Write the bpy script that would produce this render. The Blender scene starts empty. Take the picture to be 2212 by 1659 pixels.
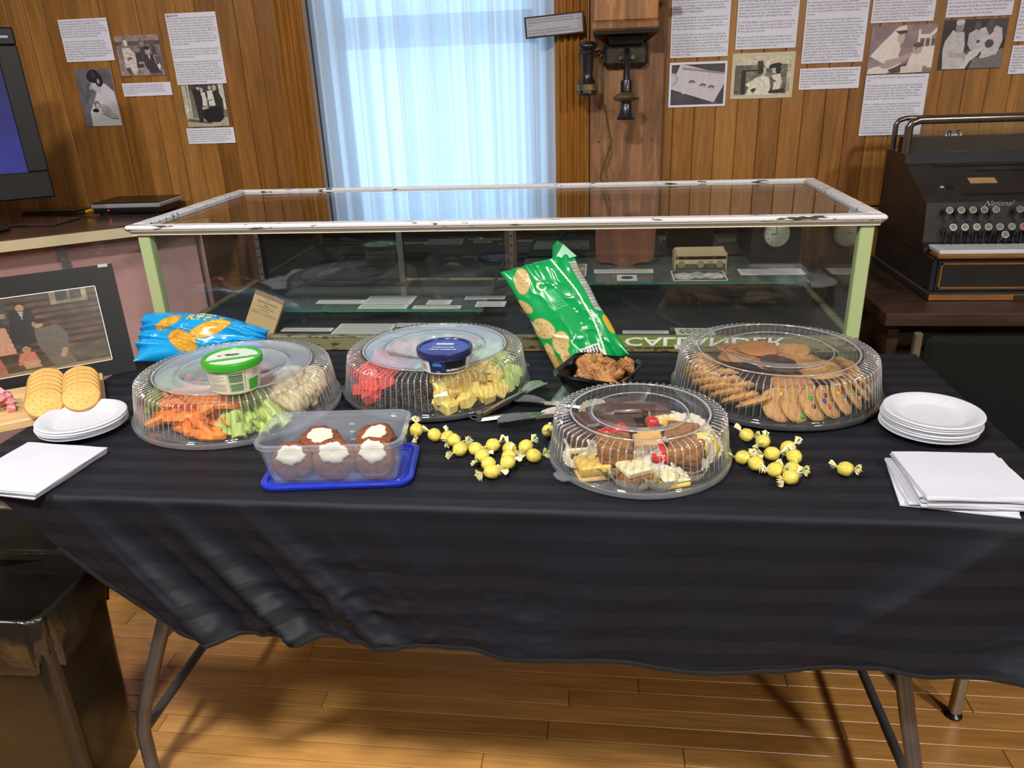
import bpy, math, random
import numpy as np
from mathutils import Matrix, Vector, Euler
random.seed(7)
PI = math.pi
SC = bpy.context.scene
COL = SC.collection

# ---------------------------------------------------------------- camera
CR = np.array([[0.9930, 0.0102, -0.1171], [0.1116, -0.3773, 0.9194], [-0.0348, -0.9260, -0.3758]])
_u, _s, _v = np.linalg.svd(CR); CR = _u @ _v
F = 1640.0
CAM = np.array([0.0, 0.0, 1.354])
cam = bpy.data.cameras.new('camera')
cam.sensor_width = 36.0; cam.sensor_fit = 'HORIZONTAL'; cam.lens = F / 2212 * 36.0
cam.clip_start = .05; cam.clip_end = 60
camo = bpy.data.objects.new('camera', cam); COL.objects.link(camo)
cx, cy, cz = CR[:, 0], -CR[:, 1], -CR[:, 2]
camo.matrix_world = Matrix(((cx[0], cy[0], cz[0], CAM[0]), (cx[1], cy[1], cz[1], CAM[1]), (cx[2], cy[2], cz[2], CAM[2]), (0, 0, 0, 1)))
SC.camera = camo
SC.view_settings.view_transform = 'Standard'
SC.view_settings.look = 'None'
SC.view_settings.gamma = 1.0
SC.view_settings.use_curve_mapping = False
SC.view_settings.exposure = 0.0
SC.cycles.max_bounces = 10
SC.cycles.diffuse_bounces = 3
SC.cycles.glossy_bounces = 4
SC.cycles.transmission_bounces = 8
SC.cycles.transparent_max_bounces = 28
SC.cycles.caustics_reflective = False
SC.cycles.caustics_refractive = False
SC.cycles.sample_clamp_indirect = 6.0
SC.cycles.blur_glossy = 0.3

# world: overcast daylight that comes in through the window
W = bpy.data.worlds.new('daylight'); SC.world = W; W.use_nodes = True
bg = W.node_tree.nodes['Background']
bg.inputs[0].default_value = (0.50, 0.73, 1.0, 1)
bg.inputs[1].default_value = 2.7

# ceiling lamps of the room (their fixtures are built with the room)
LAMPS = [(-2.05, 0.05, 46), (-.55, -.05, 68), (1.9, -0.25, 56), (1.75, -2.2, 95)]
for _x, _y, _e in LAMPS:
    ld = bpy.data.lights.new('ceiling_lamp_light', 'AREA')
    ld.shape = 'DISK'; ld.size = .30; ld.energy = _e; ld.color = (1.0, .965, .915)
    lo = bpy.data.objects.new('ceiling_lamp_light', ld); COL.objects.link(lo)
    lo.location = (_x, _y, 2.70)
# daylight portal in the window opening
pd = bpy.data.lights.new('window_portal', 'AREA'); pd.shape = 'RECTANGLE'; pd.size = .75; pd.size_y = 1.4
pd.cycles.is_portal = True
po = bpy.data.objects.new('window_portal', pd); COL.objects.link(po)
po.location = (-.53, 2.66, 1.62); po.rotation_euler = (PI / 2, 0, PI)

# ---------------------------------------------------------------- helpers
def _ray(x, y):
    v = np.array([x - 1106.0, y - 829.5, F]); return CR @ (v / np.linalg.norm(v))
def atz(x, y, z):
    r = _ray(x, y); return CAM + r * (z - CAM[2]) / r[2]
def aty(x, y, Y):
    r = _ray(x, y); return CAM + r * Y / r[1]

def lin(c):
    return tuple((v / 12.92 if v <= .04045 else ((v + .055) / 1.055) ** 2.4) for v in c)
def rgb(r, g, b):
    return lin((r / 255., g / 255., b / 255.))

def tag(o, label=None, cat=None, group=None, kind=None):
    if label: o['label'] = label
    if cat: o['category'] = cat
    if group: o['group'] = group
    if kind: o['kind'] = kind
    return o

def link_mesh(name, me, mat=None, parent=None, loc=None, rot=None):
    if mat is not None and not me.materials:
        me.materials.append(mat)
    o = bpy.data.objects.new(name, me); COL.objects.link(o)
    if parent is not None: o.parent = parent
    if loc is not None: o.location = loc
    if rot is not None: o.rotation_euler = rot
    return o

def thing(name, label, cat, loc=(0, 0, 0), rot=(0, 0, 0), group=None):
    o = bpy.data.objects.new(name, None); COL.objects.link(o)
    o.empty_display_size = .05
    o.location = loc; o.rotation_euler = rot
    return tag(o, label, cat, group)

def copy_tree(o, parent=None):
    c = o.copy(); COL.objects.link(c)
    if parent is not None: c.parent = parent
    for ch in list(o.children):
        copy_tree(ch, c)
    return c

class B:
    """collects shapes into one mesh"""
    def __init__(s):
        s.v = []; s.f = []; s.m = []
    def add(s, vs, fs, mi=0, T=None):
        n = len(s.v)
        if T is not None:
            vs = [tuple(T @ Vector(p)) for p in vs]
        s.v += [tuple(p) for p in vs]
        s.f += [tuple(i + n for i in f) for f in fs]
        s.m += [mi] * len(fs)
        return s
    def box(s, x0, x1, y0, y1, z0, z1, mi=0, T=None, ch=0.0):
        if ch <= 0:
            vs = [(x0, y0, z0), (x1, y0, z0), (x1, y1, z0), (x0, y1, z0), (x0, y0, z1), (x1, y0, z1), (x1, y1, z1), (x0, y1, z1)]
            fs = [(0, 3, 2, 1), (4, 5, 6, 7), (0, 1, 5, 4), (1, 2, 6, 5), (2, 3, 7, 6), (3, 0, 4, 7)]
            return s.add(vs, fs, mi, T)
        c = min(ch, (x1 - x0) / 2.01, (y1 - y0) / 2.01, (z1 - z0) / 2.01)
        vs = []
        for z, e in ((z0, c), (z0 + c, 0), (z1 - c, 0), (z1, c)):
            if e:
                ring = [(x0 + c, y0 + c), (x1 - c, y0 + c), (x1 - c, y0 + c), (x1 - c, y1 - c), (x1 - c, y1 - c), (x0 + c, y1 - c), (x0 + c, y1 - c), (x0 + c, y0 + c)]
                ring = [(x0 + c, y0 + c), (x1 - c, y0 + c), (x1 - c, y1 - c), (x0 + c, y1 - c)]
                vs.append([(p[0], p[1], z) for p in ring])
            else:
                ring = [(x0, y0 + c), (x0 + c, y0), (x1 - c, y0), (x1, y0 + c), (x1, y1 - c), (x1 - c, y1), (x0 + c, y1), (x0, y1 - c)]
                vs.append([(p[0], p[1], z) for p in ring])
        flat = vs[0] + vs[1] + vs[2] + vs[3]
        fs = [(3, 2, 1, 0), (20, 21, 22, 23)]
        for i in range(8):
            fs.append((4 + i, 4 + (i + 1) % 8, 12 + (i + 1) % 8, 12 + i))
        lo = [0, 1, 2, 3]
        for b, base, flip in ((0, 4, False), (20, 12, True)):
            q = [((b + 0, b + 1), (base + 1, base + 2)), ((b + 1, b + 2), (base + 3, base + 4)), ((b + 2, b + 3), (base + 5, base + 6)), ((b + 3, b + 0), (base + 7, base + 0))]
            for (a0, a1), (c0, c1) in q:
                f = (a0, a1, c1, c0); fs.append(f if not flip else f[::-1])
            for k, (c0, c1) in enumerate([(base + 0, base + 1), (base + 2, base + 3), (base + 4, base + 5), (base + 6, base + 7)]):
                f = (b + k, c1, c0); fs.append(f if not flip else f[::-1])
        return s.add(flat, fs, mi, T)
    def lathe(s, prof, n=32, mi=0, T=None, mod=None, close=False):
        vs = []; fs = []
        for i in range(n):
            a = 2 * PI * i / n
            for j, (r, z) in enumerate(prof):
                rr, zz = (r, z) if mod is None else mod(j, a, r, z)
                vs.append((rr * math.cos(a), rr * math.sin(a), zz))
        k = len(prof)
        for i in range(n):
            i2 = (i + 1) % n
            for j in range(k - 1):
                fs.append((i * k + j, i2 * k + j, i2 * k + j + 1, i * k + j + 1))
            if close:
                fs.append((i * k + k - 1, i2 * k + k - 1, i2 * k, i * k))
        return s.add(vs, fs, mi, T)
    def cyl(s, r0, r1, z0, z1, n=20, mi=0, T=None, cap=True):
        vs = []; fs = []
        for z, r in ((z0, r0), (z1, r1)):
            for i in range(n):
                a = 2 * PI * i / n; vs.append((r * math.cos(a), r * math.sin(a), z))
        for i in range(n):
            fs.append((i, (i + 1) % n, n + (i + 1) % n, n + i))
        if cap:
            fs.append(tuple(range(n))[::-1]); fs.append(tuple(range(n, 2 * n)))
        return s.add(vs, fs, mi, T)
    def tube(s, pts, r, n=10, mi=0, cap=True, squash=1.0):
        pts = [Vector(p) for p in pts]; vs = []; fs = []
        up = None
        for i, p in enumerate(pts):
            d = (pts[min(i + 1, len(pts) - 1)] - pts[max(i - 1, 0)]).normalized()
            if up is None:
                up = Vector((0, 0, 1)) if abs(d.z) < .9 else Vector((1, 0, 0))
            sx = d.cross(up)
            if sx.length < 1e-6: sx = d.orthogonal()
            sx.normalize(); up = sx.cross(d).normalized()
            rr = r[i] if isinstance(r, (list, tuple)) else r
            for k in range(n):
                a = 2 * PI * k / n
                vs.append(tuple(p + sx * (rr * math.cos(a)) + up * (rr * squash * math.sin(a))))
        for i in range(len(pts) - 1):
            for k in range(n):
                k2 = (k + 1) % n
                fs.append((i * n + k, i * n + k2, (i + 1) * n + k2, (i + 1) * n + k))
        if cap:
            fs.append(tuple(range(n))[::-1]); m = (len(pts) - 1) * n; fs.append(tuple(range(m, m + n)))
        return s.add(vs, fs, mi)
    def prism(s, poly, z0, z1, mi=0, T=None):
        n = len(poly)
        vs = [(p[0], p[1], z0) for p in poly] + [(p[0], p[1], z1) for p in poly]
        fs = [tuple(range(n))[::-1], tuple(range(n, 2 * n))] + [(i, (i + 1) % n, n + (i + 1) % n, n + i) for i in range(n)]
        return s.add(vs, fs, mi, T)
    def ball(s, r, n=12, m=8, mi=0, T=None, sq=(1, 1, 1), mod=None):
        vs = [(0, 0, -r * sq[2])]; fs = []
        for j in range(1, m):
            t = -PI / 2 + PI * j / m
            for i in range(n):
                a = 2 * PI * i / n; p = (math.cos(t) * math.cos(a), math.cos(t) * math.sin(a), math.sin(t))
                q = r if mod is None else r * mod(p)
                vs.append((p[0] * q * sq[0], p[1] * q * sq[1], p[2] * q * sq[2]))
        vs.append((0, 0, r * sq[2]))
        for i in range(n): fs.append((0, 1 + (i + 1) % n, 1 + i))
        for j in range(m - 2):
            for i in range(n):
                a = 1 + j * n + i; b = 1 + j * n + (i + 1) % n; fs.append((a, b, b + n, a + n))
        k = len(vs) - 1; o = 1 + (m - 2) * n
        for i in range(n): fs.append((o + i, o + (i + 1) % n, k))
        return s.add(vs, fs, mi, T)
    def mesh(s, name, mats=None, smooth=None):
        me = bpy.data.meshes.new(name); me.from_pydata(s.v, [], s.f)
        if mats:
            for m in (mats if isinstance(mats, (list, tuple)) else [mats]): me.materials.append(m)
        if any(s.m): me.polygons.foreach_set('material_index', s.m)
        me.update()
        if smooth is not None:
            me.polygons.foreach_set('use_smooth', [True] * len(me.polygons))
            if smooth < 3: me.set_sharp_from_angle(angle=smooth)
        return me
    def build(s, name, mats, parent=None, smooth=None, loc=None, rot=None):
        return link_mesh(name, s.mesh(name, mats, smooth), None, parent, loc, rot)

def TR(loc=(0, 0, 0), rot=(0, 0, 0), sc=(1, 1, 1)):
    return Matrix.LocRotScale(Vector(loc), Euler(rot), Vector(sc))

def hashn(*a):
    v = math.sin(sum(x * k for x, k in zip(a, (12.9898, 78.233, 37.719, 94.673)))) * 43758.5453
    return v - math.floor(v)
def vnoise(x, y, seed=0.0):
    """smooth value noise on arrays or floats, about -1..1"""
    x = np.asarray(x, float); y = np.asarray(y, float)
    xi = np.floor(x); yi = np.floor(y); xf = x - xi; yf = y - yi
    def h(a, b):
        v = np.sin(a * 127.1 + b * 311.7 + seed * 74.7) * 43758.5453
        return v - np.floor(v)
    sx = xf * xf * (3 - 2 * xf); sy = yf * yf * (3 - 2 * yf)
    return 2 * ((h(xi, yi) * (1 - sx) + h(xi + 1, yi) * sx) * (1 - sy) + (h(xi, yi + 1) * (1 - sx) + h(xi + 1, yi + 1) * sx) * sy) - 1

# ---- procedural materials
def newmat(name):
    m = bpy.data.materials.new(name); m.use_nodes = True
    nt = m.node_tree; b = nt.nodes['Principled BSDF']
    return m, nt, b
def N(nt, typ, **kw):
    n = nt.nodes.new(typ)
    for k, v in kw.items():
        if k.startswith('i_'):
            n.inputs[int(k[2:]) if k[2:].isdigit() else k[2:].replace('_', ' ')].default_value = v
        else: setattr(n, k, v)
    return n
def MT(name, col, rough=.5, metal=0.0, spec=.5, var=None, bump=None, coat=0.0, sss=0.0, trans=0.0, sheen=0.0, randv=0.0, emit=0.0, alpha=1.0, sc3=(1, 1, 1)):
    """plain surface: colour with noise mottling var=(scale, colour2, contrast), bump=(scale, strength)"""
    m, nt, b = newmat(name)
    c4 = tuple(col) + (1,)
    b.inputs['Base Color'].default_value = c4
    b.inputs['Roughness'].default_value = rough; b.inputs['Metallic'].default_value = metal
    b.inputs['Specular IOR Level'].default_value = spec; b.inputs['Coat Weight'].default_value = coat
    b.inputs['Coat Roughness'].default_value = .08
    if trans: b.inputs['Transmission Weight'].default_value = trans
    if sss:
        b.inputs['Subsurface Weight'].default_value = sss; b.inputs['Subsurface Radius'].default_value = (.01, .006, .004); b.inputs['Subsurface Scale'].default_value = .5
    if sheen: b.inputs['Sheen Weight'].default_value = sheen
    if emit:
        b.inputs['Emission Color'].default_value = c4; b.inputs['Emission Strength'].default_value = emit
    if var or bump:
        tc = N(nt, 'ShaderNodeTexCoord'); mp = N(nt, 'ShaderNodeMapping'); mp.inputs['Scale'].default_value = sc3
        nt.links.new(tc.outputs['Object'], mp.inputs['Vector'])
    out = None
    if var:
        no = N(nt, 'ShaderNodeTexNoise'); no.inputs['Scale'].default_value = var[0]; no.inputs['Detail'].default_value = 5
        nt.links.new(mp.outputs[0], no.inputs['Vector'])
        cr = N(nt, 'ShaderNodeValToRGB'); w = var[2] if len(var) > 2 else .25
        cr.color_ramp.elements[0].position = .5 - w; cr.color_ramp.elements[1].position = .5 + w
        cr.color_ramp.elements[0].color = c4; cr.color_ramp.elements[1].color = tuple(var[1]) + (1,)
        nt.links.new(no.outputs['Fac'], cr.inputs['Fac']); out = cr.outputs['Color']
    if randv:
        oi = N(nt, 'ShaderNodeObjectInfo'); mr = N(nt, 'ShaderNodeMapRange'); mr.inputs['To Min'].default_value = 1 - randv; mr.inputs['To Max'].default_value = 1 + randv
        nt.links.new(oi.outputs['Random'], mr.inputs['Value'])
        hs = N(nt, 'ShaderNodeHueSaturation'); hs.inputs['Color'].default_value = c4
        if out: nt.links.new(out, hs.inputs['Color'])
        nt.links.new(mr.outputs[0], hs.inputs['Value']); out = hs.outputs['Color']
    if out: nt.links.new(out, b.inputs['Base Color'])
    if bump:
        n2 = N(nt, 'ShaderNodeTexNoise'); n2.inputs['Scale'].default_value = bump[0]; n2.inputs['Detail'].default_value = 6
        nt.links.new(mp.outputs[0], n2.inputs['Vector'])
        bp = N(nt, 'ShaderNodeBump'); bp.inputs['Strength'].default_value = bump[1]; bp.inputs['Distance'].default_value = bump[2] if len(bump) > 2 else .004
        nt.links.new(n2.outputs['Fac'], bp.inputs['Height']); nt.links.new(bp.outputs[0], b.inputs['Normal'])
    return m

def WOOD(name, cols, rough=.4, axis='Z', scale=30.0, stretch=14.0, coat=.2, rand=True, dark=.55, knots=False):
    """plank wood: tone picked per object, grain stretched along an axis"""
    m, nt, b = newmat(name)
    tc = N(nt, 'ShaderNodeTexCoord'); oi = N(nt, 'ShaderNodeObjectInfo')
    ad = N(nt, 'ShaderNodeVectorMath', operation='ADD'); ml = N(nt, 'ShaderNodeVectorMath', operation='SCALE'); ml.inputs['Scale'].default_value = 37.0
    cb = N(nt, 'ShaderNodeCombineXYZ')
    for i in range(3): nt.links.new(oi.outputs['Random'], cb.inputs[i])
    nt.links.new(cb.outputs[0], ml.inputs[0])
    nt.links.new(tc.outputs['Object'], ad.inputs[0])
    if rand: nt.links.new(ml.outputs[0], ad.inputs[1])
    mp = N(nt, 'ShaderNodeMapping'); s = [1, 1, 1]; s['XYZ'.index(axis)] = 1.0 / stretch; mp.inputs['Scale'].default_value = s
    nt.links.new(ad.outputs[0], mp.inputs['Vector'])
    no = N(nt, 'ShaderNodeTexNoise'); no.inputs['Scale'].default_value = scale; no.inputs['Detail'].default_value = 4; no.inputs['Distortion'].default_value = 1.2
    nt.links.new(mp.outputs[0], no.inputs['Vector'])
    fi = N(nt, 'ShaderNodeTexNoise'); fi.inputs['Scale'].default_value = scale * 7; fi.inputs['Detail'].default_value = 3
    nt.links.new(mp.outputs[0], fi.inputs['Vector'])
    cr = N(nt, 'ShaderNodeValToRGB'); cr.color_ramp.interpolation = 'CONSTANT' if False else 'LINEAR'
    els = cr.color_ramp.elements
    while len(els) < len(cols): els.new(.5)
    for i, c in enumerate(cols):
        els[i].position = i / max(1, len(cols) - 1); els[i].color = tuple(c) + (1,)
    if rand: nt.links.new(oi.outputs['Random'], cr.inputs['Fac'])
    else: nt.links.new(no.outputs['Fac'], cr.inputs['Fac'])
    # grain darkening
    g = N(nt, 'ShaderNodeMapRange'); g.inputs['From Min'].default_value = .38; g.inputs['From Max'].default_value = .68; g.inputs['To Min'].default_value = 1.12; g.inputs['To Max'].default_value = dark
    nt.links.new(no.outputs['Fac'], g.inputs['Value'])
    g2 = N(nt, 'ShaderNodeMapRange'); g2.inputs['From Min'].default_value = .4; g2.inputs['From Max'].default_value = .75; g2.inputs['To Min'].default_value = 1.05; g2.inputs['To Max'].default_value = .78
    nt.links.new(fi.outputs['Fac'], g2.inputs['Value'])
    mu = N(nt, 'ShaderNodeMath', operation='MULTIPLY'); nt.links.new(g.outputs[0], mu.inputs[0]); nt.links.new(g2.outputs[0], mu.inputs[1])
    mx = N(nt, 'ShaderNodeVectorMath', operation='SCALE'); nt.links.new(cr.outputs['Color'], mx.inputs[0]); nt.links.new(mu.outputs[0], mx.inputs['Scale'])
    nt.links.new(mx.outputs[0], b.inputs['Base Color'])
    b.inputs['Roughness'].default_value = rough; b.inputs['Coat Weight'].default_value = coat; b.inputs['Coat Roughness'].default_value = .25
    bp = N(nt, 'ShaderNodeBump'); bp.inputs['Strength'].default_value = .15; bp.inputs['Distance'].default_value = .002
    nt.links.new(fi.outputs['Fac'], bp.inputs['Height']); nt.links.new(bp.outputs[0], b.inputs['Normal'])
    return m

def CLEAR(name, tint=(1, 1, 1), milk=0.02, ior=1.5, gain=1.0, rough=.03, milkcol=(.9, .95, 1.0), floor_=0.0):
    """thin clear sheet: see-through with Fresnel reflection and a trace of haze"""
    m, nt, b = newmat(name); nt.nodes.remove(b)
    out = nt.nodes['Material Output']
    tr = N(nt, 'ShaderNodeBsdfTransparent'); tr.inputs[0].default_value = tuple(tint) + (1,)
    gl = N(nt, 'ShaderNodeBsdfGlossy'); gl.inputs['Roughness'].default_value = rough; gl.inputs[0].default_value = (1, 1, 1, 1)
    di = N(nt, 'ShaderNodeBsdfDiffuse'); di.inputs[0].default_value = tuple(milkcol) + (1,)
    ge = N(nt, 'ShaderNodeNewGeometry'); dt = N(nt, 'ShaderNodeVectorMath', operation='DOT_PRODUCT')
    nt.links.new(ge.outputs['Normal'], dt.inputs[0]); nt.links.new(ge.outputs['Incoming'], dt.inputs[1])
    ab = N(nt, 'ShaderNodeMath', operation='ABSOLUTE'); nt.links.new(dt.outputs['Value'], ab.inputs[0])
    om = N(nt, 'ShaderNodeMath', operation='SUBTRACT'); om.inputs[0].default_value = 1.0; om.use_clamp = True; nt.links.new(ab.outputs[0], om.inputs[1])
    pw5 = N(nt, 'ShaderNodeMath', operation='POWER'); pw5.inputs[1].default_value = 5.0; nt.links.new(om.outputs[0], pw5.inputs[0])
    f0 = ((ior - 1) / (ior + 1)) ** 2
    fr = N(nt, 'ShaderNodeMath', operation='MULTIPLY_ADD'); fr.inputs[1].default_value = 1 - f0; fr.inputs[2].default_value = f0; nt.links.new(pw5.outputs[0], fr.inputs[0])
    mu = N(nt, 'ShaderNodeMath', operation='MULTIPLY_ADD'); mu.inputs[1].default_value = gain; mu.inputs[2].default_value = floor_; mu.use_clamp = True
    nt.links.new(fr.outputs[0], mu.inputs[0])
    m1 = N(nt, 'ShaderNodeMixShader'); m1.inputs[0].default_value = milk
    nt.links.new(tr.outputs[0], m1.inputs[1]); nt.links.new(di.outputs[0], m1.inputs[2])
    m2 = N(nt, 'ShaderNodeMixShader'); nt.links.new(mu.outputs[0], m2.inputs[0])
    nt.links.new(m1.outputs[0], m2.inputs[1]); nt.links.new(gl.outputs[0], m2.inputs[2])
    nt.links.new(m2.outputs[0], out.inputs['Surface'])
    return m

def PAINT(name, rough=.6, coat=0.0, spec=.5, metal=0.0):
    """print read from the mesh's colour attribute"""
    m, nt, b = newmat(name)
    a = N(nt, 'ShaderNodeAttribute'); a.attribute_name = 'Print'
    nt.links.new(a.outputs['Color'], b.inputs['Base Color'])
    b.inputs['Roughness'].default_value = rough; b.inputs['Coat Weight'].default_value = coat; b.inputs['Specular IOR Level'].default_value = spec
    b.inputs['Metallic'].default_value = metal
    return m

class Canvas:
    """flat print: shapes drawn into a vertex grid, u to the side, v downwards, both 0..1"""
    def __init__(s, nx, ny, bg):
        s.nx, s.ny = nx, ny
        s.u, s.v = np.meshgrid(np.linspace(0, 1, nx + 1), np.linspace(0, 1, ny + 1))
        s.c = np.zeros((ny + 1, nx + 1, 3)); s.c[:] = s._c(bg)
    def _c(s, c):
        if isinstance(c, (int, float)): c = (c, c, c)
        return np.array(c, float) / 255.0
    def mask(s, m, c, a=1.0):
        s.c[m] = s.c[m] * (1 - a) + s._c(c) * a; return s
    def rect(s, x0, y0, x1, y1, c, a=1.0):
        return s.mask((s.u >= x0) & (s.u <= x1) & (s.v >= y0) & (s.v <= y1), c, a)
    def ell(s, x, y, rx, ry, c, rot=0.0, a=1.0):
        du, dv = s.u - x, s.v - y; k = math.cos(rot); q = math.sin(rot)
        return s.mask(((du * k + dv * q) / rx) ** 2 + ((-du * q + dv * k) / ry) ** 2 <= 1, c, a)
    def poly(s, pts, c, a=1.0):
        ins = np.zeros(s.u.shape, bool); n = len(pts)
        for i in range(n):
            (xa, ya), (xb, yb) = pts[i], pts[(i + 1) % n]
            if ya == yb: continue
            cr = ((ya > s.v) != (yb > s.v)) & (s.u < (xb - xa) * (s.v - ya) / (yb - ya) + xa)
            ins ^= cr
        return s.mask(ins, c, a)
    def line(s, pts, w, c, a=1.0, asp=1.0):
        m = np.zeros(s.u.shape, bool)
        for (xa, ya), (xb, yb) in zip(pts[:-1], pts[1:]):
            dx, dy = xb - xa, (yb - ya) * asp; L = dx * dx + dy * dy + 1e-12
            t = np.clip(((s.u - xa) * dx + (s.v - ya) * asp * dy) / L, 0, 1)
            m |= ((s.u - xa - t * dx) ** 2 + ((s.v - ya) * asp - t * dy) ** 2) <= w * w
        return s.mask(m, c, a)
    def noise(s, amt, sx, sy, seed=1):
        n = vnoise(s.u * sx, s.v * sy, seed) * .6 + vnoise(s.u * sx * 2.3, s.v * sy * 2.3, seed + 5) * .4
        s.c = np.clip(s.c * (1 + amt * n[..., None]), 0, 1); return s
    def grad(s, y0, y1, k0, k1):
        t = np.clip((s.v - y0) / (y1 - y0), 0, 1); s.c = np.clip(s.c * (k0 + (k1 - k0) * t)[..., None], 0, 1); return s

def lin_arr(c):
    return np.where(c <= .04045, c / 12.92, ((c + .055) / 1.055) ** 2.4)
def grid_mesh(name, P, colors=None, wrap=False, smooth=True):
    ny, nx = P.shape[0], P.shape[1]
    idx = np.arange(ny * nx).reshape(ny, nx)
    if wrap:
        idx2 = np.concatenate([idx, idx[:, :1]], 1)
    else: idx2 = idx
    q = np.stack([idx2[:-1, :-1], idx2[1:, :-1], idx2[1:, 1:], idx2[:-1, 1:]], -1).reshape(-1, 4)
    me = bpy.data.meshes.new(name); me.from_pydata(P.reshape(-1, 3).tolist(), [], q.tolist())
    if colors is not None:
        at = me.attributes.new('Print', 'FLOAT_COLOR', 'POINT')
        c = np.ones((ny * nx, 4)); c[:, :3] = lin_arr(colors.reshape(-1, 3)); at.data.foreach_set('color', c.ravel())
    if smooth: me.polygons.foreach_set('use_smooth', [True] * len(me.polygons))
    me.update(); return me
def flat_print(name, cv, w, h, mat, parent=None, loc=(0, 0, 0), rot=(0, 0, 0)):
    """canvas as an upright sheet in local XZ, facing -Y, origin at its top-left corner"""
    P = np.zeros((cv.ny + 1, cv.nx + 1, 3)); P[..., 0] = cv.u * w; P[..., 2] = -cv.v * h
    return link_mesh(name, grid_mesh(name, P, cv.c, smooth=False), mat, parent, loc, rot)

_txt = {}
def text_geo(body, size=.01, space=1.0, bold=0.0, align='LEFT', shear=0.0, res=2, linedist=1.0):
    cu = bpy.data.curves.new('lettering', 'FONT'); cu.body = body; cu.size = size; cu.space_character = space
    cu.align_x = align; cu.resolution_u = res; cu.offset = bold; cu.shear = shear; cu.space_line = linedist
    o = bpy.data.objects.new('lettering', cu); COL.objects.link(o)
    dg = bpy.context.evaluated_depsgraph_get()
    me = bpy.data.meshes.new_from_object(o.evaluated_get(dg))
    vs = [tuple(v.co) for v in me.vertices]; fs = [tuple(p.vertices) for p in me.polygons]
    bpy.data.objects.remove(o); bpy.data.curves.remove(cu); bpy.data.meshes.remove(me)
    return vs, fs
def lettering(body, size, mat, parent, fn, name='lettering', **kw):
    """text mesh; fn maps flat text coordinates (x, y) to the parent's space"""
    vs, fs = text_geo(body, size, **kw)
    b = B(); b.add([fn(v[0], v[1]) for v in vs], fs)
    return b.build(name, mat, parent)
# ================================================================ the room
WY = 2.495                      # face of the back wall's planks
WX0, WX1, WZ0, WZ1 = -.912, -.150, .72, 2.45   # window opening
M_plaster = MT('brown_panel_wall', rgb(124, 100, 74), .7, var=(3, rgb(112, 88, 62)), bump=(60, .15))
M_ceil = MT('ceiling_paint', rgb(222, 218, 208), .9, var=(4, rgb(214, 208, 198)))
M_back = MT('dark_backing', rgb(60, 36, 16), .8, var=(10, rgb(48, 28, 12)))
PL = [rgb(160, 110, 50), rgb(140, 91, 39), rgb(170, 121, 60), rgb(148, 99, 44), rgb(130, 83, 35), rgb(164, 115, 56)]
M_plank = WOOD('varnished_plank', PL, .36, 'Z', 26, 13, .25, dark=.72)
M_floorb = WOOD('maple_floor_board', [rgb(184, 134, 72), rgb(172, 122, 62), rgb(194, 145, 82), rgb(178, 128, 68)], .33, 'X', 16, 14, .35, dark=.86)
M_floor = MT('darkened_far_floor', rgb(72, 52, 34), .6, var=(6, rgb(60, 44, 28)))  # colour darkened to keep the far floor's reflection in the case dim
M_trimw = WOOD('dark_honey_trim', [rgb(168, 114, 46), rgb(156, 104, 40)], .35, 'Z', 24, 16, .3, dark=.75)
M_white = MT('white_window_paint', rgb(225, 228, 230), .5, var=(20, rgb(212, 216, 220)))

def structure(b, name, mat, smooth=None, parent=None):
    o = b.build(name, mat, parent, smooth)
    if parent is None: o['kind'] = 'structure'
    return o
RX0, RX1, RY0, RZ = -3.3, 2.7, -3.6, 2.9
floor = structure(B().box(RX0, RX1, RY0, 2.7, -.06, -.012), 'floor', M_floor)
structure(B().box(RX0, RX1, RY0, 2.7, RZ, RZ + .05), 'ceiling', M_ceil)
structure(B().box(RX0 - .06, RX0, RY0, 2.7, -.06, RZ), 'wall_left', M_plaster)
structure(B().box(RX1, RX1 + .06, RY0, 2.7, -.06, RZ), 'wall_right', M_plaster)
structure(B().box(RX0, RX1, RY0 - .06, RY0, -.06, RZ), 'wall_front', M_plaster)
wb = B()
wb.box(RX0, WX0, WY + .012, 2.68, -.05, RZ); wb.box(WX1, RX1, WY + .012, 2.68, -.05, RZ)
wb.box(WX0, WX1, WY + .012, 2.68, -.05, WZ0); wb.box(WX0, WX1, WY + .012, 2.68, WZ1, RZ)
wall_back = structure(wb, 'wall_back', M_back)

# wall planks, each its own board
pw = .0635
pm = {}
def plank_mesh(h):
    k = round(h, 3)
    if k not in pm:
        pm[k] = B().box(-pw / 2 + .0004, pw / 2 - .0004, 0, .012, 0, h, ch=.0022).mesh('plank', M_plank)
    return pm[k]
def plank(x, z0, z1, i):
    o = link_mesh('plank', plank_mesh(z1 - z0), None, wall_back, (x, WY + (hashn(i, 3) - .5) * .0022, z0))
    o.rotation_euler = (0, 0, (hashn(i, 9) - .5) * .01)
i = 0; x = -1.012 - pw / 2
while x > -3.26:
    plank(x, 0, 2.88, i); i += 1; x -= pw
x = -.045 + pw / 2
while x < 2.66:
    plank(x, 0, 2.88, i); i += 1; x += pw
# floor boards, laid across the room, each its own piece
fw = .0495
lens = [0.74, 0.96, 1.18]
fm = [B().box(-L / 2 + .0006, L / 2 - .0006, -fw / 2 + .0007, fw / 2 - .0007, -.012, 0, ch=.0012).mesh('floor_board', M_floorb) for L in lens]
Y = .608; r = 0
while Y < 1.95:
    x = -1.75 - hashn(r, 1) * .7; k = 0
    while x < 1.5:
        j = int(hashn(r, k, 5) * 3); L = lens[j]
        o = link_mesh('floor_board', fm[j], None, floor, (x + L / 2, Y + fw / 2, (hashn(r, k, 2) - .5) * .0006))
        x += L; k += 1
    Y += fw; r += 1

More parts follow.
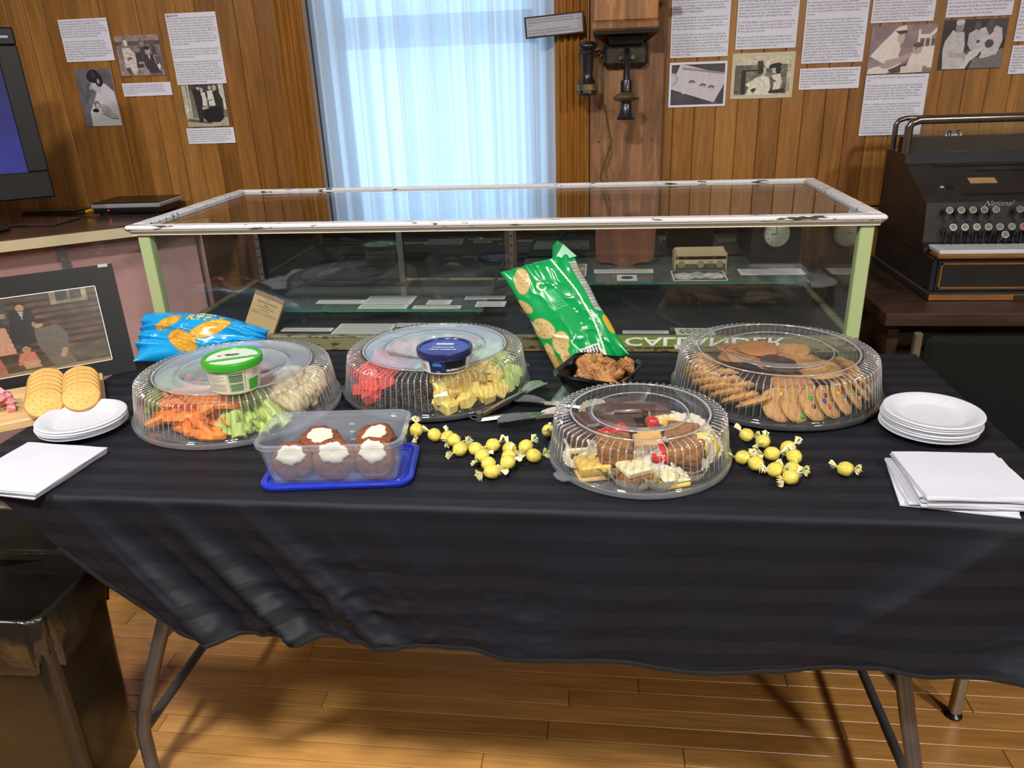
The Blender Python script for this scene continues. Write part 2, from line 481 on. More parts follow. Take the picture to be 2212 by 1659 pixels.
# window casing: fluted uprights
def casing(name, x0, x1):
    b = B(); w = x1 - x0; n = 40; prof = []
    for i in range(n + 1):
        t = i / n
        d = .020
        if .12 < t < .88: d = .019 + .0065 * math.cos((t - .12) / .76 * 2 * PI * 4)
        if t < .06 or t > .94: d = .014
        prof.append((x0 + w * t, WY - d))
    prof += [(x1, WY + .012), (x0, WY + .012)]
    b.prism([(p[0], p[1]) for p in prof], .2, 2.62)
    o = b.build(name, M_trimw); o['kind'] = 'structure'; return o
casing('trim_1', -1.012, WX0); casing('trim_2', WX1, -.046)
o = B().box(-1.03, -.03, WY - .026, WY + .01, 2.50, 2.64, ch=.004).build('trim_3', M_trimw); o['kind'] = 'structure'
# chair rail on the right stretch of the back wall
o = B().box(.70, 2.0, WY - .010, WY + .001, .944, .958, ch=.003).build('trim_4', M_trimw); o['kind'] = 'structure'

# the window itself
win = thing('window_1', None, None); win['kind'] = 'structure'
b = B()
b.box(WX0, WX0 + .03, 2.60, 2.66, WZ0, WZ1); b.box(WX1 - .03, WX1, 2.60, 2.66, WZ0, WZ1)
b.box(WX0, WX1, 2.60, 2.66, WZ1 - .03, WZ1); b.box(WX0, WX1, 2.60, 2.66, WZ0, WZ0 + .03)
b.build('window_frame', M_white, win)
M_pane = CLEAR('window_pane_glass', (.97, .99, 1), .0, 1.45)
for z0, z1, yy in ((WZ0 + .03, 1.50, 2.615), (1.50, WZ1 - .03, 2.635)):
    s = B()
    s.box(WX0 + .03, WX0 + .075, yy - .012, yy + .012, z0, z1); s.box(WX1 - .075, WX1 - .03, yy - .012, yy + .012, z0, z1)
    s.box(WX0 + .075, WX1 - .075, yy - .012, yy + .012, z0, z0 + .045); s.box(WX0 + .075, WX1 - .075, yy - .012, yy + .012, z1 - .05, z1)
    so = s.build('sash', M_white, win)
    B().box(WX0 + .075, WX1 - .075, yy - .002, yy + .002, z0 + .045, z1 - .05).build('pane', M_pane, so)
B().box(WX0 - .02, WX1 + .02, 2.49, 2.60, WZ0 - .02, WZ0, ch=.004).build('window_sill', M_trimw, win)

# sheer curtain
def sheer():
    m, nt, b = newmat('sheer_white_voile'); nt.nodes.remove(b)
    out = nt.nodes['Material Output']
    tl = N(nt, 'ShaderNodeBsdfTranslucent'); tl.inputs[0].default_value = (.84, .93, 1.0, 1)
    df = N(nt, 'ShaderNodeBsdfDiffuse'); df.inputs[0].default_value = (.86, .92, 1.0, 1)
    tp = N(nt, 'ShaderNodeBsdfTransparent'); tp.inputs[0].default_value = (.9, .96, 1.0, 1)
    a = N(nt, 'ShaderNodeMixShader'); a.inputs[0].default_value = .38
    nt.links.new(tl.outputs[0], a.inputs[1]); nt.links.new(df.outputs[0], a.inputs[2])
    tc = N(nt, 'ShaderNodeTexCoord'); mp = N(nt, 'ShaderNodeMapping'); mp.inputs['Scale'].default_value = (1, 1, .03)
    no = N(nt, 'ShaderNodeTexNoise'); no.inputs['Scale'].default_value = 260
    nt.links.new(tc.outputs['Object'], mp.inputs[0]); nt.links.new(mp.outputs[0], no.inputs['Vector'])
    mr = N(nt, 'ShaderNodeMapRange'); mr.inputs['To Min'].default_value = .04; mr.inputs['To Max'].default_value = .20
    nt.links.new(no.outputs['Fac'], mr.inputs['Value'])
    c = N(nt, 'ShaderNodeMixShader'); nt.links.new(mr.outputs[0], c.inputs[0])
    nt.links.new(a.outputs[0], c.inputs[1]); nt.links.new(tp.outputs[0], c.inputs[2])
    nt.links.new(c.outputs[0], out.inputs['Surface']); return m
M_sheer = sheer()
nx, nz = 260, 24
u = np.linspace(0, 1, nx + 1); v = np.linspace(0, 1, nz + 1)
U, V = np.meshgrid(u, v)
Xc = WX0 - .004 + U * (WX1 - WX0 + .008)
ph = U * 2 * PI
fold = .010 * np.sin(ph * 13 + 1.2 * np.sin(ph * 2.0)) + .007 * np.sin(ph * 7.3 + .6) + .0035 * np.sin(ph * 29 + V * 1.5)
fold = np.sign(fold) * np.abs(fold) ** .8 * 2.2
Pc = np.stack([Xc + .004 * np.sin(ph * 11 + V * 2), 2.507 + fold * .42 * np.clip((1.02 - U) / .12, .25, 1), 2.40 - V * 1.66], -1)
cur = link_mesh('curtain', grid_mesh('curtain', Pc), M_sheer)
tag(cur, 'sheer white curtain glowing with daylight in the window', 'curtain')
B().tube([(WX0 + .002, 2.500, 2.405), (WX1 - .002, 2.500, 2.405)], .008, 10).build('curtain_rod', M_white, cur)

# ceiling lamps above the camera and behind it
M_lampmetal = MT('lamp_white_enamel', rgb(230, 230, 228), .4, var=(8, rgb(222, 222, 220)))
lampnames = ['ceiling lamp with round white shade nearest the television', 'ceiling lamp with round white shade in front of the window',
             'ceiling lamp with round white shade nearest the register', 'ceiling lamp at the far back of the room']
for (lx, ly, le), nm in zip(LAMPS, lampnames):
    t = thing('ceiling_lamp', nm, 'lamp', (lx, ly, 2.9), group='ceiling lamps of the room')
    B().lathe([(0, -.0), (.06, -.0), (.06, -.02), (.015, -.03), (.015, -.12), (.17, -.15), (.175, -.19), (.168, -.19), (.16, -.155), (0, -.13)], 28).build('lamp_shade', M_lampmetal, t, .6)
# ================================================================ folding table and its cloth
TX0, TX1, TY0, TY1, TZ = -1.13, .70, 1.0, 1.70, .74
M_tablewhite = MT('grey_plastic_tabletop', rgb(170, 170, 168), .6, var=(30, rgb(160, 160, 158)), bump=(200, .2))
M_legmetal = MT('grey_steel_tube', rgb(98, 98, 102), .38, .55, var=(25, rgb(84, 84, 88)))
tb = thing('folding_table', 'long folding table with bent grey tube legs under the black cloth', 'table', ((TX0 + TX1) / 2, (TY0 + TY1) / 2, 0))
cxt, cyt = (TX0 + TX1) / 2, (TY0 + TY1) / 2
B().box(TX0 - cxt, TX1 - cxt, TY0 - cyt + .004, TY1 - cyt, .70, TZ - .003, ch=.008).build('tabletop', M_tablewhite, tb)
def leg_path(s, y):
    if s < 0: p = [(-.66, .70), (-.735, .56), (-.80, .45), (-.848, .335), (-.897, .215), (-.914, .15), (-.917, .07), (-.917, .012)]
    else: p = [(.44, .70), (.475, .56), (.502, .43), (.53, .31), (.560, .19), (.578, .11), (.588, .05), (.590, .012)]
    return [(a - cxt, y - cyt, z) for a, z in p]
for s in (-1, 1):
    for y in (1.065, 1.63):
        lg = B().tube(leg_path(s, y), .0135, 14).build('leg', M_legmetal, tb, .8)
        B().lathe([(0, 0), (.017, 0), (.018, .02), (.0138, .026)], 14).build('leg_cap', MT('black_rubber_cap', rgb(25, 25, 27), .7, var=(30, rgb(18, 18, 20))), lg, .6, loc=leg_path(s, y)[-1][:2] + (0,))
    q = leg_path(s, 1.065)[5]
    B().tube([(q[0], 1.065 - cyt, q[2] + .25 * 0), (q[0], 1.63 - cyt, q[2])], .010, 10).build('cross_bar', M_legmetal, tb, .8)
    a = leg_path(s, 1.065)[3]
    B().tube([(a[0], 1.065 - cyt, a[2] + .03), (a[0] - s * .16, 1.20 - cyt, .52), (a[0] - s * .30, 1.34 - cyt, .70)], .009, 10).build('brace', M_legmetal, tb, .8)

hx = np.array([-1.13, -1.05, -.984, -.91, -.83, -.765, -.704, -.62, -.461, -.30, -.146, -.07, .08, .153, .297, .433, .502, .642, 1.2])
hz = np.array([.74, .74, .721, .633, .552, .502, .469, .474, .481, .474, .467, .480, .463, .457, .455, .483, .474, .482, .48])
recede = lambda a: np.where(a < -.99, (-.99 - a) * .8, 0.0)
a1 = np.concatenate([np.linspace(TX0, TX1, 250), TX1 + np.linspace(.004, .29, 40)])
rows_top, rows_dr = 60, 90
Bm = np.zeros((rows_top + rows_dr, len(a1))); Am = np.tile(a1, (rows_top + rows_dr, 1))
drop = .74 - np.interp(a1, hx, hz)
for i in range(rows_top):
    Bm[i] = TY1 + (TY0 + recede(a1) - TY1) * (i / (rows_top - 1)) ** .85
for i in range(rows_dr):
    t = (i + 1) / rows_dr
    Bm[rows_top + i] = TY0 + recede(a1) - drop * t
ea = np.maximum(Am - TX1, 0); eb = np.maximum(TY0 - Bm, 0); el = np.hypot(ea, eb) + 1e-9
Rr = .010; arc = Rr * PI / 2
ang = np.clip(el / Rr, 0, PI / 2)
outd = np.where(el > 1e-6, Rr * np.sin(ang), 0); dn = np.where(el > 1e-6, Rr * (1 - np.cos(ang)), 0)
down = dn + np.maximum(el - arc, 0)
dx, dy = ea / el, eb / el
# folds of the hanging part
w = np.clip((el - .01) / .26, 0, 1.3)
wl = np.clip((-.15 - Am) / .4, 0, 1); wl = wl * wl * (3 - 2 * wl)
q = Am - .85 * eb
ridge = lambda t: (1 - np.abs(np.sin(t))) ** 1.6 * 2 - .8
fd = wl * (.020 * ridge(q * 17 + .6 * np.sin(q * 9)) + .005 * ridge(q * 41 + 1.0))
qr = Am + .35 * eb
fd += (1 - wl) * (.010 * np.sin(qr * 11 + .8) + .007 * np.sin(qr * 23 + 4 * eb) + .006 * vnoise(Am * 9, eb * 12, 3))
wr = np.clip((Am - .25) / .3, 0, 1)
fd += wr * .020 * ridge((Am * .8 + .9 * eb) * 12 + .5)
cr = vnoise(Am * 26 + eb * 9, eb * 22, 11); cr2 = vnoise(Am * 55 - eb * 20, eb * 50 + Am * 12, 17)
cmask = np.clip(1 - np.abs(Am + .35) / .35, 0, 1) * np.clip((eb - .05) / .08, 0, 1) + .35
fd += cmask * (.0055 * (1 - np.abs(cr)) ** 2 + .0035 * (1 - np.abs(cr2)) ** 2)
fold = w ** .8 * fd + .004 * w + .012 * w
hemroll = .006 * np.clip((w - .93) / .07, 0, 1)
Px = np.minimum(Am, TX1) + dx * (outd + fold)
Py = np.maximum(Bm, TY0) - dy * (outd + fold)
wt = .0009 * vnoise(Am * 14, Bm * 30, 2) + .0007 * (1 - np.abs(vnoise(Am * 6 + 3, Bm * 6, 8))) ** 6
wt = np.where(el > 1e-6, 0, np.abs(wt))
Pz = TZ + .0015 - down + wt
cloth_me = grid_mesh('tablecloth', np.stack([Px, Py, Pz], -1))
at = cloth_me.attributes.new('Weave', 'FLOAT', 'POINT'); at.data.foreach_set('value', Bm.ravel())
def satin():
    m, nt, b = newmat('black_striped_satin')
    a = N(nt, 'ShaderNodeAttribute'); a.attribute_name = 'Weave'
    d = N(nt, 'ShaderNodeMath', operation='DIVIDE'); d.inputs[1].default_value = .0485; nt.links.new(a.outputs['Fac'], d.inputs[0])
    f = N(nt, 'ShaderNodeMath', operation='FRACT'); nt.links.new(d.outputs[0], f.inputs[0])
    g = N(nt, 'ShaderNodeMath', operation='GREATER_THAN'); g.inputs[1].default_value = .5; nt.links.new(f.outputs[0], g.inputs[0])
    mc = N(nt, 'ShaderNodeMix', data_type='RGBA'); mc.inputs[6].default_value = rgb(23, 24, 31) + (1,); mc.inputs[7].default_value = rgb(28, 29, 37) + (1,)
    nt.links.new(g.outputs[0], mc.inputs[0]); nt.links.new(mc.outputs[2], b.inputs['Base Color'])
    mr = N(nt, 'ShaderNodeMapRange'); mr.inputs['To Min'].default_value = .60; mr.inputs['To Max'].default_value = .51
    nt.links.new(g.outputs[0], mr.inputs['Value']); nt.links.new(mr.outputs[0], b.inputs['Roughness'])
    ms = N(nt, 'ShaderNodeMapRange'); ms.inputs['To Min'].default_value = .22; ms.inputs['To Max'].default_value = .29
    nt.links.new(g.outputs[0], ms.inputs['Value']); nt.links.new(ms.outputs[0], b.inputs['Specular IOR Level'])
    tc = N(nt, 'ShaderNodeTexCoord'); no = N(nt, 'ShaderNodeTexNoise'); no.inputs['Scale'].default_value = 900
    nt.links.new(tc.outputs['Object'], no.inputs['Vector'])
    bp = N(nt, 'ShaderNodeBump'); bp.inputs['Strength'].default_value = .12; bp.inputs['Distance'].default_value = .001
    nt.links.new(no.outputs['Fac'], bp.inputs['Height']); nt.links.new(bp.outputs[0], b.inputs['Normal'])
    return m
cl = link_mesh('tablecloth', cloth_me, satin())
tag(cl, 'black satin tablecloth with tonal stripes draped over the folding table', 'tablecloth')
M_hem = MT('black_hem', rgb(24, 24, 28), .6, var=(60, rgb(18, 18, 22)))
hemp = [(Px[-1, j], Py[-1, j], Pz[-1, j]) for j in range(30, len(a1), 2)]
B().tube(hemp, .0028, 6, squash=1.6).build('hem', M_hem, cl, 1.0)

# ================================================================ glass display case behind the table
def chipped(name, col, wear, dens, sc):
    m, nt, b = newmat(name)
    tc = N(nt, 'ShaderNodeTexCoord'); mp = N(nt, 'ShaderNodeMapping'); mp.inputs['Scale'].default_value = sc
    nt.links.new(tc.outputs['Object'], mp.inputs[0])
    n1 = N(nt, 'ShaderNodeTexNoise'); n1.inputs['Scale'].default_value = 13; n1.inputs['Detail'].default_value = 8; n1.inputs['Roughness'].default_value = .62
    nt.links.new(mp.outputs[0], n1.inputs['Vector'])
    cr = N(nt, 'ShaderNodeValToRGB'); cr.color_ramp.interpolation = 'EASE'
    e = cr.color_ramp.elements; e[0].position = dens; e[0].color = (0, 0, 0, 1); e[1].position = dens + .012; e[1].color = (1, 1, 1, 1)
    nt.links.new(n1.outputs['Fac'], cr.inputs['Fac'])
    mx = N(nt, 'ShaderNodeMix', data_type='RGBA'); mx.inputs[6].default_value = tuple(col) + (1,); mx.inputs[7].default_value = tuple(wear) + (1,)
    nt.links.new(cr.outputs['Color'], mx.inputs[0]); nt.links.new(mx.outputs[2], b.inputs['Base Color'])
    bp = N(nt, 'ShaderNodeBump'); bp.invert = True; bp.inputs['Strength'].default_value = .5; bp.inputs['Distance'].default_value = .001
    nt.links.new(cr.outputs['Color'], bp.inputs['Height']); nt.links.new(bp.outputs[0], b.inputs['Normal'])
    b.inputs['Roughness'].default_value = .42
    return m
M_chipw = chipped('chipped_white_paint', rgb(226, 224, 226), rgb(70, 60, 46), .600, (1.2, 6, 6))
M_cream = chipped('cream_gloss_paint', rgb(208, 202, 184), rgb(90, 80, 60), .70, (1, 4, 4))
M_green = chipped('pale_green_paint', rgb(176, 192, 138), rgb(96, 94, 66), .70, (5, 5, 1.2))
M_glass = CLEAR('display_glass', (.975, .99, .985), .004, 1.52, 1.15)
M_shelfglass = CLEAR('hazed_green_shelf_glass', (.86, .95, .92), .12, 1.5, 1.2, milkcol=(.62, .72, .70))  # milky haze in the colour stands for the greyish reflection on the shelf
M_shelfedge = MT('green_glass_edge', rgb(36, 110, 88), .15, var=(40, rgb(60, 140, 112)), coat=.6)
M_mirror = MT('dimmed_mirror', rgb(92, 98, 100), .03, 1.0, var=(5, rgb(80, 86, 88), .4))  # tint darkened to dim the room reflected in it
M_casewood = WOOD('case_inner_wood', [rgb(96, 60, 34), rgb(70, 42, 24)], .5, 'Z', 26, 10, .1, rand=False)
M_deck = MT('dark_case_deck', rgb(28, 30, 31), .6, var=(12, rgb(38, 40, 40)))
M_steel = MT('perforated_steel', rgb(150, 152, 152), .35, .8, var=(40, rgb(128, 130, 130)))
M_hole = MT('slot_shadow', rgb(14, 14, 14), .9, var=(40, rgb(10, 10, 10)))
CX0, CX1, CY0, CY1, CZ0, CZ1 = -1.151, .609, 1.722, 2.352, .74, 1.05
ox, oy = (CX0 + CX1) / 2, (CY0 + CY1) / 2
case = thing('display_case', 'long glass display case with chipped white top frame and green corner posts', 'display case', (ox, oy, 0))
def L(x): return x - ox
def LY(y): return y - oy
def rail(x0, x1, y0, y1, name='top_rail'):
    b = B(); b.box(L(x0), L(x1), LY(y0), LY(y1), CZ1 - .0125, CZ1, ch=.0045)
    return b.build(name, M_chipw, case)
rw = .034
rail(CX0, CX1, CY0, CY0 + rw); rail(CX0, CX1, CY1 - rw * .6, CY1)
rail(CX0, CX0 + rw, CY0 + rw, CY1 - rw * .6); rail(CX1 - rw, CX1, CY0 + rw, CY1 - rw * .6)
# cove moulding under the top frame
def cove(p0, p1, nrm):
    b = B(); prof = [(0, 0), (.011, 0), (.009, -.003), (.004, -.006), (.002, -.009), (.004, -.011), (-.01, -.011), (-.01, 0)]
    d = Vector(p1) - Vector(p0); vs = []
    for p in (p0, p1):
        for o_, z in prof: vs.append((p[0] + nrm[0] * o_, p[1] + nrm[1] * o_, CZ1 - .0125 + z))
    n = len(prof); fs = [(i, (i + 1) % n, n + (i + 1) % n, n + i) for i in range(n)] + [tuple(range(n)), tuple(range(n, 2 * n))[::-1]]
    b.add(vs, fs); return b.build('cove_moulding', M_cream, case, .6)
cove((L(CX0 + .013), LY(CY0 + .013)), (L(CX1 - .013), LY(CY0 + .013)), (0, -1))
cove((L(CX0 + .013), LY(CY1 - .01)), (L(CX0 + .013), LY(CY0 + .013)), (-1, 0))
cove((L(CX1 - .013), LY(CY0 + .013)), (L(CX1 - .013), LY(CY1 - .01)), (1, 0))
px0, px1, py0, py1 = CX0 + .022, CX1 - .020, CY0 + .016, CY1 - .02
for x, y, m in ((px0, py0, M_green), (px1 - .030, py0, M_green), (px0, py1 - .026, M_casewood), (px1 - .030, py1 - .026, M_casewood)):
    B().box(L(x), L(x + .030), LY(y), LY(y + .026), CZ0, CZ1 - .0125, ch=.002).build('corner_post', m, case)
for x0, x1, y0, y1 in ((px0, px1, py0 - .002, py0 + .018), (px0, px1, py1 - .02, py1), (px0, px0 + .02, py0, py1), (px1 - .02, px1, py0, py1)):
    B().box(L(x0), L(x1), LY(y0), LY(y1), CZ0 - .01, CZ0 + .028, ch=.002).build('base_rail', chipped('worn_cream_base_%d' % int(hashn(x0, y0) * 99), rgb(122, 120, 88), rgb(74, 66, 42), .56, (2, 6, 6)), case)
B().box(L(px0 + .02), L(px1 - .02), LY(py0 + .018), LY(py1 - .02), CZ0, CZ0 + .022).build('deck', M_deck, case)
B().box(L(CX0 + rw - .006), L(CX1 - rw + .006), LY(CY0 + rw - .006), LY(CY1 - .016), CZ1 - .012, CZ1 - .007).build('top_pane', M_glass, case)
B().box(L(px0 + .028), L(px1 - .028), LY(py0 + .008), LY(py0 + .012), CZ0 + .026, CZ1 - .014).build('front_pane', M_glass, case)
B().box(L(px0 + .010), L(px0 + .014), LY(py0 + .024), LY(py1 - .024), CZ0 + .026, CZ1 - .014).build('side_pane', M_glass, case)
B().box(L(px1 - .014), L(px1 - .010), LY(py0 + .024), LY(py1 - .024), CZ0 + .026, CZ1 - .014).build('side_pane', M_glass, case)
MY = 2.312
for x0, x1, y in ((px0 + .03, -.62, MY), (-.64, -.285, MY + .006), (-.27, px1 - .03, MY)):
    B().box(L(x0), L(x1), LY(y), LY(y + .004), CZ0 + .022, CZ1 - .014).build('mirror_panel', M_mirror, case)
B().box(L(-.64), L(-.622), LY(MY - .006), LY(MY), CZ0 + .022, CZ1 - .014).build('mirror_edge', M_steel, case)
B().box(L(-.298), L(-.262), LY(MY - .012), LY(MY + .012), CZ0, CZ1 - .0125).build('centre_post', M_casewood, case)
for x in (px0 + .032, -.284, px1 - .045):
    st = B().box(L(x), L(x + .013), LY(MY - .018), LY(MY - .012), CZ0 + .03, CZ1 - .03).build('shelf_standard', M_steel, case)
    for k in range(8):
        z = CZ0 + .05 + k * .028
        B().cyl(.0035, .0035, -.0006, .0006, 10, 0, TR((L(x + .0065), LY(MY - .0185), z), (PI / 2, 0, 0))).build('slot', M_hole, st)
for sx0, sx1, sy0, sy1, sz in ((-.235, .535, 2.0, 2.295, .833), (-.90, -.305, 1.86, 2.09, .800)):
    sh = B().box(L(sx0), L(sx1), LY(sy0), LY(sy1), sz - .006, sz).build('glass_shelf', M_shelfglass, case)
    B().box(L(sx0), L(sx1), LY(sy0 - .0012), LY(sy0), sz - .006, sz).build('shelf_edge', M_shelfedge, sh)
    B().box(L(sx0), L(sx1), LY(sy1), LY(sy1 + .0012), sz - .006, sz).build('shelf_edge', M_shelfedge, sh)
    for k in range(2):
        xx = sx0 + .01 if k == 0 else sx1 - .016
        B().box(L(xx), L(xx + .004), LY(sy0 + .02), LY(MY - .02), sz - .018, sz - .0065).build('shelf_bracket', M_steel, sh)
for x in (CX0 + .03, CX1 - .07):
    for y in (CY0 + .03, CY1 - .07):
        B().box(L(x), L(x + .04), LY(y), LY(y + .04), 0, CZ0 - .01, ch=.002).build('leg', M_casewood, case)
B().box(L(CX0 + .02), L(CX1 - .02), LY(CY0 + .02), LY(CY1 - .02), .66, CZ0 - .01).build('apron', M_casewood, case)

# ================================================================ angled counter case on the television side
ANG = math.atan2(.603, .797)
O = Vector((-1.400, 2.097, 0)); E = Vector((.797, .603, 0)); NB = Vector((-.603, .797, 0))
ctr = thing('counter_case', 'angled display counter with brown top, cream edge and pink interior below the television', 'display counter', (O.x, O.y, 0))
M_brown = WOOD('brown_laminate_top', [rgb(84, 64, 56), rgb(70, 52, 46)], .16, 'X', 14, 8, .5, rand=False, dark=.8)
M_edge = MT('cream_counter_edge', rgb(204, 192, 158), .4, var=(12, rgb(192, 178, 142)))
M_pink = MT('pink_case_lining', rgb(214, 170, 170), .6, var=(6, rgb(204, 158, 158)))
def loc(p): return (p.x - O.x, p.y - O.y)
far = E * .235
poly = [loc(O - E * 1.1), loc(O + far), (-1.205 - O.x, 2.485 - O.y), (-2.75 - O.x, 2.485 - O.y), (-2.75 - O.x, 1.60 - O.y)]
B().prism(poly, .981, .985).build('counter_top', M_brown, ctr)
edge = [loc(O - E * 1.1 - NB * .004), loc(O + far + E * .004 - NB * .004), loc(O + far + E * .004 + NB * .02), loc(O - E * 1.1 + NB * .02)]
B().prism(edge, .952, .9808).build('edge_band', M_edge, ctr)
M_cglass = CLEAR('counter_glass', (.98, .97, .96), .02, 1.5, 1.2)
gp = lambda t, n: loc(O + E * t + NB * n)
for t0, t1 in ((-1.08, -.335), (-.33, .21)):
    B().prism([gp(t0, .022), gp(t1, .022), gp(t1, .027), gp(t0, .027)], .36, .950).build('front_pane', M_cglass, ctr)
B().prism([gp(-1.08, .075), gp(.20, .075), gp(.20, .08), gp(-1.08, .08)], .36, .950).build('pink_back', M_pink, ctr)
B().prism([gp(.21, .03), gp(.215, .03), gp(.215, .215), gp(.21, .215)], .36, .950).build('pink_side', M_pink, ctr)
B().prism([gp(-1.08, .02), gp(.21, .02), gp(.21, .225), gp(-1.08, .225)], .0, .36).build('plinth', MT('shade_black_plinth', rgb(20, 17, 16), .7, var=(10, rgb(26, 22, 20))), ctr)  # near-black plinth colour stands for the shade under the table
B().prism([gp(-.18, .05), gp(-.158, .05), gp(-.158, .070), gp(-.18, .070)], .362, .950).build('upright', M_steel, ctr)

# television
M_tvblack = MT('black_tv_plastic', rgb(11, 12, 15), .5, var=(80, rgb(9, 10, 12)), bump=(400, .1))
M_tvgloss = MT('black_tv_lower', rgb(18, 19, 23), .3, var=(50, rgb(15, 16, 19)))
tvBR = aty(120, 425, 2.12)
tv = thing('television', 'black flat television with blue screen standing on the counter', 'television', (tvBR[0], tvBR[1], .985), (0, 0, ANG))
zb = tvBR[2] - .985; TW, TH, TD = .66, .455, .07
b = B()
b.box(-TW, -.0, 0, .018, zb, zb + .075, ch=.004)
b.box(-TW, -.0, 0, .018, zb + TH - .045, zb + TH, ch=.004)
b.box(-.052, 0, 0, .018, zb + .075, zb + TH - .045, ch=.003); b.box(-TW, -TW + .052, 0, .018, zb + .075, zb + TH - .045, ch=.003)
b.build('bezel', M_tvblack, tv)
B().box(-TW + .01, -.01, .018, TD, zb + .01, zb + TH - .01, ch=.012).build('housing', M_tvgloss, tv)
cv = Canvas(60, 44, (24, 26, 66)); cv.grad(0, 1, .75, 1.5); cv.ell(.70, 1.06, .16, .34, (225, 225, 250)); cv.ell(.45, 1.05, .2, .16, (120, 130, 200)); cv.rect(0, 0, .5, .12, (30, 34, 90)); cv.noise(.1, 4, 4, 3)
scr_m, nt, bb = newmat('tv_screen')
aa = N(nt, 'ShaderNodeAttribute'); aa.attribute_name = 'Print'
nt.links.new(aa.outputs['Color'], bb.inputs['Base Color']); nt.links.new(aa.outputs['Color'], bb.inputs['Emission Color']); bb.inputs['Emission Strength'].default_value = 1.1; bb.inputs['Roughness'].default_value = .3
flat_print('screen', cv, TW - .104, TH - .12, scr_m, tv, (-TW + .052, .010, zb + TH - .045))
lg = B(); lg.box(-.040, -.016, -.0006, 0, zb + TH - .027, zb + TH - .021); lg.build('maker_badge', MT('silver_badge', rgb(170, 172, 180), .3, .6, var=(60, rgb(150, 152, 160))), tv)
B().lathe([(0, 0), (.16, 0), (.165, .008), (.15, .018), (.04, .026), (0, .026)], 36, 0, TR((-.33, .04, 0), (0, 0, 0), (1.2, .75, 1))).build('stand_foot', M_tvgloss, tv, .7)
B().box(-.40, -.26, .02, .06, .018, zb + .03, ch=.006).build('stand_neck', M_tvgloss, tv)

# disc player
M_silver = MT('brushed_silver', rgb(196, 198, 204), .3, .55, var=(60, rgb(180, 182, 190)), sc3=(1, 20, 20))
dv = thing('dvd_player', 'slim silver and black disc player on the brown counter', 'dvd player', (-1.620, 2.290, .985), (0, 0, .06))
B().box(0, .222, .004, .160, .006, .012).build('base', M_tvgloss, dv)
B().box(.004, .218, 0, .155, .010, .024, ch=.002).build('lower_body', M_tvgloss, dv)
B().box(-.002, .224, -.004, .160, .022, .036, ch=.003).build('silver_band', M_silver, dv)
B().box(.002, .220, .0, .157, .036, .039, ch=.001).build('top_cover', M_tvgloss, dv)
B().cyl(.0018, .0018, 0, .001, 10, 0, TR((.052, 0, .016), (PI / 2, 0, 0))).build('power_light', MT('red_indicator', rgb(255, 40, 70), .4, emit=4.0), dv)
for fx in (.015, .2):
    B().cyl(.006, .006, 0, .0065, 10, 0, TR((fx, .02, 0))).build('foot', M_tvgloss, dv)
for k, (pts, m, nm, lab) in enumerate([
    ([(-1.632, 2.300, 1.004), (-1.66, 2.295, .992), (-1.72, 2.31, .989), (-1.80, 2.33, .989), (-1.90, 2.33, .990)], MT('black_cable', rgb(18, 18, 20), .5, var=(60, rgb(14, 14, 16))), 'av_cable', 'black cable with yellow plug running from the disc player'),
    ([(-1.632, 2.33, 1.006), (-1.67, 2.34, 1.000), (-1.73, 2.35, .990), (-1.82, 2.365, .989), (-1.92, 2.36, .990)], MT('black_cable_thin', rgb(20, 20, 22), .5, var=(60, rgb(16, 16, 18))), 'power_cable', 'thin black lead curling behind the disc player')]):
    c = B().tube(pts, .0032, 8).build(nm, m, None, 1.0); tag(c, lab, 'cable')
    if k == 0: B().tube([(-1.622, 2.300, 1.0045), (-1.648, 2.297, .998)], .0055, 10).build('plug', MT('yellow_plug', rgb(228, 180, 40), .4, var=(40, rgb(210, 160, 30))), c, .7)
# disc in its case lying on the counter
dc = thing('disc_case', 'clear disc case with a pink disc lying on the counter', 'disc case', (-1.700, 2.172, .985), (0, 0, .02))
B().box(-.071, .071, -.066, .066, 0, .0025, ch=.0005).build('tray', M_tvgloss, dc)
B().lathe([(.011, .0028), (.059, .0028), (.059, .0040), (.011, .0040)], 36, close=True).build('disc', MT('pink_disc', rgb(150, 90, 110), .22, .35, var=(14, rgb(120, 64, 100))), dc, .5)
B().box(-.071, .071, -.066, .066, .0050, .0062).build('cover', M_cglass, dc)

# ================================================================ register desk, cash register, chair
M_desk = WOOD('dark_desk_wood', [rgb(66, 44, 32), rgb(50, 33, 25)], .45, 'X', 18, 10, .15, rand=False)
dk = thing('register_desk', 'dark wooden desk carrying the antique cash register', 'desk', (1.1, 2.13, 0))
B().box(-.429, .50, -.31, .31, .768, .800, ch=.002).build('desk_top', M_desk, dk)
B().box(-.40, -.375, -.26, .29, 0, .768).build('side_panel', M_desk, dk); B().box(.45, .475, -.26, .29, 0, .768).build('side_panel', M_desk, dk)
B().box(-.375, .45, .26, .28, .1, .768).build('back_panel', M_desk, dk)
B().box(-.375, .45, -.20, -.18, .66, .768).build('drawer_front', M_desk, dk)

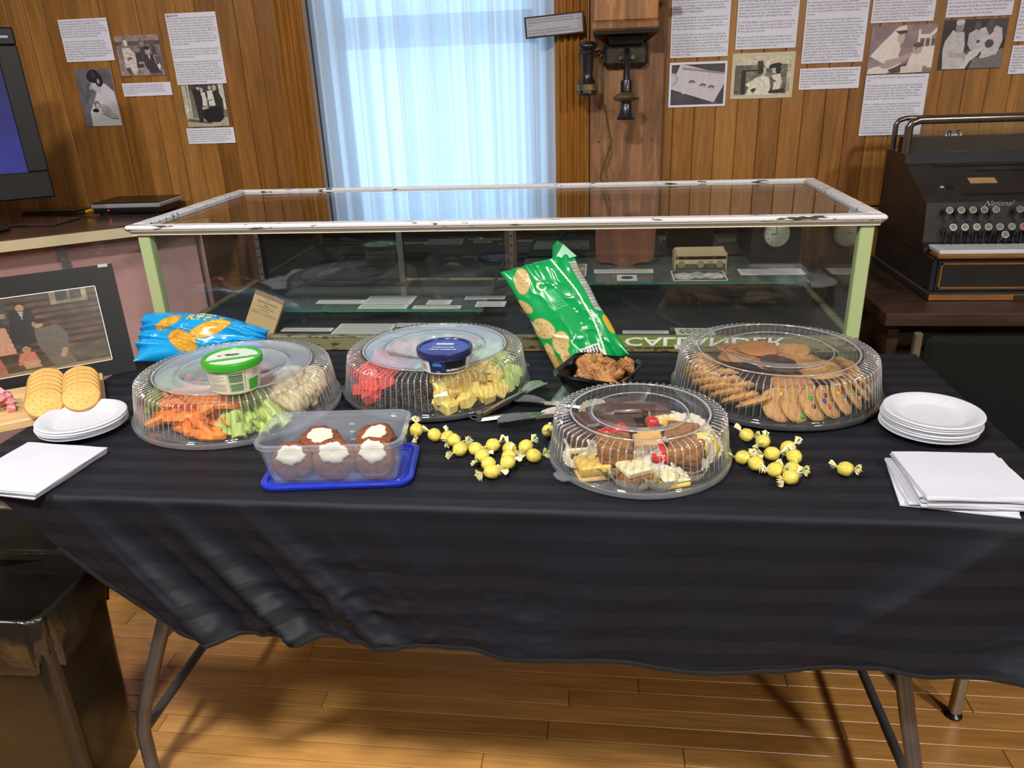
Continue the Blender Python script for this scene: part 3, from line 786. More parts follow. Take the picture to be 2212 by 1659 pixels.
M_iron = MT('black_japanned_metal', rgb(23, 24, 27), .38, .1, var=(14, rgb(34, 36, 38)), bump=(90, .06), coat=.15)
M_brass = MT('worn_gold_line', rgb(178, 122, 48), .35, .5, var=(30, rgb(140, 92, 32)))
M_ledge = WOOD('register_oak_ledge', [rgb(150, 98, 44), rgb(116, 72, 30)], .35, 'X', 24, 10, .2, rand=False)
rg = thing('cash_register', 'black antique cash register with round keys and glass top sign', 'cash register', (.80, 1.93, .80))
GX = .52
B().box(0, GX, 0, .42, 0, .022, ch=.004).build('plinth', M_iron, rg)
B().box(.004, GX, -.003, 0, .002, .016).build('plinth_line', M_ledge, rg)
B().box(.004, GX - .004, .008, .415, .022, .105, ch=.002).build('drawer_base', M_iron, rg)
fr = B(); fx0, fx1, fz0, fz1, t = .022, GX - .02, .030, .094, .004
fr.box(fx0, fx1, .004, .008, fz0, fz0 + t); fr.box(fx0, fx1, .004, .008, fz1 - t, fz1); fr.box(fx0, fx0 + t, .004, .008, fz0, fz1); fr.box(fx1 - t, fx1, .004, .008, fz0, fz1)
dw = B().box(.016, GX - .014, .003, .0082, .024, .100, ch=.001).build('drawer', M_iron, rg)
for z0, z1, x0, x1 in ((fz0, fz0 + t, fx0, fx1), (fz1 - t, fz1, fx0, fx1), (fz0, fz1, fx0, fx0 + t), (fz0, fz1, fx1 - t, fx1)):
    B().box(x0, x1, .0015, .003, z0, z1).build('gold_line', M_brass, dw)
B().box(.20, .30, -.006, -.003, .004, .015, ch=.002).build('name_plate', M_iron, rg)
B().box(.008, GX, -.006, .05, .105, .116, ch=.003).build('oak_ledge', M_ledge, rg)
B().box(.012, GX, .0, .075, .116, .126, ch=.0015).build('white_slab', MT('white_marble_slab', rgb(206, 206, 212), .25, var=(16, rgb(190, 192, 200)), coat=.3), rg)
prof = [(.425, .105), (.06, .105), (.062, .12), (.078, .13), (.092, .225), (.12, .236), (.27, .300), (.285, .325), (.425, .325)]
b = B(); n = len(prof)
vs = [(0, y, z) for y, z in prof] + [(GX, y, z) for y, z in prof]
b.add(vs, [tuple(range(n)), tuple(range(n, 2 * n))[::-1]] + [(i, n + i, n + (i + 1) % n, (i + 1) % n) for i in range(n)])
b.build('body', M_iron, rg)
# side cheek, slots, grooves and label on the sloping panel
sl = lambda t, off: (.12 + .15 * t - off * .392, .236 + .064 * t + off * .92)
def onslope(x0, x1, t0, t1, h, name, m):
    (ya, za), (yb, zb2) = sl(t0, 0), sl(t1, 0); (yc, zc), (yd, zd) = sl(t1, h), sl(t0, h)
    v = [(x0, ya, za), (x1, ya, za), (x1, yb, zb2), (x0, yb, zb2), (x0, yd, zd), (x1, yd, zd), (x1, yc, zc), (x0, yc, zc)]
    return B().add(v, [(0, 3, 2, 1), (4, 5, 6, 7), (0, 1, 5, 4), (1, 2, 6, 5), (2, 3, 7, 6), (3, 0, 4, 7)]).build(name, m, rg)
M_groove = MT('groove_black', rgb(7, 7, 8), .6, var=(30, rgb(5, 5, 6)))
onslope(.07, .5, .90, .95, .003, 'ridge', M_iron); onslope(.16, .5, .74, .77, .002, 'ridge', M_iron)
onslope(.13, .195, .36, .52, .0012, 'tan_label', MT('tan_paper_label', rgb(168, 138, 92), .7, var=(40, rgb(150, 120, 78))))
onslope(.095, .40, .03, .075, .0012, 'groove', M_groove); onslope(.068, .084, .20, .32, .001, 'window_slot', M_groove)
y, z = sl(.26, .001); B().ball(.006, 12, 8, 0, TR((.056, y, z)), (1, 1, .6)).build('lock', M_silver, rg, 1.0)
# keys: stem and round glass-faced cap
M_key = MT('key_ring_nickel', rgb(140, 140, 132), .25, .85, var=(50, rgb(110, 110, 102)))
M_kface = MT('key_face_ivory', rgb(112, 112, 98), .2, var=(50, rgb(80, 80, 70)), coat=.6)
M_kred = MT('key_face_red', rgb(150, 66, 54), .2, var=(50, rgb(120, 50, 42)), coat=.6)
M_num = MT('key_number_black', rgb(20, 20, 20), .5, var=(40, rgb(15, 15, 15)))
nums = ['5', '10', '15', '20', '25', '30', '35', '40', '45', '50', '60', '70', '80', '90', '1', '2', '3', '4', '6', '8']
ki = 0
for zrow, y0, xs in ((.209, .070, [.046, .073, .100, .126, .153, .208, .235, .262, .289]), (.171, .050, [.053, .080, .107, .134, .160, .187, .214, .241, .268]), (.153, .044, [.173])):
    for j, x in enumerate(xs):
        red = j >= 6 and zrow > .16
        kk = B().tube([(x, .085, zrow - .030), (x, .074, zrow - .026), (x, y0 + .006, zrow - .004)], .0016, 6).build('key', M_key, rg, 1.0)
        T = TR((x, y0, zrow), (PI / 2 - .5, 0, 0))
        B().lathe([(0, 0), (.0085, 0), (.0095, .002), (.0085, .0045), (.0075, .0045)], 16, 0, T).build('key_cap', M_key, kk, .7)
        B().cyl(.0077, .0077, .0030, .0042, 16, 0, T).build('key_face', M_kred if red else M_kface, kk)
        if zrow > .17 or True:
            s_ = '25' if zrow < .16 else nums[ki % len(nums)]
            lettering(s_, .0085, M_num, kk, lambda a, c, T=T: tuple(T @ Vector((a, c - .003, .0044))), 'key_number', align='CENTER')
        ki += 1
for k in range(26):
    x = .045 + k * .0175
    if x < GX - .01: B().box(x, x + .0025, .0655, .0725, .126, .158, 0).build('key_slot', M_groove, rg)
lettering('National', .019, M_silver, rg, lambda a, c: (.132 + a, .0885, .216 + c), 'maker_name', shear=.5)
# glass sign on top in a nickel frame
M_nick = MT('nickel_frame', rgb(150, 140, 136), .18, .9, var=(30, rgb(120, 108, 102)))
B().tube([(.006, .30, .325), (.006, .30, .392), (.012, .30, .402), (.03, .30, .408), (GX, .30, .408)], .009, 10, squash=1.2).build('sign_frame', M_nick, rg, 1.0)
B().tube([(.006, .40, .325), (.006, .40, .392), (.012, .40, .402), (.03, .40, .408), (GX, .40, .408)], .007, 10).build('sign_frame', M_nick, rg, 1.0)
B().box(.012, GX, .299, .301, .325, .402).build('sign_pane', M_glass, rg)
B().box(.012, GX, .399, .401, .325, .402).build('sign_pane', M_glass, rg)
B().box(.010, GX, .33, .37, .325, .362).build('flag_box', M_groove, rg)
for k, (s_, xx) in enumerate((('0', .128), ('5', .15))):
    fl = B().box(xx - .010, xx + .010, .345, .3465, .355, .378).build('price_flag', MT('white_flag', rgb(220, 220, 215), .5, var=(30, rgb(205, 205, 200))), rg)
    lettering(s_, .024, M_num, fl, lambda a, c, xx=xx: (xx + a, .3445, .360 + c), 'flag_number', align='CENTER', bold=.0006)
M_chrome = MT('chair_chrome', rgb(176, 168, 156), .25, .85, var=(20, rgb(150, 140, 128)))
M_chairfab = MT('dark_green_chair_fabric', rgb(13, 19, 16), .9, var=(300, rgb(19, 27, 22)), bump=(600, .3), spec=.2)
ch = thing('stacking_chair', 'steel framed chair with dark green woven back beside the table end', 'chair', (.96, 1.56, 0))
B().box(-.215, .21, .185, .215, .46, .765, ch=.012).build('backrest', M_chairfab, ch)
B().box(-.19, .21, -.18, .19, .43, .475, ch=.014).build('seat', M_chairfab, ch)
for sx in (-.232, .222):
    B().box(sx - .009, sx + .009, .195, .213, .42, .772, ch=.003).build('back_frame', M_chrome, ch)
for sx, sy in ((-.174, -.174), (.18, -.174), (-.20, .20), (.20, .20)):
    lg = B().box(sx - .011, sx + .011, sy - .011, sy + .011, .012, .435, ch=.003).build('leg', M_chrome, ch)
    B().lathe([(0, 0), (.017, 0), (.018, .006), (.009, .013)], 14, 0, TR((sx, sy, 0))).build('glide', M_tvgloss, lg, .6)
B().box(-.20, .20, -.18, -.165, .405, .43).build('seat_frame', M_chrome, ch)

# ================================================================ waste bin under the table
M_binbag = MT('black_bin_bag', rgb(22, 20, 18), .22, var=(6, rgb(34, 30, 26)), bump=(14, .35, .02), coat=.5)
M_bin = MT('brown_black_bin', rgb(27, 24, 19), .3, var=(5, rgb(21, 19, 15)), coat=.25)
def rrect(hx_, hy_, r, n=6):
    pts = []
    for cx_, cy_, a0 in ((hx_ - r, hy_ - r, 0), (-hx_ + r, hy_ - r, PI / 2), (-hx_ + r, -hy_ + r, PI), (hx_ - r, -hy_ + r, 1.5 * PI)):
        for k in range(n + 1):
            a = a0 + PI / 2 * k / n; pts.append((cx_ + r * math.cos(a), cy_ + r * math.sin(a)))
    return pts
def loft(b, rings, mi=0, cap0=False, cap1=False, T=None):
    vs = [p for r in rings for p in r]; n = len(rings[0]); fs = []
    for i in range(len(rings) - 1):
        for k in range(n): fs.append((i * n + k, i * n + (k + 1) % n, (i + 1) * n + (k + 1) % n, (i + 1) * n + k))
    if cap0: fs.append(tuple(range(n))[::-1])
    if cap1: m = (len(rings) - 1) * n; fs.append(tuple(range(m, m + n)))
    return b.add(vs, fs, mi, T)
bn = thing('waste_bin', 'dark plastic waste bin lined with a black bag under the table end', 'bin', (-1.145, 1.066, 0), (0, 0, .05))
ring = lambda sx, sy, z, r=.03: [(x, y, z) for x, y in rrect(sx, sy, r)]
loft(B(), [ring(.142, .088, 0), ring(.146, .091, .06), ring(.163, .103, .485), ring(.157, .097, .485), ring(.140, .085, .02)], cap0=True, cap1=True).build('body', M_bin, bn, .8)
def bagring(sx, sy, z, amp, sd):
    pts = []
    for k, (x, y) in enumerate(rrect(sx, sy, .035, 8)):
        d = amp * (math.sin(k * 1.9 + sd) * .6 + math.sin(k * .83 + sd * 2) * .5)
        n_ = math.hypot(x, y); pts.append((x * (1 + d / n_), y * (1 + d / n_), z + amp * .8 * math.sin(k * .7 + sd)))
    return pts
loft(B(), [bagring(.10, .06, .06, .012, 1), bagring(.140, .084, .30, .009, 2), bagring(.158, .098, .495, .004, 3), bagring(.166, .106, .503, .003, 3.3), bagring(.170, .110, .492, .003, 3.6), bagring(.168, .108, .45, .006, 4.2), bagring(.163, .104, .405, .009, 5), bagring(.160, .102, .385, .010, 5.4)], cap0=True).build('bin_bag', M_binbag, bn, 3.2)
# ================================================================ papers and photographs on the back wall
M_paper = MT('white_paper', rgb(228, 228, 242), .75, var=(30, rgb(222, 222, 236)))
M_ink = MT('grey_black_ink', rgb(52, 52, 62), .7, var=(200, rgb(62, 62, 72)))
M_photo = PAINT('matte_photo_print', .45)
PY = WY - .0022
def sheet(x0, x1, z0, z1, text, label, lines=None, bold1=False, grp='printed history sheets pinned to the planks'):
    t = thing('text_sheet', label, 'paper', (x0, PY, z1), group=grp)
    B().box(0, x1 - x0, -.0008, .0004, z0 - z1, 0).build('paper', M_paper, t)
    ls = text.strip('\n').split('\n')
    h = z1 - z0; pitch = (h - .007) / (len(ls) + .1); n = max(len(l) for l in ls)
    size = min(.0071, pitch * .92)
    if bold1:
        lettering(ls[0], size, M_ink, t, lambda a, c: (.004 + a, -.0011, -.004 - size * .75 + c), bold=.00025, res=1)
        ls[0] = ''
    body = '\n'.join(ls)
    vs, fs = text_geo(body, size, res=1, linedist=pitch / size)
    wid = max(v[0] for v in vs) or 1
    k = min(1.0, (x1 - x0 - .008) / wid)
    B().add([(.004 + v[0] * k, -.0011, -.004 - size * .75 + v[1]) for v in vs], fs).build('lettering', M_ink, t)
    return t
def photo(x0, x1, z0, z1, cv, label, border=0.0, bcol=None, name='photograph'):
    w, h = x1 - x0, z1 - z0
    t = thing(name, label, 'photograph', (x0, PY, z1), group='old photographs pinned to the planks')
    B().box(0, w, -.0008, .0004, -h, 0).build('print_paper', bcol or M_paper, t)
    flat_print('picture', cv, w - 2 * border, h - 2 * border, M_photo, t, (border, -.0012, -border))
    return t

sheet(-1.728, -1.562, 1.445, 1.569, """Back in the town of Callander, Dr. Dafoe told people about
the birth including the babies' grandfather M. Oliva
Dionne and uncle M. Leon Dionne, who was the first to
alert the media to the birth of his nieces. Some customers
also heard the doctor referring to the tiny girls as 'five little
French frogs', which is a derogatory term towards
Francophones and insulted the Dionne family.

Despite the doctor's belief that the babies would not
survive, he returned to the home around 5:00am with a
bilingual nurse named Nurse Yvonne Leroux and was
surprised to find all five still living thanks to the efforts of
the midwives. Nurse Leroux took over the task of keeping
the girls alive by refilling and rotating hot water bottles to
keep them warm and feeding them sterilized water
through an eye dropper.""", 'printed sheet with two paragraphs nearest the television')
sheet(-1.556, -1.389, 1.335, 1.375, """Nurse Leroux was a twenty-one year old graduate nurse
whose first big assignment was that of the identical sisters.
She would later go on to marry the official photographer,
Fred Davis, give lectures, and host her own radio program
in New York City.""", 'short five-line caption strip under the photograph of the seated group')
sheet(-1.365, -1.199, 1.364, 1.571, """May 28, 1934
Nurse Leroux stayed awake the whole night tending to the
girls and they continued to breathe as morning came. The
babies now needed more to eat than just the sterilized
water. Dr. Dafoe created a formula that was made up of
cow's milk, sterilized water, and corn syrup that was to be
fed to the girls every few hours by eye dropper. When one
of the sisters took a "spell" and began to turn blue, he
instructed Nurse Leroux to give them a few drops of rum
mixed with sterilized water to stimulate their hearts. Days
later, on June 1, the arrival of oxygen replaced the rum
and was more efficient.

By the afternoon a small portion of breast milk had arrived
from the local Red Cross, thanks to the efforts of Nurse
Marie Clouter, and had been given to the three smallest,
but more was still needed.

By now the miraculous birth was drawing the attention of
newspapers and the Chicago American took a special
interest. They told one of their reporters, Mr. Charlie
Blake, to find an incubator that did not run on electricity
and bring it north while the editor of the health section of
the paper and President of the Chicago Board of Health,
Dr. Herman Bundesen, tracked down breast milk and
had it sent by express. Help was on the way, but whether
it would arrive in time nobody knew.""", 'long printed sheet headed with a bold date beside the window casing', bold1=True)
sheet(-1.364, -1.201, 1.182, 1.231, """It was this uncertainty about his daughter's future that led
M. Dionne to answer a phone call from Chicago promoter
Mr. Ivan Spears who proposed an exhibition contract that
would guarantee large sums of money and the best
medical care - if the five identical babies would be put on
display for the public to see at the World's Fair.""", 'six-line caption strip under the photograph of men around a black box')
sheet(.193, .360, 1.386, 1.562, """that the girls were doing
better once they were given the
breast milk. Members of the family had been working hard
to keep the house warm and stove burning strong as they
waited for the incubator to arrive, which came in the
afternoon alongside Mr. Blake. It finally seemed that the
girls might have a fighting chance.

The incubator was warmed by pouring hot water into its
walls that surrounded the inner compartment and a moist
sponge made sure that the air was kept moist. It was
meant for only one baby but, because of the small size of
the sisters, three of them could fit inside.

The World's Fair offer was still on M. Dionne's mind. He
spoke with his priest, Father Daniel Routhier who offered
to act as his business manager (and would receive 7% of
the profits), and Dr. Dafoe who advised him that he should
consider the deal because the chances of the babies
surviving were still low and he had five other children to
look after. M. Dionne left with Father Routhier to go meet
Mr. Spears in Orillia.""", 'long printed sheet next to the wall telephone above the white-bordered photograph')
sheet(.380, .551, 1.402, 1.552, """the girls were well
enough, M. Dionne would receive $100 (approximately
$1800 CDN today) weekly upon signing the contract and
once the family was in Chicago it was to be raised to $250
(approximately $4600 CDN today) which did not include
the medical care costs or their living expenses for the
duration of their time there. He signed the contract
believing he was doing the right thing for his children.

In 1941 Lilian Barker, a reporter for the New York Daily
News, wrote a book called The Quints Have A Family on
behalf of the Dionne family. In it, she describes why M.
Dionne signed the contract:

"Because his wife and babies were so critically ill, and, in
his financial distress he hadn't known how, even if they
survived, he could provide the medical care they would all
require for months and months to come.\"""", 'printed sheet directly above the cream-bordered photograph of a couple')
sheet(.571, .743, 1.357, 1.540, """in great pain.

Dr. Dafoe performed an enema using a small glass
syringe, rubber tubing and saltwater solution, which would
be a very risky procedure for the delicate girls, but if it was
not done, they would likely die. Fortunately, it was a
success.

At this time news of the World's Fair deal had hit the
papers and M. Dionne was harassed by other promoters
all trying to offer better deals and more money. Some
newspapers in the United States also portrayed a conflict
between M. Dionne and Dr. Dafoe making it appear that
the doctor was against the deal and was the hero who was
stopping the babies from being put on display. This was
not true, as Dr. Dafoe was quoted by the North Bay
Nugget (one of the most reliable and unbiased papers
regarding its reporting on this story at the time) as being
pleased the family would receive money and was not
against exhibition if the babies' health was the priority.
This would be one of many instances where the media
would influence public opinion to view the Dionne family
negatively, while praising the country doctor.""", 'long printed sheet above the seven-line strip')
sheet(.571, .741, 1.286, 1.344, """The attention and scrutiny over the World's Fair caused M.
Dionne to return the $100 cheque, and renounce the
contract stating that his wife had not signed and therefore
the contract wasn't legal. According to Mr. Spears
however, it was a binding and legal document and the girls
would be coming to Chicago as soon as they were well
enough too.""", 'seven-line printed strip below the long sheet, above bare planks')
sheet(.752, .921, 1.457, 1.530, """a proper nursery in the
home. To make room the
installed shelves and furniture that was not necessary was
removed. In her enthusiasm to scrub the floors and walls
of the home, it appears that she overlooked how her
actions would be perceived by M. and Mme. Dionne.
While they were grateful for the help their daughters were
receiving it was coming at the expense of being made to
feel like strangers in their own home.""", 'printed sheet directly above the photograph of a veiled nurse')
sheet(.759, .933, 1.151, 1.319, """Years later Nurse de Kiriline reflected on her actions and
said:

"The family's attitude was very hostile. They felt that they
had been ousted and, of course, they were... Now, I think
I would take much more time with the parents - realize
much more their feelings. But I was too taken up just
keeping the babies alive, to the detriment of my relations
with the family. I really was quite brusque."

Nurse de Kiriline was of Swedish descent and had worked
as a nurse in Europe in the First World War. She married
a Russian Lieutenant and the two of them would be
captured by the Bolsheviks. She was released, but her
husband was not and was later executed. She travelled to
Northern Ontario where Red Cross nurses were in
demand and would end up working alongside Dr. Dafoe at
times. In 1935 Nurse de Kiriline retired from nursing and
became a naturalist, taking a special interest in
birdwatching. She would end up submitting over one
hundred reviews and seventeen scientific papers to the
American Ornithologists Union.""", 'long printed sheet below the veiled nurse photograph, partly behind the cash register')
sheet(.952, 1.127, 1.463, 1.525, """Mme. Dionne longed to
care for her babies while she was not allowed to help. In
the Toronto Star she said: "I long to hold my little juveniles
and sponge them off just like the nurses. But they don't
even want me around... They don't want Oliva around
either. We are outcasts in our own home.\"""", 'printed sheet directly above the photograph of figures in white coats')
sheet(1.145, 1.315, 1.394, 1.520, """were built across the road
Dafoe Hospital was
opened and the girls
were moved with the
nurses and doctor to
the new building and
the parents could only
visit when they were
permitted to
do so at the
time.""", 'printed sheet past the white coats photograph, upper of two')
sheet(1.146, 1.315, 1.309, 1.384, """Dafoe Hospital was
Constructed directly
across Dr. Dafoe
The Queen was
donated to the
needed to be
separated
to their new home
family.""", 'printed strip past the white coats photograph, lower of two')

PC = lambda nx_, ny_, bg_: Canvas(nx_ * 2, ny_ * 2, bg_)
# --- the photographs, drawn as flat prints
def P_group():
    c = PC(104, 84, (158, 140, 140)); c.rect(0, 0, 1, .14, (150, 128, 128)); c.rect(0, .14, 1, .24, (92, 78, 80)); c.rect(.0, .24, 1, .6, (140, 124, 124)); c.noise(.25, 14, 10, 2)
    c.rect(.52, .16, .66, .55, (110, 96, 98)); c.ell(.60, .22, .05, .07, (150, 130, 128)); c.poly([(.55, .28), (.66, .28), (.68, .65), (.5, .65)], (80, 70, 74))
    c.poly([(.13, .3), (.3, .3), (.38, .42), (.44, .72), (.36, .97), (.26, 1), (.24, .78), (.14, .78)], (216, 204, 200)); c.ell(.19, .24, .055, .075, (150, 128, 124)); c.poly([(.18, .12), (.27, .11), (.28, .24), (.21, .26)], (222, 212, 208))
    c.line([(.2, .42), (.36, .5)], .012, (172, 156, 152)); c.poly([(.2, .55), (.3, .52), (.34, .58), (.22, .62)], (130, 112, 112)); c.poly([(.14, .80), (.24, .80), (.3, 1), (.2, 1)], (96, 82, 84))
    c.ell(.47, .36, .045, .06, (148, 128, 126)); c.poly([(.42, .42), (.53, .42), (.56, .8), (.40, .8)], (70, 62, 68)); c.ell(.5, .68, .05, .03, (176, 160, 156))
    c.ell(.70, .40, .06, .09, (186, 166, 160)); c.ell(.69, .32, .07, .05, (60, 52, 56)); c.poly([(.6, .50), (.8, .47), (.84, .72), (.96, .98), (.7, 1), (.58, .72)], (66, 58, 64)); c.poly([(.69, .5), (.74, .5), (.72, .62)], (220, 208, 204))
    c.poly([(.78, .2), (.9, .3), (.9, .5), (.8, .48)], (84, 74, 78)); c.poly([(.84, .52), (1, .55), (1, .85), (.86, .78)], (104, 92, 94)); c.poly([(.86, .76), (.93, .7), (.95, .78), (.9, .88)], (222, 212, 208))
    c.rect(0, .94, 1, 1, (150, 134, 132), .5); return c.noise(.12, 40, 34, 6)
def P_nurse():
    c = PC(90, 124, (104, 100, 112)); c.noise(.25, 5, 6, 4); c.ell(.32, .56, .12, .06, (128, 124, 136), 0, .6)
    c.poly([(.62, .24), (.78, .26), (.98, .40), (1, .62), (1, 1), (.18, 1), (.2, .74), (.34, .6), (.48, .42)], (206, 204, 212)); c.poly([(.3, .62), (.42, .58), (.5, .72), (.34, .76)], (206, 204, 212))
    c.ell(.49, .26, .115, .125, (196, 190, 196), -.25); c.poly([(.36, .26), (.31, .345), (.38, .36)], (196, 190, 196)); c.poly([(.44, .34), (.66, .26), (.62, .42), (.48, .40)], (190, 186, 192))
    c.ell(.49, .125, .19, .115, (36, 34, 40), -.1); c.ell(.62, .19, .115, .12, (40, 38, 44)); c.ell(.6, .215, .03, .045, (180, 174, 180)); c.ell(.50, .09, .05, .05, (72, 70, 78), 0, .7)
    c.line([(.34, .27), (.38, .265)], .008, (70, 66, 74)); c.line([(.35, .325), (.39, .33)], .006, (120, 112, 120))
    c.ell(.43, .62, .085, .07, (120, 112, 118)); c.ell(.44, .64, .05, .045, (190, 184, 190)); c.ell(.36, .72, .09, .035, (30, 28, 34)); c.poly([(.5, .6), (.72, .64), (.82, .76), (.98, .84), (.96, .88), (.66, .82), (.52, .74)], (172, 166, 174)); c.line([(.55, .78), (.78, .87), (.95, .88)], .012, (120, 116, 124))
    return c.noise(.05, 30, 40, 8)
def P_box():
    c = PC(100, 90, (120, 116, 106)); c.rect(0, 0, .16, .8, (196, 192, 176)); c.rect(.1, 0, .13, .8, (150, 146, 132)); c.rect(.88, 0, 1, .6, (202, 198, 184)); c.rect(.18, 0, .30, .12, (70, 66, 60)); c.rect(.3, 0, .88, .3, (66, 62, 58)); c.noise(.15, 8, 8, 3)
    c.rect(0, .78, 1, 1, (176, 168, 148)); c.poly([(.05, .8), (.6, .9), (.6, .94), (0, .86)], (90, 86, 78)); c.noise(.12, 14, 12, 9)
    for x, y, w in ((.47, .12, .10), (.67, .08, .11)):
        c.ell(x, y, .04, .055, (186, 180, 168)); c.poly([(x - w * .7, y + .07), (x + w * .7, y + .06), (x + w * .8, .5), (x - w * .6, .5)], (220, 218, 208))
    c.poly([(.24, .1), (.42, .1), (.46, .3), (.44, .55), (.40, .9), (.30, .9), (.28, .5)], (44, 42, 44)); c.ell(.39, .06, .045, .065, (176, 168, 156)); c.ell(.38, .02, .05, .035, (50, 46, 44))
    c.poly([(.72, .16), (.86, .14), (.94, .36), (.94, .56), (.88, .84), (.78, .84)], (48, 46, 48)); c.ell(.78, .08, .05, .07, (180, 174, 164))
    c.poly([(.42, .55), (.86, .50), (.92, .78), (.80, .90), (.5, .90), (.42, .8)], (26, 26, 28)); c.poly([(.4, .54), (.55, .5), (.58, .56), (.44, .6)], (176, 170, 158)); c.line([(.58, .5), (.6, .38), (.7, .36)], .008, (30, 30, 30))
    return c.noise(.1, 30, 26, 12)
def P_tray():
    c = PC(96, 70, (70, 66, 74)); c.noise(.2, 6, 5, 5); c.poly([(-.02, .58), (.16, .0), (.30, .02), (1.02, .28), (1.0, .5), (.82, .96), (.0, .60)], (206, 198, 206)); c.poly([(.2, .06), (1, .22), (1, .27), (.2, .12)], (150, 140, 150)); c.ell(.03, .36, .10, .16, (180, 170, 178)); c.ell(.02, .36, .06, .1, (200, 192, 200))
    for x, y in ((.39, .44), (.60, .53), (.76, .58)):
        c.ell(x, y, .062, .055, (110, 100, 108)); c.ell(x, y + .035, .06, .03, (198, 190, 198))
    c.ell(.24, .70, .028, .03, (212, 206, 212)); return c.noise(.05, 30, 22, 7)
def P_couple():
    c = PC(96, 70, (198, 190, 164)); c.rect(.08, .0, .92, .30, (206, 198, 172)); c.rect(.0, .22, .94, .96, (116, 110, 96)); c.noise(.35, 12, 10, 6); c.rect(0, 0, .99, .22, (206, 198, 172)); c.rect(.0, .22, .16, .98, (90, 86, 74), .5); c.rect(.12, .34, .20, .98, (40, 38, 34)); c.rect(.12, .34, .4, .38, (48, 46, 40)); c.rect(.40, .12, .50, .3, (60, 56, 52)); c.ell(.58, .22, .05, .09, (226, 220, 200))
    c.poly([(.20, .72), (.40, .54), (.52, .50), (.62, .56), (.66, .80), (.62, 1), (.22, 1), (.26, .8)], (226, 222, 204)); c.ell(.51, .40, .055, .11, (206, 196, 178)); c.ell(.46, .36, .055, .11, (50, 46, 44)); c.line([(.5, .46), (.54, .47)], .008, (80, 70, 64)); c.poly([(.30, .86), (.38, .8), (.40, .88), (.34, .95)], (60, 56, 50))
    c.ell(.72, .36, .06, .09, (190, 182, 166)); c.ell(.72, .25, .12, .06, (28, 28, 28), -.25); c.ell(.78, .36, .05, .11, (34, 32, 32)); c.poly([(.66, .5), (.82, .46), (.86, .68), (.82, .90), (.70, .92), (.72, .66)], (224, 218, 200)); c.poly([(.64, .9), (.9, .84), (.92, .97), (.62, .97)], (40, 40, 36)); c.line([(.64, .56), (.74, .66)], .012, (60, 56, 52)); return c.noise(.14, 30, 24, 9)
def P_veil():
    c = PC(110, 78, (146, 126, 130)); c.noise(.18, 4, 5, 3); c.rect(.72, .1, 1, .85, (150, 132, 134), .5)
    c.poly([(.40, .04), (.52, .0), (.54, .10), (.46, .20), (.34, .72), (.26, .80), (.02, .62), (.10, .48)], (228, 218, 212)); c.ell(.465, .26, .055, .13, (196, 176, 170)); c.poly([(.36, .12), (.54, .10), (.55, .16), (.44, .19)], (70, 58, 62)); c.poly([(.36, .46), (.44, .34), (.48, .5), (.46, .62), (.52, .78), (.30, 1), (0, 1), (.02, .88), (.3, .8)], (224, 214, 208)); c.ell(.28, .83, .09, .06, (176, 152, 148))
    c.poly([(.26, .72), (.44, .68), (.66, .56), (.72, .62), (.5, .78), (.32, .9)], (182, 158, 152)); c.poly([(.32, .92), (.62, .78), (.62, .96), (.38, 1)], (78, 64, 70))
    c.line([(.74, .12), (.75, .62)], .018, (226, 216, 206)); c.poly([(.73, .2), (.90, .2), (1, .06), (1, .16), (.9, .28), (.73, .28)], (226, 216, 206))
    for x in (.84, .92): c.line([(x, .24), (x, .5)], .012, (222, 212, 204))
    for x in (.795, .88, .965): c.rect(x - .03, .3, x + .03, .48, (104, 90, 92))
    c.poly([(.78, .46), (1, .44), (1, .86), (.6, .86), (.66, .6)], (226, 216, 208)); c.ell(.74, .50, .075, .115, (186, 162, 154)); c.ell(.74, .42, .075, .055, (90, 74, 76)); c.ell(.72, .5, .012, .016, (96, 80, 80)); c.poly([(.52, .86), (.86, .82), (.86, .98), (.52, 1)], (220, 208, 198)); c.poly([(.94, .5), (1, .5), (1, .9), (.92, .9)], (226, 216, 208)); return c.noise(.05, 30, 24, 5)
def P_coats():
    c = PC(100, 76, (44, 40, 46)); c.noise(.2, 5, 5, 4); c.rect(.72, .0, 1, .4, (96, 90, 96), .5); c.poly([(.55, .7), (1, .6), (1, 1), (.5, 1)], (118, 112, 116))
    c.ell(.26, .14, .065, .13, (150, 142, 146)); c.ell(.26, .05, .07, .06, (196, 190, 194)); c.poly([(.16, .2), (.24, .26), (.34, .24), (.38, .5), (.38, .66), (.40, .8), (.36, 1), (.08, 1), (.04, .6), (.06, .42)], (196, 190, 194)); c.poly([(.14, .64), (.46, .68), (.46, .78), (.16, .76)], (176, 168, 172)); c.ell(.46, .66, .05, .05, (90, 80, 84))
    c.ell(.54, .14, .05, .1, (84, 76, 82)); c.poly([(.42, .28), (.52, .2), (.62, .26), (.66, .56), (.48, .62), (.42, .5)], (186, 180, 184))
    c.ell(.74, .16, .07, .15, (76, 70, 74)); c.poly([(.58, .2), (.66, .16), (.74, .34), (.82, .14), (.92, .2), (.96, .44), (.9, .72), (.66, .8), (.56, .6)], (200, 194, 198)); c.poly([(.70, .08), (.78, .10), (.80, .26), (.74, .34), (.68, .2)], (84, 78, 82))
    c.ell(.76, .50, .07, .085, (74, 68, 72)); c.ell(.60, .70, .06, .075, (66, 60, 64)); c.poly([(.46, .66), (.56, .58), (.66, .6), (.60, .74), (.5, .84), (.44, 1), (.34, 1)], (214, 208, 210)); c.ell(.58, .45, .03, .035, (90, 82, 86)); return c.noise(.1, 26, 22, 8)
photo(-1.550, -1.401, 1.396, 1.515, P_group(), 'sepia photograph of people seated together, a white-capped nurse at one side')
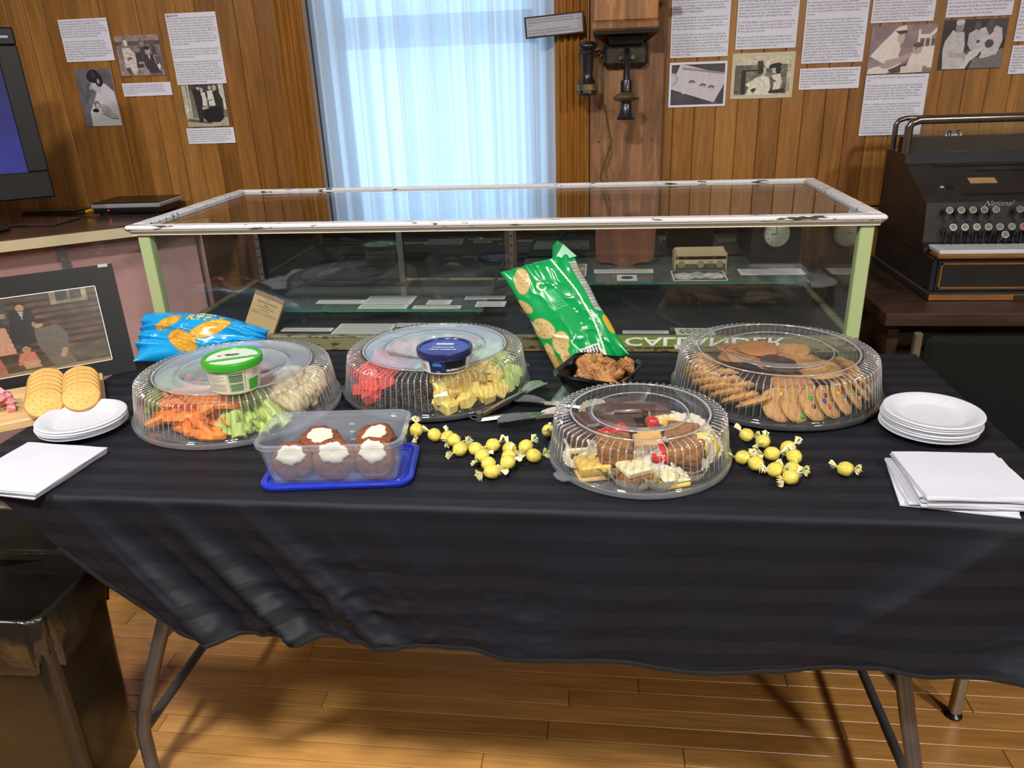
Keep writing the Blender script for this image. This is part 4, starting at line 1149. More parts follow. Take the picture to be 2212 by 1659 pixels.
photo(-1.711, -1.586, 1.247, 1.422, P_nurse(), 'grey portrait photograph of a dark-haired woman in white cradling a baby')
photo(-1.355, -1.213, 1.235, 1.3625, P_box(), 'sepia photograph of standing figures around a black box')
photo(.193, .3615, 1.248, 1.3735, P_tray(), 'white-bordered photograph of three tiny heads on a pale cloth', .0065)
M_creamp = MT('cream_photo_paper', rgb(206, 198, 172), .6, var=(30, rgb(198, 190, 164)))
photo(.3745, .554, 1.266, 1.392, P_couple(), 'cream-bordered photograph of a couple, one wearing a dark hat', .010, M_creamp)
photo(.759, .936, 1.322, 1.449, P_veil(), 'pinkish photograph of a white-veiled nurse leaning over a child in bed')
photo(.9515, 1.122, 1.3275, 1.4565, P_coats(), 'dark photograph of figures in white coats holding babies')

# ================================================================ antique wall telephone
M_tboard = WOOD('old_phone_board', [rgb(172, 126, 86), rgb(142, 98, 64), rgb(160, 114, 76)], .5, 'Z', 30, 9, .1, rand=False, dark=.5)
M_tbox = WOOD('phone_box_oak', [rgb(184, 130, 78), rgb(160, 108, 62)], .45, 'Z', 30, 9, .15, rand=False, dark=.6)
M_tdark = MT('black_hard_rubber', rgb(20, 19, 22), .3, var=(20, rgb(30, 28, 32)), coat=.3)
M_tiron = MT('pitted_iron', rgb(46, 42, 40), .6, .5, var=(70, rgb(76, 68, 60)), bump=(160, .5, .002))
M_tbrass = MT('dull_brass', rgb(158, 140, 100), .35, .8, var=(30, rgb(110, 96, 66)))
M_cord = MT('olive_fabric_cord', rgb(110, 96, 50), .8, var=(60, rgb(86, 74, 40)))
tp = thing('wall_telephone', 'antique wooden wall telephone with black mouthpiece and hanging receiver', 'telephone', (.067, WY, 1.2))
def q(p): return (p[0] - .067, p[1] - WY, p[2] - 1.2)
def qb(x0, x1, y0, y1, z0, z1, name, m, ch=.003):
    a, b_ = q((x0, y0, z0)), q((x1, y1, z1)); return B().box(a[0], b_[0], a[1], b_[1], a[2], b_[2], ch=ch).build(name, m, tp)
qb(-.043, .178, WY - .026, WY - .0015, .62, 1.95, 'backboard', M_tboard, .004)
bf = WY - .026
qb(-.030, .148, 2.375, bf, 1.486, 1.86, 'bell_box', M_tbox, .004)
qb(-.036, .153, 2.366, bf, 1.462, 1.486, 'box_base', M_tboard, .006)
qb(-.033, .150, 2.370, bf, 1.452, 1.462, 'box_base', M_tdark, .002)
qb(.012, .112, 2.425, bf, 1.425, 1.452, 'bracket_shadow_block', M_tdark)
pl = qb(-.002, .127, 2.440, bf, 1.368, 1.438, 'bracket_plate', M_tiron, .010)
for sx in (.047, .081):
    B().cyl(.006, .006, 0, .014, 12, 0, TR(q((sx, 2.440, 1.392)), (PI / 2, 0, 0))).build('pivot_lug', M_tbrass, pl, .6)
X = .064
B().tube([q((X, 2.43, 1.412)), q((X, 2.405, 1.41)), q((X, 2.392, 1.395)), q((X, 2.372, 1.33))], [.008, .008, .0075, .0105], 12).build('arm', M_tdark, tp, 1.0)
ax = (Vector((0, -.12, -1))).normalized(); rotm = ax.to_track_quat('Z', 'Y').to_matrix().to_4x4()
Tm = Matrix.Translation(q((X, 2.371, 1.330))) @ rotm
B().lathe([(0, 0), (.0165, 0), (.0172, .004), (.0172, .030), (.014, .032)], 22, 0, Tm).build('collar', M_tdark, tp, .6)
B().lathe([(.012, .030), (.022, .034), (.0355, .042), (.038, .048), (.0355, .052), (.018, .058), (.013, .062)], 28, 0, Tm).build('transmitter_cup', M_tbrass, tp, .8)
B().lathe([(.010, .060), (.0165, .064), (.0172, .075), (.0215, .094), (.0275, .104), (.0265, .105), (.019, .092), (.012, .07), (0, .066)], 24, 0, Tm).build('mouthpiece', M_tdark, tp, .8)
# receiver on its hook
rx, ry = -.049, 2.405
Trc = TR(q((rx, ry, 1.293)), (0, 0, 0), (1.2, 1.2, 1))
B().lathe([(0, 0), (.021, 0), (.024, .003), (.024, .010), (.0235, .012)], 26, 0, Trc).build('ear_cap', M_tdark, tp, .7)
B().lathe([(.0235, .012), (.0265, .014), (.0265, .030), (.021, .033)], 26, 0, Trc).build('brass_ring', M_tbrass, tp, .7)
B().lathe([(.021, .033), (.0175, .040), (.0135, .048), (.0125, .06), (.0150, .11), (.0155, .122), (.022, .126), (.0235, .134), (.019, .142), (.010, .146), (0, .146)], 26, 0, Trc).build('receiver', M_tdark, tp, .9)
B().tube([q((.006, 2.452, 1.412)), q((-.02, 2.43, 1.412)), q((-.030, 2.405, 1.41)), q((-.049, 2.382, 1.408)), q((-.068, 2.40, 1.410))], .0038, 10).build('hook', M_tiron, tp, 1.0)
B().tube([q(p) for p in [(-.052, 2.40, 1.438), (-.072, 2.398, 1.425), (-.077, 2.40, 1.40), (-.072, 2.40, 1.36), (-.076, 2.41, 1.33), (-.080, 2.42, 1.30)]], .0018, 8).build('receiver_cord', M_cord, tp, 1.0)
B().tube([q(p) for p in [(.000, 2.458, 1.40), (-.008, 2.46, 1.37), (-.004, 2.462, 1.28), (.010, 2.463, 1.21), (.022, 2.463, 1.16), (.006, 2.463, 1.10), (-.010, 2.463, 1.05), (.012, 2.463, 1.02)]], .0022, 8).build('cord', M_cord, tp, 1.0)
B().tube([q(p) for p in [(.022, 2.463, 1.165), (.024, 2.463, 1.12), (.008, 2.463, 1.07), (.014, 2.463, 1.03), (-.006, 2.463, 1.0)]], .0014, 8).build('cord', M_cord, tp, 1.0)
B().tube([q((.148, 2.41, 1.548)), q((.178, 2.41, 1.550)), q((.196, 2.405, 1.552))], .010, 12).build('crank', M_tdark, tp, 1.0)
for sx, sz in ((-.015, 1.155), (.144, 1.158)):
    B().cyl(.0022, .0022, 0, .001, 10, 0, TR(q((sx, bf, sz)), (PI / 2, 0, 0))).build('screw', M_tdark, tp)

# small captioned placard in a black frame next to the telephone
pc = thing('placard', 'small white caption card in a black frame tilted beside the telephone receiver', 'placard', (-.1465, 2.446, 1.487), (0, -.060, 0))
B().box(-.087, .087, 0, .004, -.029, .029, ch=.001).build('frame', MT('placard_black', rgb(30, 28, 30), .5, var=(40, rgb(24, 22, 24))), pc)
B().box(-.0815, .0815, -.0006, 0, -.0245, .0245).build('card', MT('placard_card', rgb(176, 176, 184), .6, var=(30, rgb(168, 168, 176))), pc)
vs, fs = text_geo("""This is the original hand crank telephone that connected to the Dafoe
Hospital/Nursery. The linked 2 lines for the doctor and nurse to stay in constant
touch.

This is a historic piece of equipment to be used by the museum
Photographed by Turner. Could never be communicated while in transit or
demonstration only. Turner.""", .0056, res=1, linedist=1.25)
wd = max(v[0] for v in vs)
B().add([(-.077 + v[0] * .154 / wd, -.001, .0175 + v[1]) for v in vs], fs).build('lettering', M_ink, pc)
# ================================================================ domed catering trays
M_dome = CLEAR('clear_dome_plastic', (.99, .995, .995), .022, 1.5, 1.25, .05)
M_traycl = CLEAR('clear_tray_plastic', (.90, .92, .93), .10, 1.5, 1.3, .06, (.75, .8, .85))
M_traydk = MT('smoked_silver_tray', rgb(120, 122, 126), .22, .75, var=(20, rgb(96, 98, 102)), coat=.3)
def dome_mesh(R, ribs, H=.088, top=None):
    k = R / .205
    prof = [(.990 * R, .0075), (.992 * R, .0125), (.965 * R, .0135), (.957 * R, .0165), (.947 * R, .026), (.936 * R, .042), (.924 * R, .058), (.914 * R, .070),
            (.904 * R, .0775), (.886 * R, .0818), (.85 * R, .0838), (.80 * R, .0850), (.766 * R, .0860), (.752 * R, .0895), (.742 * R, .0900), (.732 * R, .0872), (.716 * R, .0862),
            (.56 * R, .0862), (.535 * R, .0866), (.522 * R, .0885), (.508 * R, .0885), (.496 * R, .0862), (.30 * R, .0862), (.12 * R, .0862), (.002, .0862)]
    prof = [(r, z * H / .088) for r, z in prof]
    amp = {4: .3, 5: .8, 6: 1.0, 7: 1.25, 8: 1.35, 9: 1.1, 10: .9, 11: .6, 12: .25}
    n = ribs * 6
    def mod(j, a, r, z):
        s = math.cos(a * ribs); s = math.copysign(abs(s) ** .6, s)
        g = amp.get(j, 0)
        if j in (13, 14): z += .0007 * math.cos(a * ribs * 2)
        return r + g * .0024 * s, z + (.0020 * s * g if j >= 8 and j < 13 else 0)
    b = B().lathe(prof, n, mod=mod); k = len(prof) - 1
    b.m = [1 if (i % k) >= 14 else 0 for i in range(len(b.f))]
    return b.mesh('dome_lid', [M_dome, top or M_dome], 3.3)
def tray_mesh(R, mat):
    prof = [(.002, .004), (.86 * R, .004), (.90 * R, .0055), (.955 * R, .0125), (.985 * R, .0140), (R, .0120), (1.003 * R, .0085), (.998 * R, .0050), (.95 * R, .0045), (.91 * R, .0012), (.86 * R, .0), (.002, .0)]
    return B().lathe(prof, 96).mesh('serving_tray', mat, .7)
M_fog = CLEAR('steamed_dome_top', (.96, .97, .98), .40, 1.5, 1.4, .06, (.62, .72, .82))
M_fog2 = CLEAR('lightly_steamed_dome_top', (.99, .99, .99), .03, 1.5, 1.2, .04, (.75, .8, .88))
dm16 = dome_mesh(.205, 96, top=M_fog); dm16c = dome_mesh(.205, 96, top=M_dome); dm12 = dome_mesh(.155, 72, .083, M_fog2)
TRAYS = {}; RIBS = {}
M_ridge = CLEAR('dome_rib_plastic', (.97, .98, .98), .16, 1.5, 2.2, .07, (.88, .91, .95), .03)  # white milk stands for the bright lines refracted along the ribs
M_bead = CLEAR('dome_bead_plastic', (.95, .96, .96), .34, 1.5, 3.0, .06, (.92, .94, .97), .16)  # milk whitened to imitate bright highlights on the beads and rings
def tray(key, x, y, R, mat, me, tlabel, dlabel, rot):
    z = TZ + .0025
    o = link_mesh('serving_tray', tray_mesh(R, mat), None, None, (x, y, z)); tag(o, tlabel, 'tray')
    d = link_mesh('dome_lid', me, None, None, (x, y, z + .0015), (0, 0, rot)); tag(d, dlabel, 'lid')
    ribs, H_ = (72, .083) if R < .18 else (96, .088)
    k_ = (round(R, 4), ribs)
    if k_ not in RIBS:
        rb = B(); bd = B(); pr2 = [(.953, .020), (.936, .043), (.918, .068), (.905, .0780), (.886, .0826), (.80, .0858), (.765, .0868)]
        for i in range(ribs):
            a = 2 * PI * i / ribs; ca, sa = math.cos(a), math.sin(a)
            rb.tube([((r_ * R + .0022) * ca, (r_ * R + .0022) * sa, z_ * H_ / .088 + .0012) for r_, z_ in pr2], [.0004, .0007, .0010, .0013, .0012, .0010, .0006], 5, cap=False)
            bd.ball(.0021, 7, 5, 0, TR(((.899 * R + .0026) * ca, (.899 * R + .0026) * sa, .0800 * H_ / .088 + .001)))
            for h_ in (0, .5):
                a2 = 2 * PI * (i + h_) / ribs; bd.ball(.0012, 6, 4, 0, TR((.748 * R * math.cos(a2), .748 * R * math.sin(a2), .0902 * H_ / .088)))
        bd.lathe([(.742 * R + .0022 * math.cos(t), .0892 * H_ / .088 + .0014 * math.sin(t)) for t in np.linspace(0, 2 * PI, 7)[:-1]], 96, close=True)
        bd.lathe([(.515 * R + .0020 * math.cos(t), .0872 * H_ / .088 + .0010 * math.sin(t)) for t in np.linspace(0, 2 * PI, 7)[:-1]], 80, close=True)
        RIBS[k_] = (rb.mesh('rib_ridges', M_ridge, 3.2), bd.mesh('rim_beads', M_bead, 3.2))
    for nm_, m_ in zip(('rib_ridges', 'rim_beads'), RIBS[k_]):
        link_mesh(nm_, m_, None, d)['kind'] = 'stuff'
    # finger tab on the tray rim
    B().prism([(.99 * R, -.018), (1.07 * R, -.014), (1.09 * R, 0), (1.07 * R, .014), (.99 * R, .018)], .007, .0095).build('finger_tab', M_traycl, o).rotation_euler = (0, 0, rot + .3)
    TRAYS[key] = (x, y, R, z + .004)
tray('veg', -.7356, 1.3577, .205, M_traycl, dm16, 'round clear tray holding the raw vegetables', 'ribbed clear dome over the raw vegetable tray', .1)
tray('fruit', -.3497, 1.4854, .200, M_traydk, dome_mesh(.200, 96, top=M_fog), 'round silvery tray holding the cut fruit', 'ribbed clear dome over the cut fruit tray', .25)
tray('cookie', .3482, 1.4792, .206, M_traydk, dm16c, 'round silvery tray holding the cookies', 'ribbed clear dome over the cookie tray', .4)
tray('dess', .0644, 1.1775, .155, M_traycl, dm12, 'smaller round clear tray holding the pastry squares', 'smaller ribbed clear dome over the pastry squares', -2.8)

def jit(b, amt, seed):
    rs = random.Random(seed); b.v = [tuple(c + rs.uniform(-amt, amt) for c in p) for p in b.v]; return b
def food(name, me, key, dx, dy, z, rot, label, cat, group, sc=None):
    x, y, R, z0 = TRAYS[key]
    o = link_mesh(name, me, None, None, (x + dx, y + dy, z0 + z), rot)
    if sc: o.scale = sc if isinstance(sc, tuple) else (sc, sc, sc)
    return tag(o, label, cat, group)
rs = random.Random(11)
# --- carrots
M_carrot = MT('carrot_orange', rgb(232, 118, 34), .42, var=(60, rgb(240, 146, 62)), randv=.12, spec=.4)
car = []
for k in range(5):
    b = B(); L_ = .054 + .006 * k; n = 7; rings = []
    rr = random.Random(50 + k)
    for i in range(n):
        t = i / (n - 1); s = .0094 * (1 - .28 * abs(t - .45)) * (.72 if i in (0, n - 1) else 1)
        bend = .004 * math.sin(t * PI) * (1 if k % 2 else -1)
        rings.append([((t - .5) * L_, bend + s * math.cos(a * PI / 3) * rr.uniform(.88, 1.1), s * math.sin(a * PI / 3) * rr.uniform(.88, 1.1)) for a in range(6)])
    loft(b, rings, cap0=True, cap1=True); car.append(b.mesh('carrot_stick', M_carrot, .9))
lab = 'orange carrot stick heaped under the vegetable dome'
for k in range(62):
    a = math.radians(rs.uniform(208, 285)); lay = k % 5; r = rs.uniform(.112, .166) - .009 * lay
    food('carrot_stick', car[k % 5], 'veg', r * math.cos(a), r * math.sin(a), .010 + .0115 * lay, (rs.uniform(-.4, .4), rs.uniform(-.35, .35), rs.choice([a + PI / 2, a + PI / 2, a, 0]) + rs.uniform(-.7, .7)), lab, 'carrot', 'carrot sticks in the vegetable tray')
# --- celery
M_cel = MT('celery_green', rgb(166, 192, 92), .4, var=(40, rgb(196, 212, 128)), randv=.12, sc3=(6, 40, 40))
cel = []
for k in range(4):
    L_ = .075 + .008 * k; w = .0085 + .001 * k; b = B(); rings = []
    for i in range(5):
        t = i / 4; s = w * (1 + .2 * t)
        arc_ = [(s * math.cos(a), s * math.sin(a) * .9) for a in np.linspace(-.35, PI + .35, 8)] + [(s * .5 * math.cos(a), s * .45 * math.sin(a) + .001) for a in np.linspace(PI + .25, -.25, 8)]
        rings.append([((t - .5) * L_, p[0], -p[1] + .004) for p in arc_])
    loft(b, rings, cap0=True, cap1=True); cel.append(b.mesh('celery_stick', M_cel, .9))
for k in range(22):
    a = math.radians(284 + 46 * (k + .5) / 22 + rs.uniform(-4, 4)); r = rs.uniform(.124, .152)
    lay = k % 3
    food('celery_stick', cel[k % 4], 'veg', (r - .012 * lay) * math.cos(a), (r - .012 * lay) * math.sin(a), .022 + .010 * lay, (rs.uniform(-.6, .6) + (PI if k % 3 == 0 else 0), .52 + rs.uniform(-.2, .15), a + rs.uniform(-.35, .35)), 'pale green celery stick leaning under the vegetable dome', 'celery', 'celery sticks in the vegetable tray')
# --- florets
def floret(seed, r, mats, bumps, amp):
    rr = random.Random(seed); b = B()
    cs = [(rr.gauss(0, 1), rr.gauss(0, 1), abs(rr.gauss(.3, .8))) for _ in range(bumps)]
    cs = [tuple(c / math.sqrt(sum(q * q for q in p)) for c in p) for p in cs]
    def mod(p):
        d = max(p[0] * c[0] + p[1] * c[1] + p[2] * c[2] for c in cs)
        return .78 + amp * max(0, (d - .78) / .22) ** .5 + .03 * math.sin(p[0] * 37 + seed) * math.sin(p[1] * 41) 
    b.ball(r, 26, 16, 0, None, (1, 1, .85), mod)
    b.cyl(r * .38, r * .5, -r * 1.25, -r * .35, 8, 1)
    return b.mesh('floret', mats, 1.2)
M_cauli = MT('cauliflower_cream', rgb(228, 214, 178), .7, var=(70, rgb(212, 192, 146)), bump=(240, .6, .003))
M_cstem = MT('cauliflower_stem', rgb(216, 212, 172), .5, var=(30, rgb(206, 204, 156)))
M_brocc = MT('broccoli_green', rgb(70, 104, 38), .75, var=(90, rgb(112, 140, 56)), bump=(320, .9, .004))
M_bstem = MT('broccoli_stem', rgb(150, 176, 84), .5, var=(30, rgb(130, 160, 70)))
ca = [floret(k, .023 + .002 * k, [M_cauli, M_cstem], 16, .34) for k in range(3)]
br = [floret(20 + k, .020 + .002 * k, [M_brocc, M_bstem], 20, .3) for k in range(3)]
for k in range(15):
    a = math.radians(332 + 58 * (k % 8 + .5) / 8 + rs.uniform(-3, 3)); r = (.150, .112)[k // 8]
    food('cauliflower_floret', ca[k % 3], 'veg', r * math.cos(a), r * math.sin(a), .026 + .020 * (k // 8) + (.008 if k % 2 else 0), (rs.uniform(-.9, .9), rs.uniform(-.9, .9), rs.uniform(0, 6)), 'creamy cauliflower floret under the vegetable dome', 'cauliflower', 'cauliflower florets in the vegetable tray')
for k in range(13):
    a = math.radians(150 + 62 * (k % 8 + .5) / 8); r = (.155, .115)[k // 8]
    food('broccoli_floret', br[k % 3], 'veg', r * math.cos(a), r * math.sin(a), .026 + .018 * (k // 8) + (.006 if k % 2 else 0), (rs.uniform(-.9, .9), rs.uniform(-.9, .9), rs.uniform(0, 6)), 'dark green broccoli floret under the vegetable dome', 'broccoli', 'broccoli florets in the vegetable tray')
M_tom = MT('tomato_red', rgb(196, 44, 34), .2, var=(30, rgb(176, 32, 28)), coat=.3)
tomm = B().ball(.012, 14, 10, 0, None, (1.15, 1, 1)).mesh('cherry_tomato', M_tom, 3.2)
for k in range(22):
    a = math.radians(62 + 84 * hashn(k, 4)); r = .085 + .075 * hashn(k, 8)
    food('cherry_tomato', tomm, 'veg', r * math.cos(a), r * math.sin(a), .013 + .018 * (k % 2), (rs.uniform(0, 3), rs.uniform(0, 3), 0), 'red cherry tomato at the back of the vegetable tray', 'tomato', 'cherry tomatoes in the vegetable tray')
M_pep = MT('red_pepper', rgb(168, 40, 48), .3, var=(30, rgb(148, 26, 40)), coat=.3)
pepm = B().tube([(.03 * math.cos(t), .03 * math.sin(t), 0) for t in np.linspace(0, 2.4, 10)], .0055, 8, squash=1.5).mesh('pepper_strip', M_pep, 1.0)
for k in range(14):
    a = math.radians(235 + 90 * hashn(k, 2)); r = .05 + .045 * hashn(k, 6)
    food('pepper_strip', pepm, 'veg', r * math.cos(a) * .9, r * math.sin(a), .022 + .004 * (k % 6), (rs.uniform(-.5, .5), rs.uniform(-.5, .5), rs.uniform(0, 6)), 'red pepper strip in the middle of the vegetable tray', 'pepper', 'pepper strips in the vegetable tray')
M_mush = MT('mushroom_brown', rgb(176, 150, 124), .6, var=(40, rgb(150, 122, 98)))
mum = B().lathe([(0, .016), (.006, .0155), (.012, .011), (.014, .005), (.012, .002), (.005, .003), (.005, -.010), (0, -.010)], 16).mesh('mushroom', M_mush, .9)
for k in range(9):
    a = math.radians(290 + 40 * hashn(k, 1)); r = .07 + .04 * hashn(k, 3)
    food('mushroom', mum, 'veg', r * math.cos(a), r * math.sin(a), .048 + .006 * (k % 2), (rs.uniform(-.7, .7), rs.uniform(-.7, .7), 0), 'brown mushroom behind the celery sticks', 'mushroom', 'mushrooms in the vegetable tray')

# --- cut fruit
def chunk(seed, s, mat, amt=.16, name='chunk'):
    rr = random.Random(seed); b = B().box(-s * rr.uniform(.8, 1.1), s * rr.uniform(.8, 1.1), -s, s, -s * rr.uniform(.75, 1), s * rr.uniform(.75, 1), ch=s * .28)
    return jit(b, s * amt, seed).mesh(name, mat, .5)
M_melon = MT('watermelon_red', rgb(214, 66, 58), .35, var=(50, rgb(228, 96, 84)), randv=.1, coat=.2)
M_pine = MT('pineapple_yellow', rgb(240, 208, 92), .38, var=(50, rgb(248, 226, 140)), randv=.08, coat=.2, sc3=(1, 1, 4))
M_honey = MT('honeydew_green', rgb(188, 214, 112), .35, var=(40, rgb(210, 228, 148)), randv=.1, coat=.2)
M_cant = MT('cantaloupe_orange', rgb(236, 158, 92), .38, var=(40, rgb(244, 182, 124)), randv=.08, coat=.2)
def heap(name, mat, key, a0, a1, r0, r1, n, s, label, cat, group, layers=4, top=.05):
    ms = [chunk(900 + sum(map(ord, name)) % 50 + k, s, mat, .16, name) for k in range(5)]
    for k in range(n):
        lay = k % layers
        a = math.radians(a0 + (a1 - a0) * ((k // layers + .5) / (n / layers)) + rs.uniform(-4, 4)); r = rs.uniform(r0, r1) - .012 * lay
        food(name, ms[k % 5], key, r * math.cos(a), r * math.sin(a), s * 1.0 + .001 + lay * s * .98, (rs.uniform(-.5, .5), rs.uniform(-.5, .5), rs.uniform(0, 3)), label, cat, group)
random.seed(5)
heap('watermelon_chunk', M_melon, 'fruit', 180, 236, .125, .170, 28, .0160, 'red watermelon chunk stacked behind the blackberries', 'watermelon', 'watermelon chunks at the front of the fruit tray')
heap('pineapple_chunk', M_pine, 'fruit', 279, 340, .12, .171, 36, .0160, 'yellow pineapple chunk stacked beside the blackberries', 'pineapple', 'pineapple chunks in the fruit tray')
heap('honeydew_chunk', M_honey, 'fruit', 338, 395, .12, .170, 28, .0160, 'pale green honeydew chunk next to the pineapple', 'honeydew', 'honeydew chunks in the fruit tray')
heap('cantaloupe_chunk', M_cant, 'fruit', 120, 178, .11, .160, 18, .0145, 'orange cantaloupe chunk at the back of the fruit tray', 'cantaloupe', 'cantaloupe chunks in the fruit tray')
heap('watermelon_piece', M_melon, 'fruit', 40, 80, .11, .155, 12, .0145, 'red watermelon piece on the display case side of the fruit tray', 'watermelon', 'watermelon pieces at the back of the fruit tray')
heap('melon_piece', M_honey, 'fruit', 82, 118, .11, .155, 9, .0145, 'green melon piece on the display case side of the fruit tray', 'honeydew', 'melon pieces at the back of the fruit tray')
heap('grape_cube', M_honey, 'fruit', 0, 330, .03, .085, 16, .013, 'pale green melon cube in the centre of the fruit tray', 'honeydew', 'melon cubes in the centre of the fruit tray', 2)
M_berry = MT('blackberry_black', rgb(17, 11, 15), .18, var=(120, rgb(40, 16, 24)), coat=1.0)
bb_ = B(); rr = random.Random(3)
for k in range(46):
    z = 1 - 2 * (k + .5) / 46; a = k * 2.39996; r = math.sqrt(1 - z * z)
    bb_.ball(.0032, 7, 5, 0, TR((.0085 * r * math.cos(a), .0085 * r * math.sin(a), .0108 * z)))
bb_.ball(.0088, 10, 7, 0, None, (1, 1, 1.2))
berm = bb_.mesh('blackberry', M_berry, 3.2)
for k in range(34):
    lay = k % 4; a = math.radians(234 + 46 * ((k // 4 + .5) / 8.5) + rs.uniform(-3, 3)); r = rs.uniform(.128, .162) - .016 * lay
    food('blackberry', berm, 'fruit', r * math.cos(a), r * math.sin(a), .012 + .0145 * lay, (rs.uniform(0, 3), rs.uniform(0, 3), rs.uniform(0, 3)), 'dark blackberry piled at the front of the fruit tray', 'blackberry', 'blackberries in the fruit tray')

# --- cookies
def cookie(seed, R, th, mat, rough=.05, name='cookie', lump=.12):
    rr = random.Random(seed); ph = [rr.uniform(0, 6) for _ in range(4)]
    prof = [(0, 0), (.55 * R, 0), (.90 * R, .0012), (1.0 * R, th * .42), (.93 * R, th * .8), (.70 * R, th * .97), (.40 * R, th), (.2 * R, th * 1.02), (0, th * 1.02)]
    def mod(j, a, r, z):
        k = 1 + rough * (math.sin(2 * a + ph[0]) * .5 + math.sin(5 * a + ph[1]) * .4 + math.sin(9 * a + ph[2]) * .25)
        zz = z + (th * lump * math.sin(7 * a + j * 1.7 + ph[3]) * math.sin(3 * a - j * 1.1) if 4 <= j < 8 else 0)
        return r * k, zz
    return B().lathe(prof, 26, mod=mod).mesh(name, mat, .9)
M_ckpale = MT('peanut_cookie', rgb(206, 158, 92), .75, var=(60, rgb(188, 136, 72)), bump=(140, .5, .003), randv=.06)
M_ckdark = MT('chocolate_cookie', rgb(58, 36, 30), .7, var=(60, rgb(44, 26, 22)), bump=(140, .6, .003))
M_ckbrown = MT('ginger_cookie', rgb(190, 130, 72), .75, var=(50, rgb(166, 106, 54)), bump=(120, .5, .003), randv=.06)
M_ckgold = MT('golden_cookie', rgb(196, 150, 88), .75, var=(40, rgb(176, 128, 68)), bump=(110, .5, .003), randv=.08)
def face(nrm):
    return Vector(nrm).normalized().to_track_quat('Z', 'Y').to_euler()
ckp = [cookie(k, .037, .014, M_ckpale, .06, 'peanut_cookie', .25) for k in range(3)]
for k, (x, y) in enumerate([(-.132, .058), (-.144, .030), (-.150, .000), (-.146, -.030), (-.138, -.058), (-.125, -.084), (-.108, -.108), (-.088, -.128), (-.064, -.143), (-.100, -.020), (-.098, -.050), (-.085, -.078)]):
    t = Vector((-y, x, 0)).normalized()   # tangent
    food('peanut_cookie', ckp[k % 3], 'cookie', x * .97, y * .97, .022, face((-.55 * t.x + .25, -.55 * t.y + .1, .72)), 'pale crinkled cookie fanned along the rim of the cookie tray', 'cookie', 'pale cookies fanned in the cookie tray')
ckm = [cookie(30 + k, .034, .010, M_ckgold, .05, 'candy_cookie', .2) for k in range(3)]
sm = [MT('candy_' + n_, c, .25, var=(40, tuple(v * .85 for v in c)), coat=.5) for n_, c in (('green', rgb(60, 170, 50)), ('blue', rgb(40, 70, 170)), ('yellow', rgb(230, 190, 50)), ('brown', rgb(70, 44, 30)), ('red', rgb(190, 50, 40)))]
btn = [B().ball(.0052, 10, 6, 0, None, (1, 1, .55)).mesh('candy_button', m, 3.2) for m in sm]
for k, (x, y) in enumerate([(-.024, -.150), (.008, -.150), (.040, -.145), (.068, -.135), (.095, -.118), (.120, -.096), (.140, -.066), (.152, -.032), (.156, .004), (.150, .040)]):
    rad = Vector((x, y, 0)).normalized(); t = Vector((-rad.y, rad.x, 0))
    nv = (rad * .72 + t * .35 + Vector((0, 0, .62)))
    o = food('candy_cookie', ckm[k % 3], 'cookie', x * .98, y * .98, .026, face(nv), 'golden cookie dotted with coloured candies leaning on the tray rim', 'cookie', 'candy-dotted cookies in the cookie tray')
    for j in range(3):
        a = hashn(k, j) * 6.28; r = .010 + .014 * hashn(k, j, 7)
        link_mesh('candy_button', btn[(k * 3 + j * 2) % 5], None, o, (r * math.cos(a), r * math.sin(a), .0102))
ckd = [cookie(60 + k, .036, .011, M_ckdark, .05, 'chocolate_cookie') for k in range(2)]
ckb = [cookie(70 + k, .042, .011, M_ckbrown, .05, 'ginger_cookie') for k in range(3)]
for k, (x, y, z, tilt) in enumerate([(-.085, -.045, .012, .25), (-.055, -.078, .012, .3), (-.012, -.092, .014, .3), (.03, -.088, .014, .25), (-.075, -.03, .030, .15), (-.03, -.07, .032, .2), (.02, -.07, .034, .2), (-.005, -.045, .058, .16)]):
    food('chocolate_cookie', ckd[k % 2], 'cookie', x, y, z * 1.12, (tilt, -.1 + .05 * k % .2, k), 'dark chocolate cookie in the middle layers of the cookie tray', 'cookie', 'chocolate cookies in the cookie tray')
for k, (x, y, z, c) in enumerate([(-.06, .05, .012, 0), (.0, .08, .012, 1), (.06, .05, .012, 2), (.07, -.02, .012, 0), (0, .01, .012, 1), (-.06, .055, .028, 1), (.005, .075, .028, 2), (.065, .045, .028, 0), (.07, -.03, .030, 1), (-.005, -.005, .046, 0), (-.07, .02, .047, 2), (-.03, .035, .056, 1), (-.065, .07, .045, 0), (.012, -.095, .036, 2)]):
    food('ginger_cookie', ckb[c], 'cookie', x, y, z * 1.2, (.12 * math.sin(k * 2), .12 * math.cos(k * 3), k), 'broad brown cookie piled in the centre of the cookie tray', 'cookie', 'brown cookies piled in the cookie tray')
for k, (x, y, z) in enumerate([(.06, .02, .047), (.09, .0, .036), (.075, -.05, .048), (.11, -.03, .030), (.045, .07, .050)]):
    food('golden_cookie', ckm[k % 3], 'cookie', x, y, z, (.1 * math.sin(k * 2), .12 * math.cos(k * 3), k), 'plain golden cookie piled near the centre of the cookie tray', 'cookie', 'golden cookies piled in the cookie tray', 1.15)

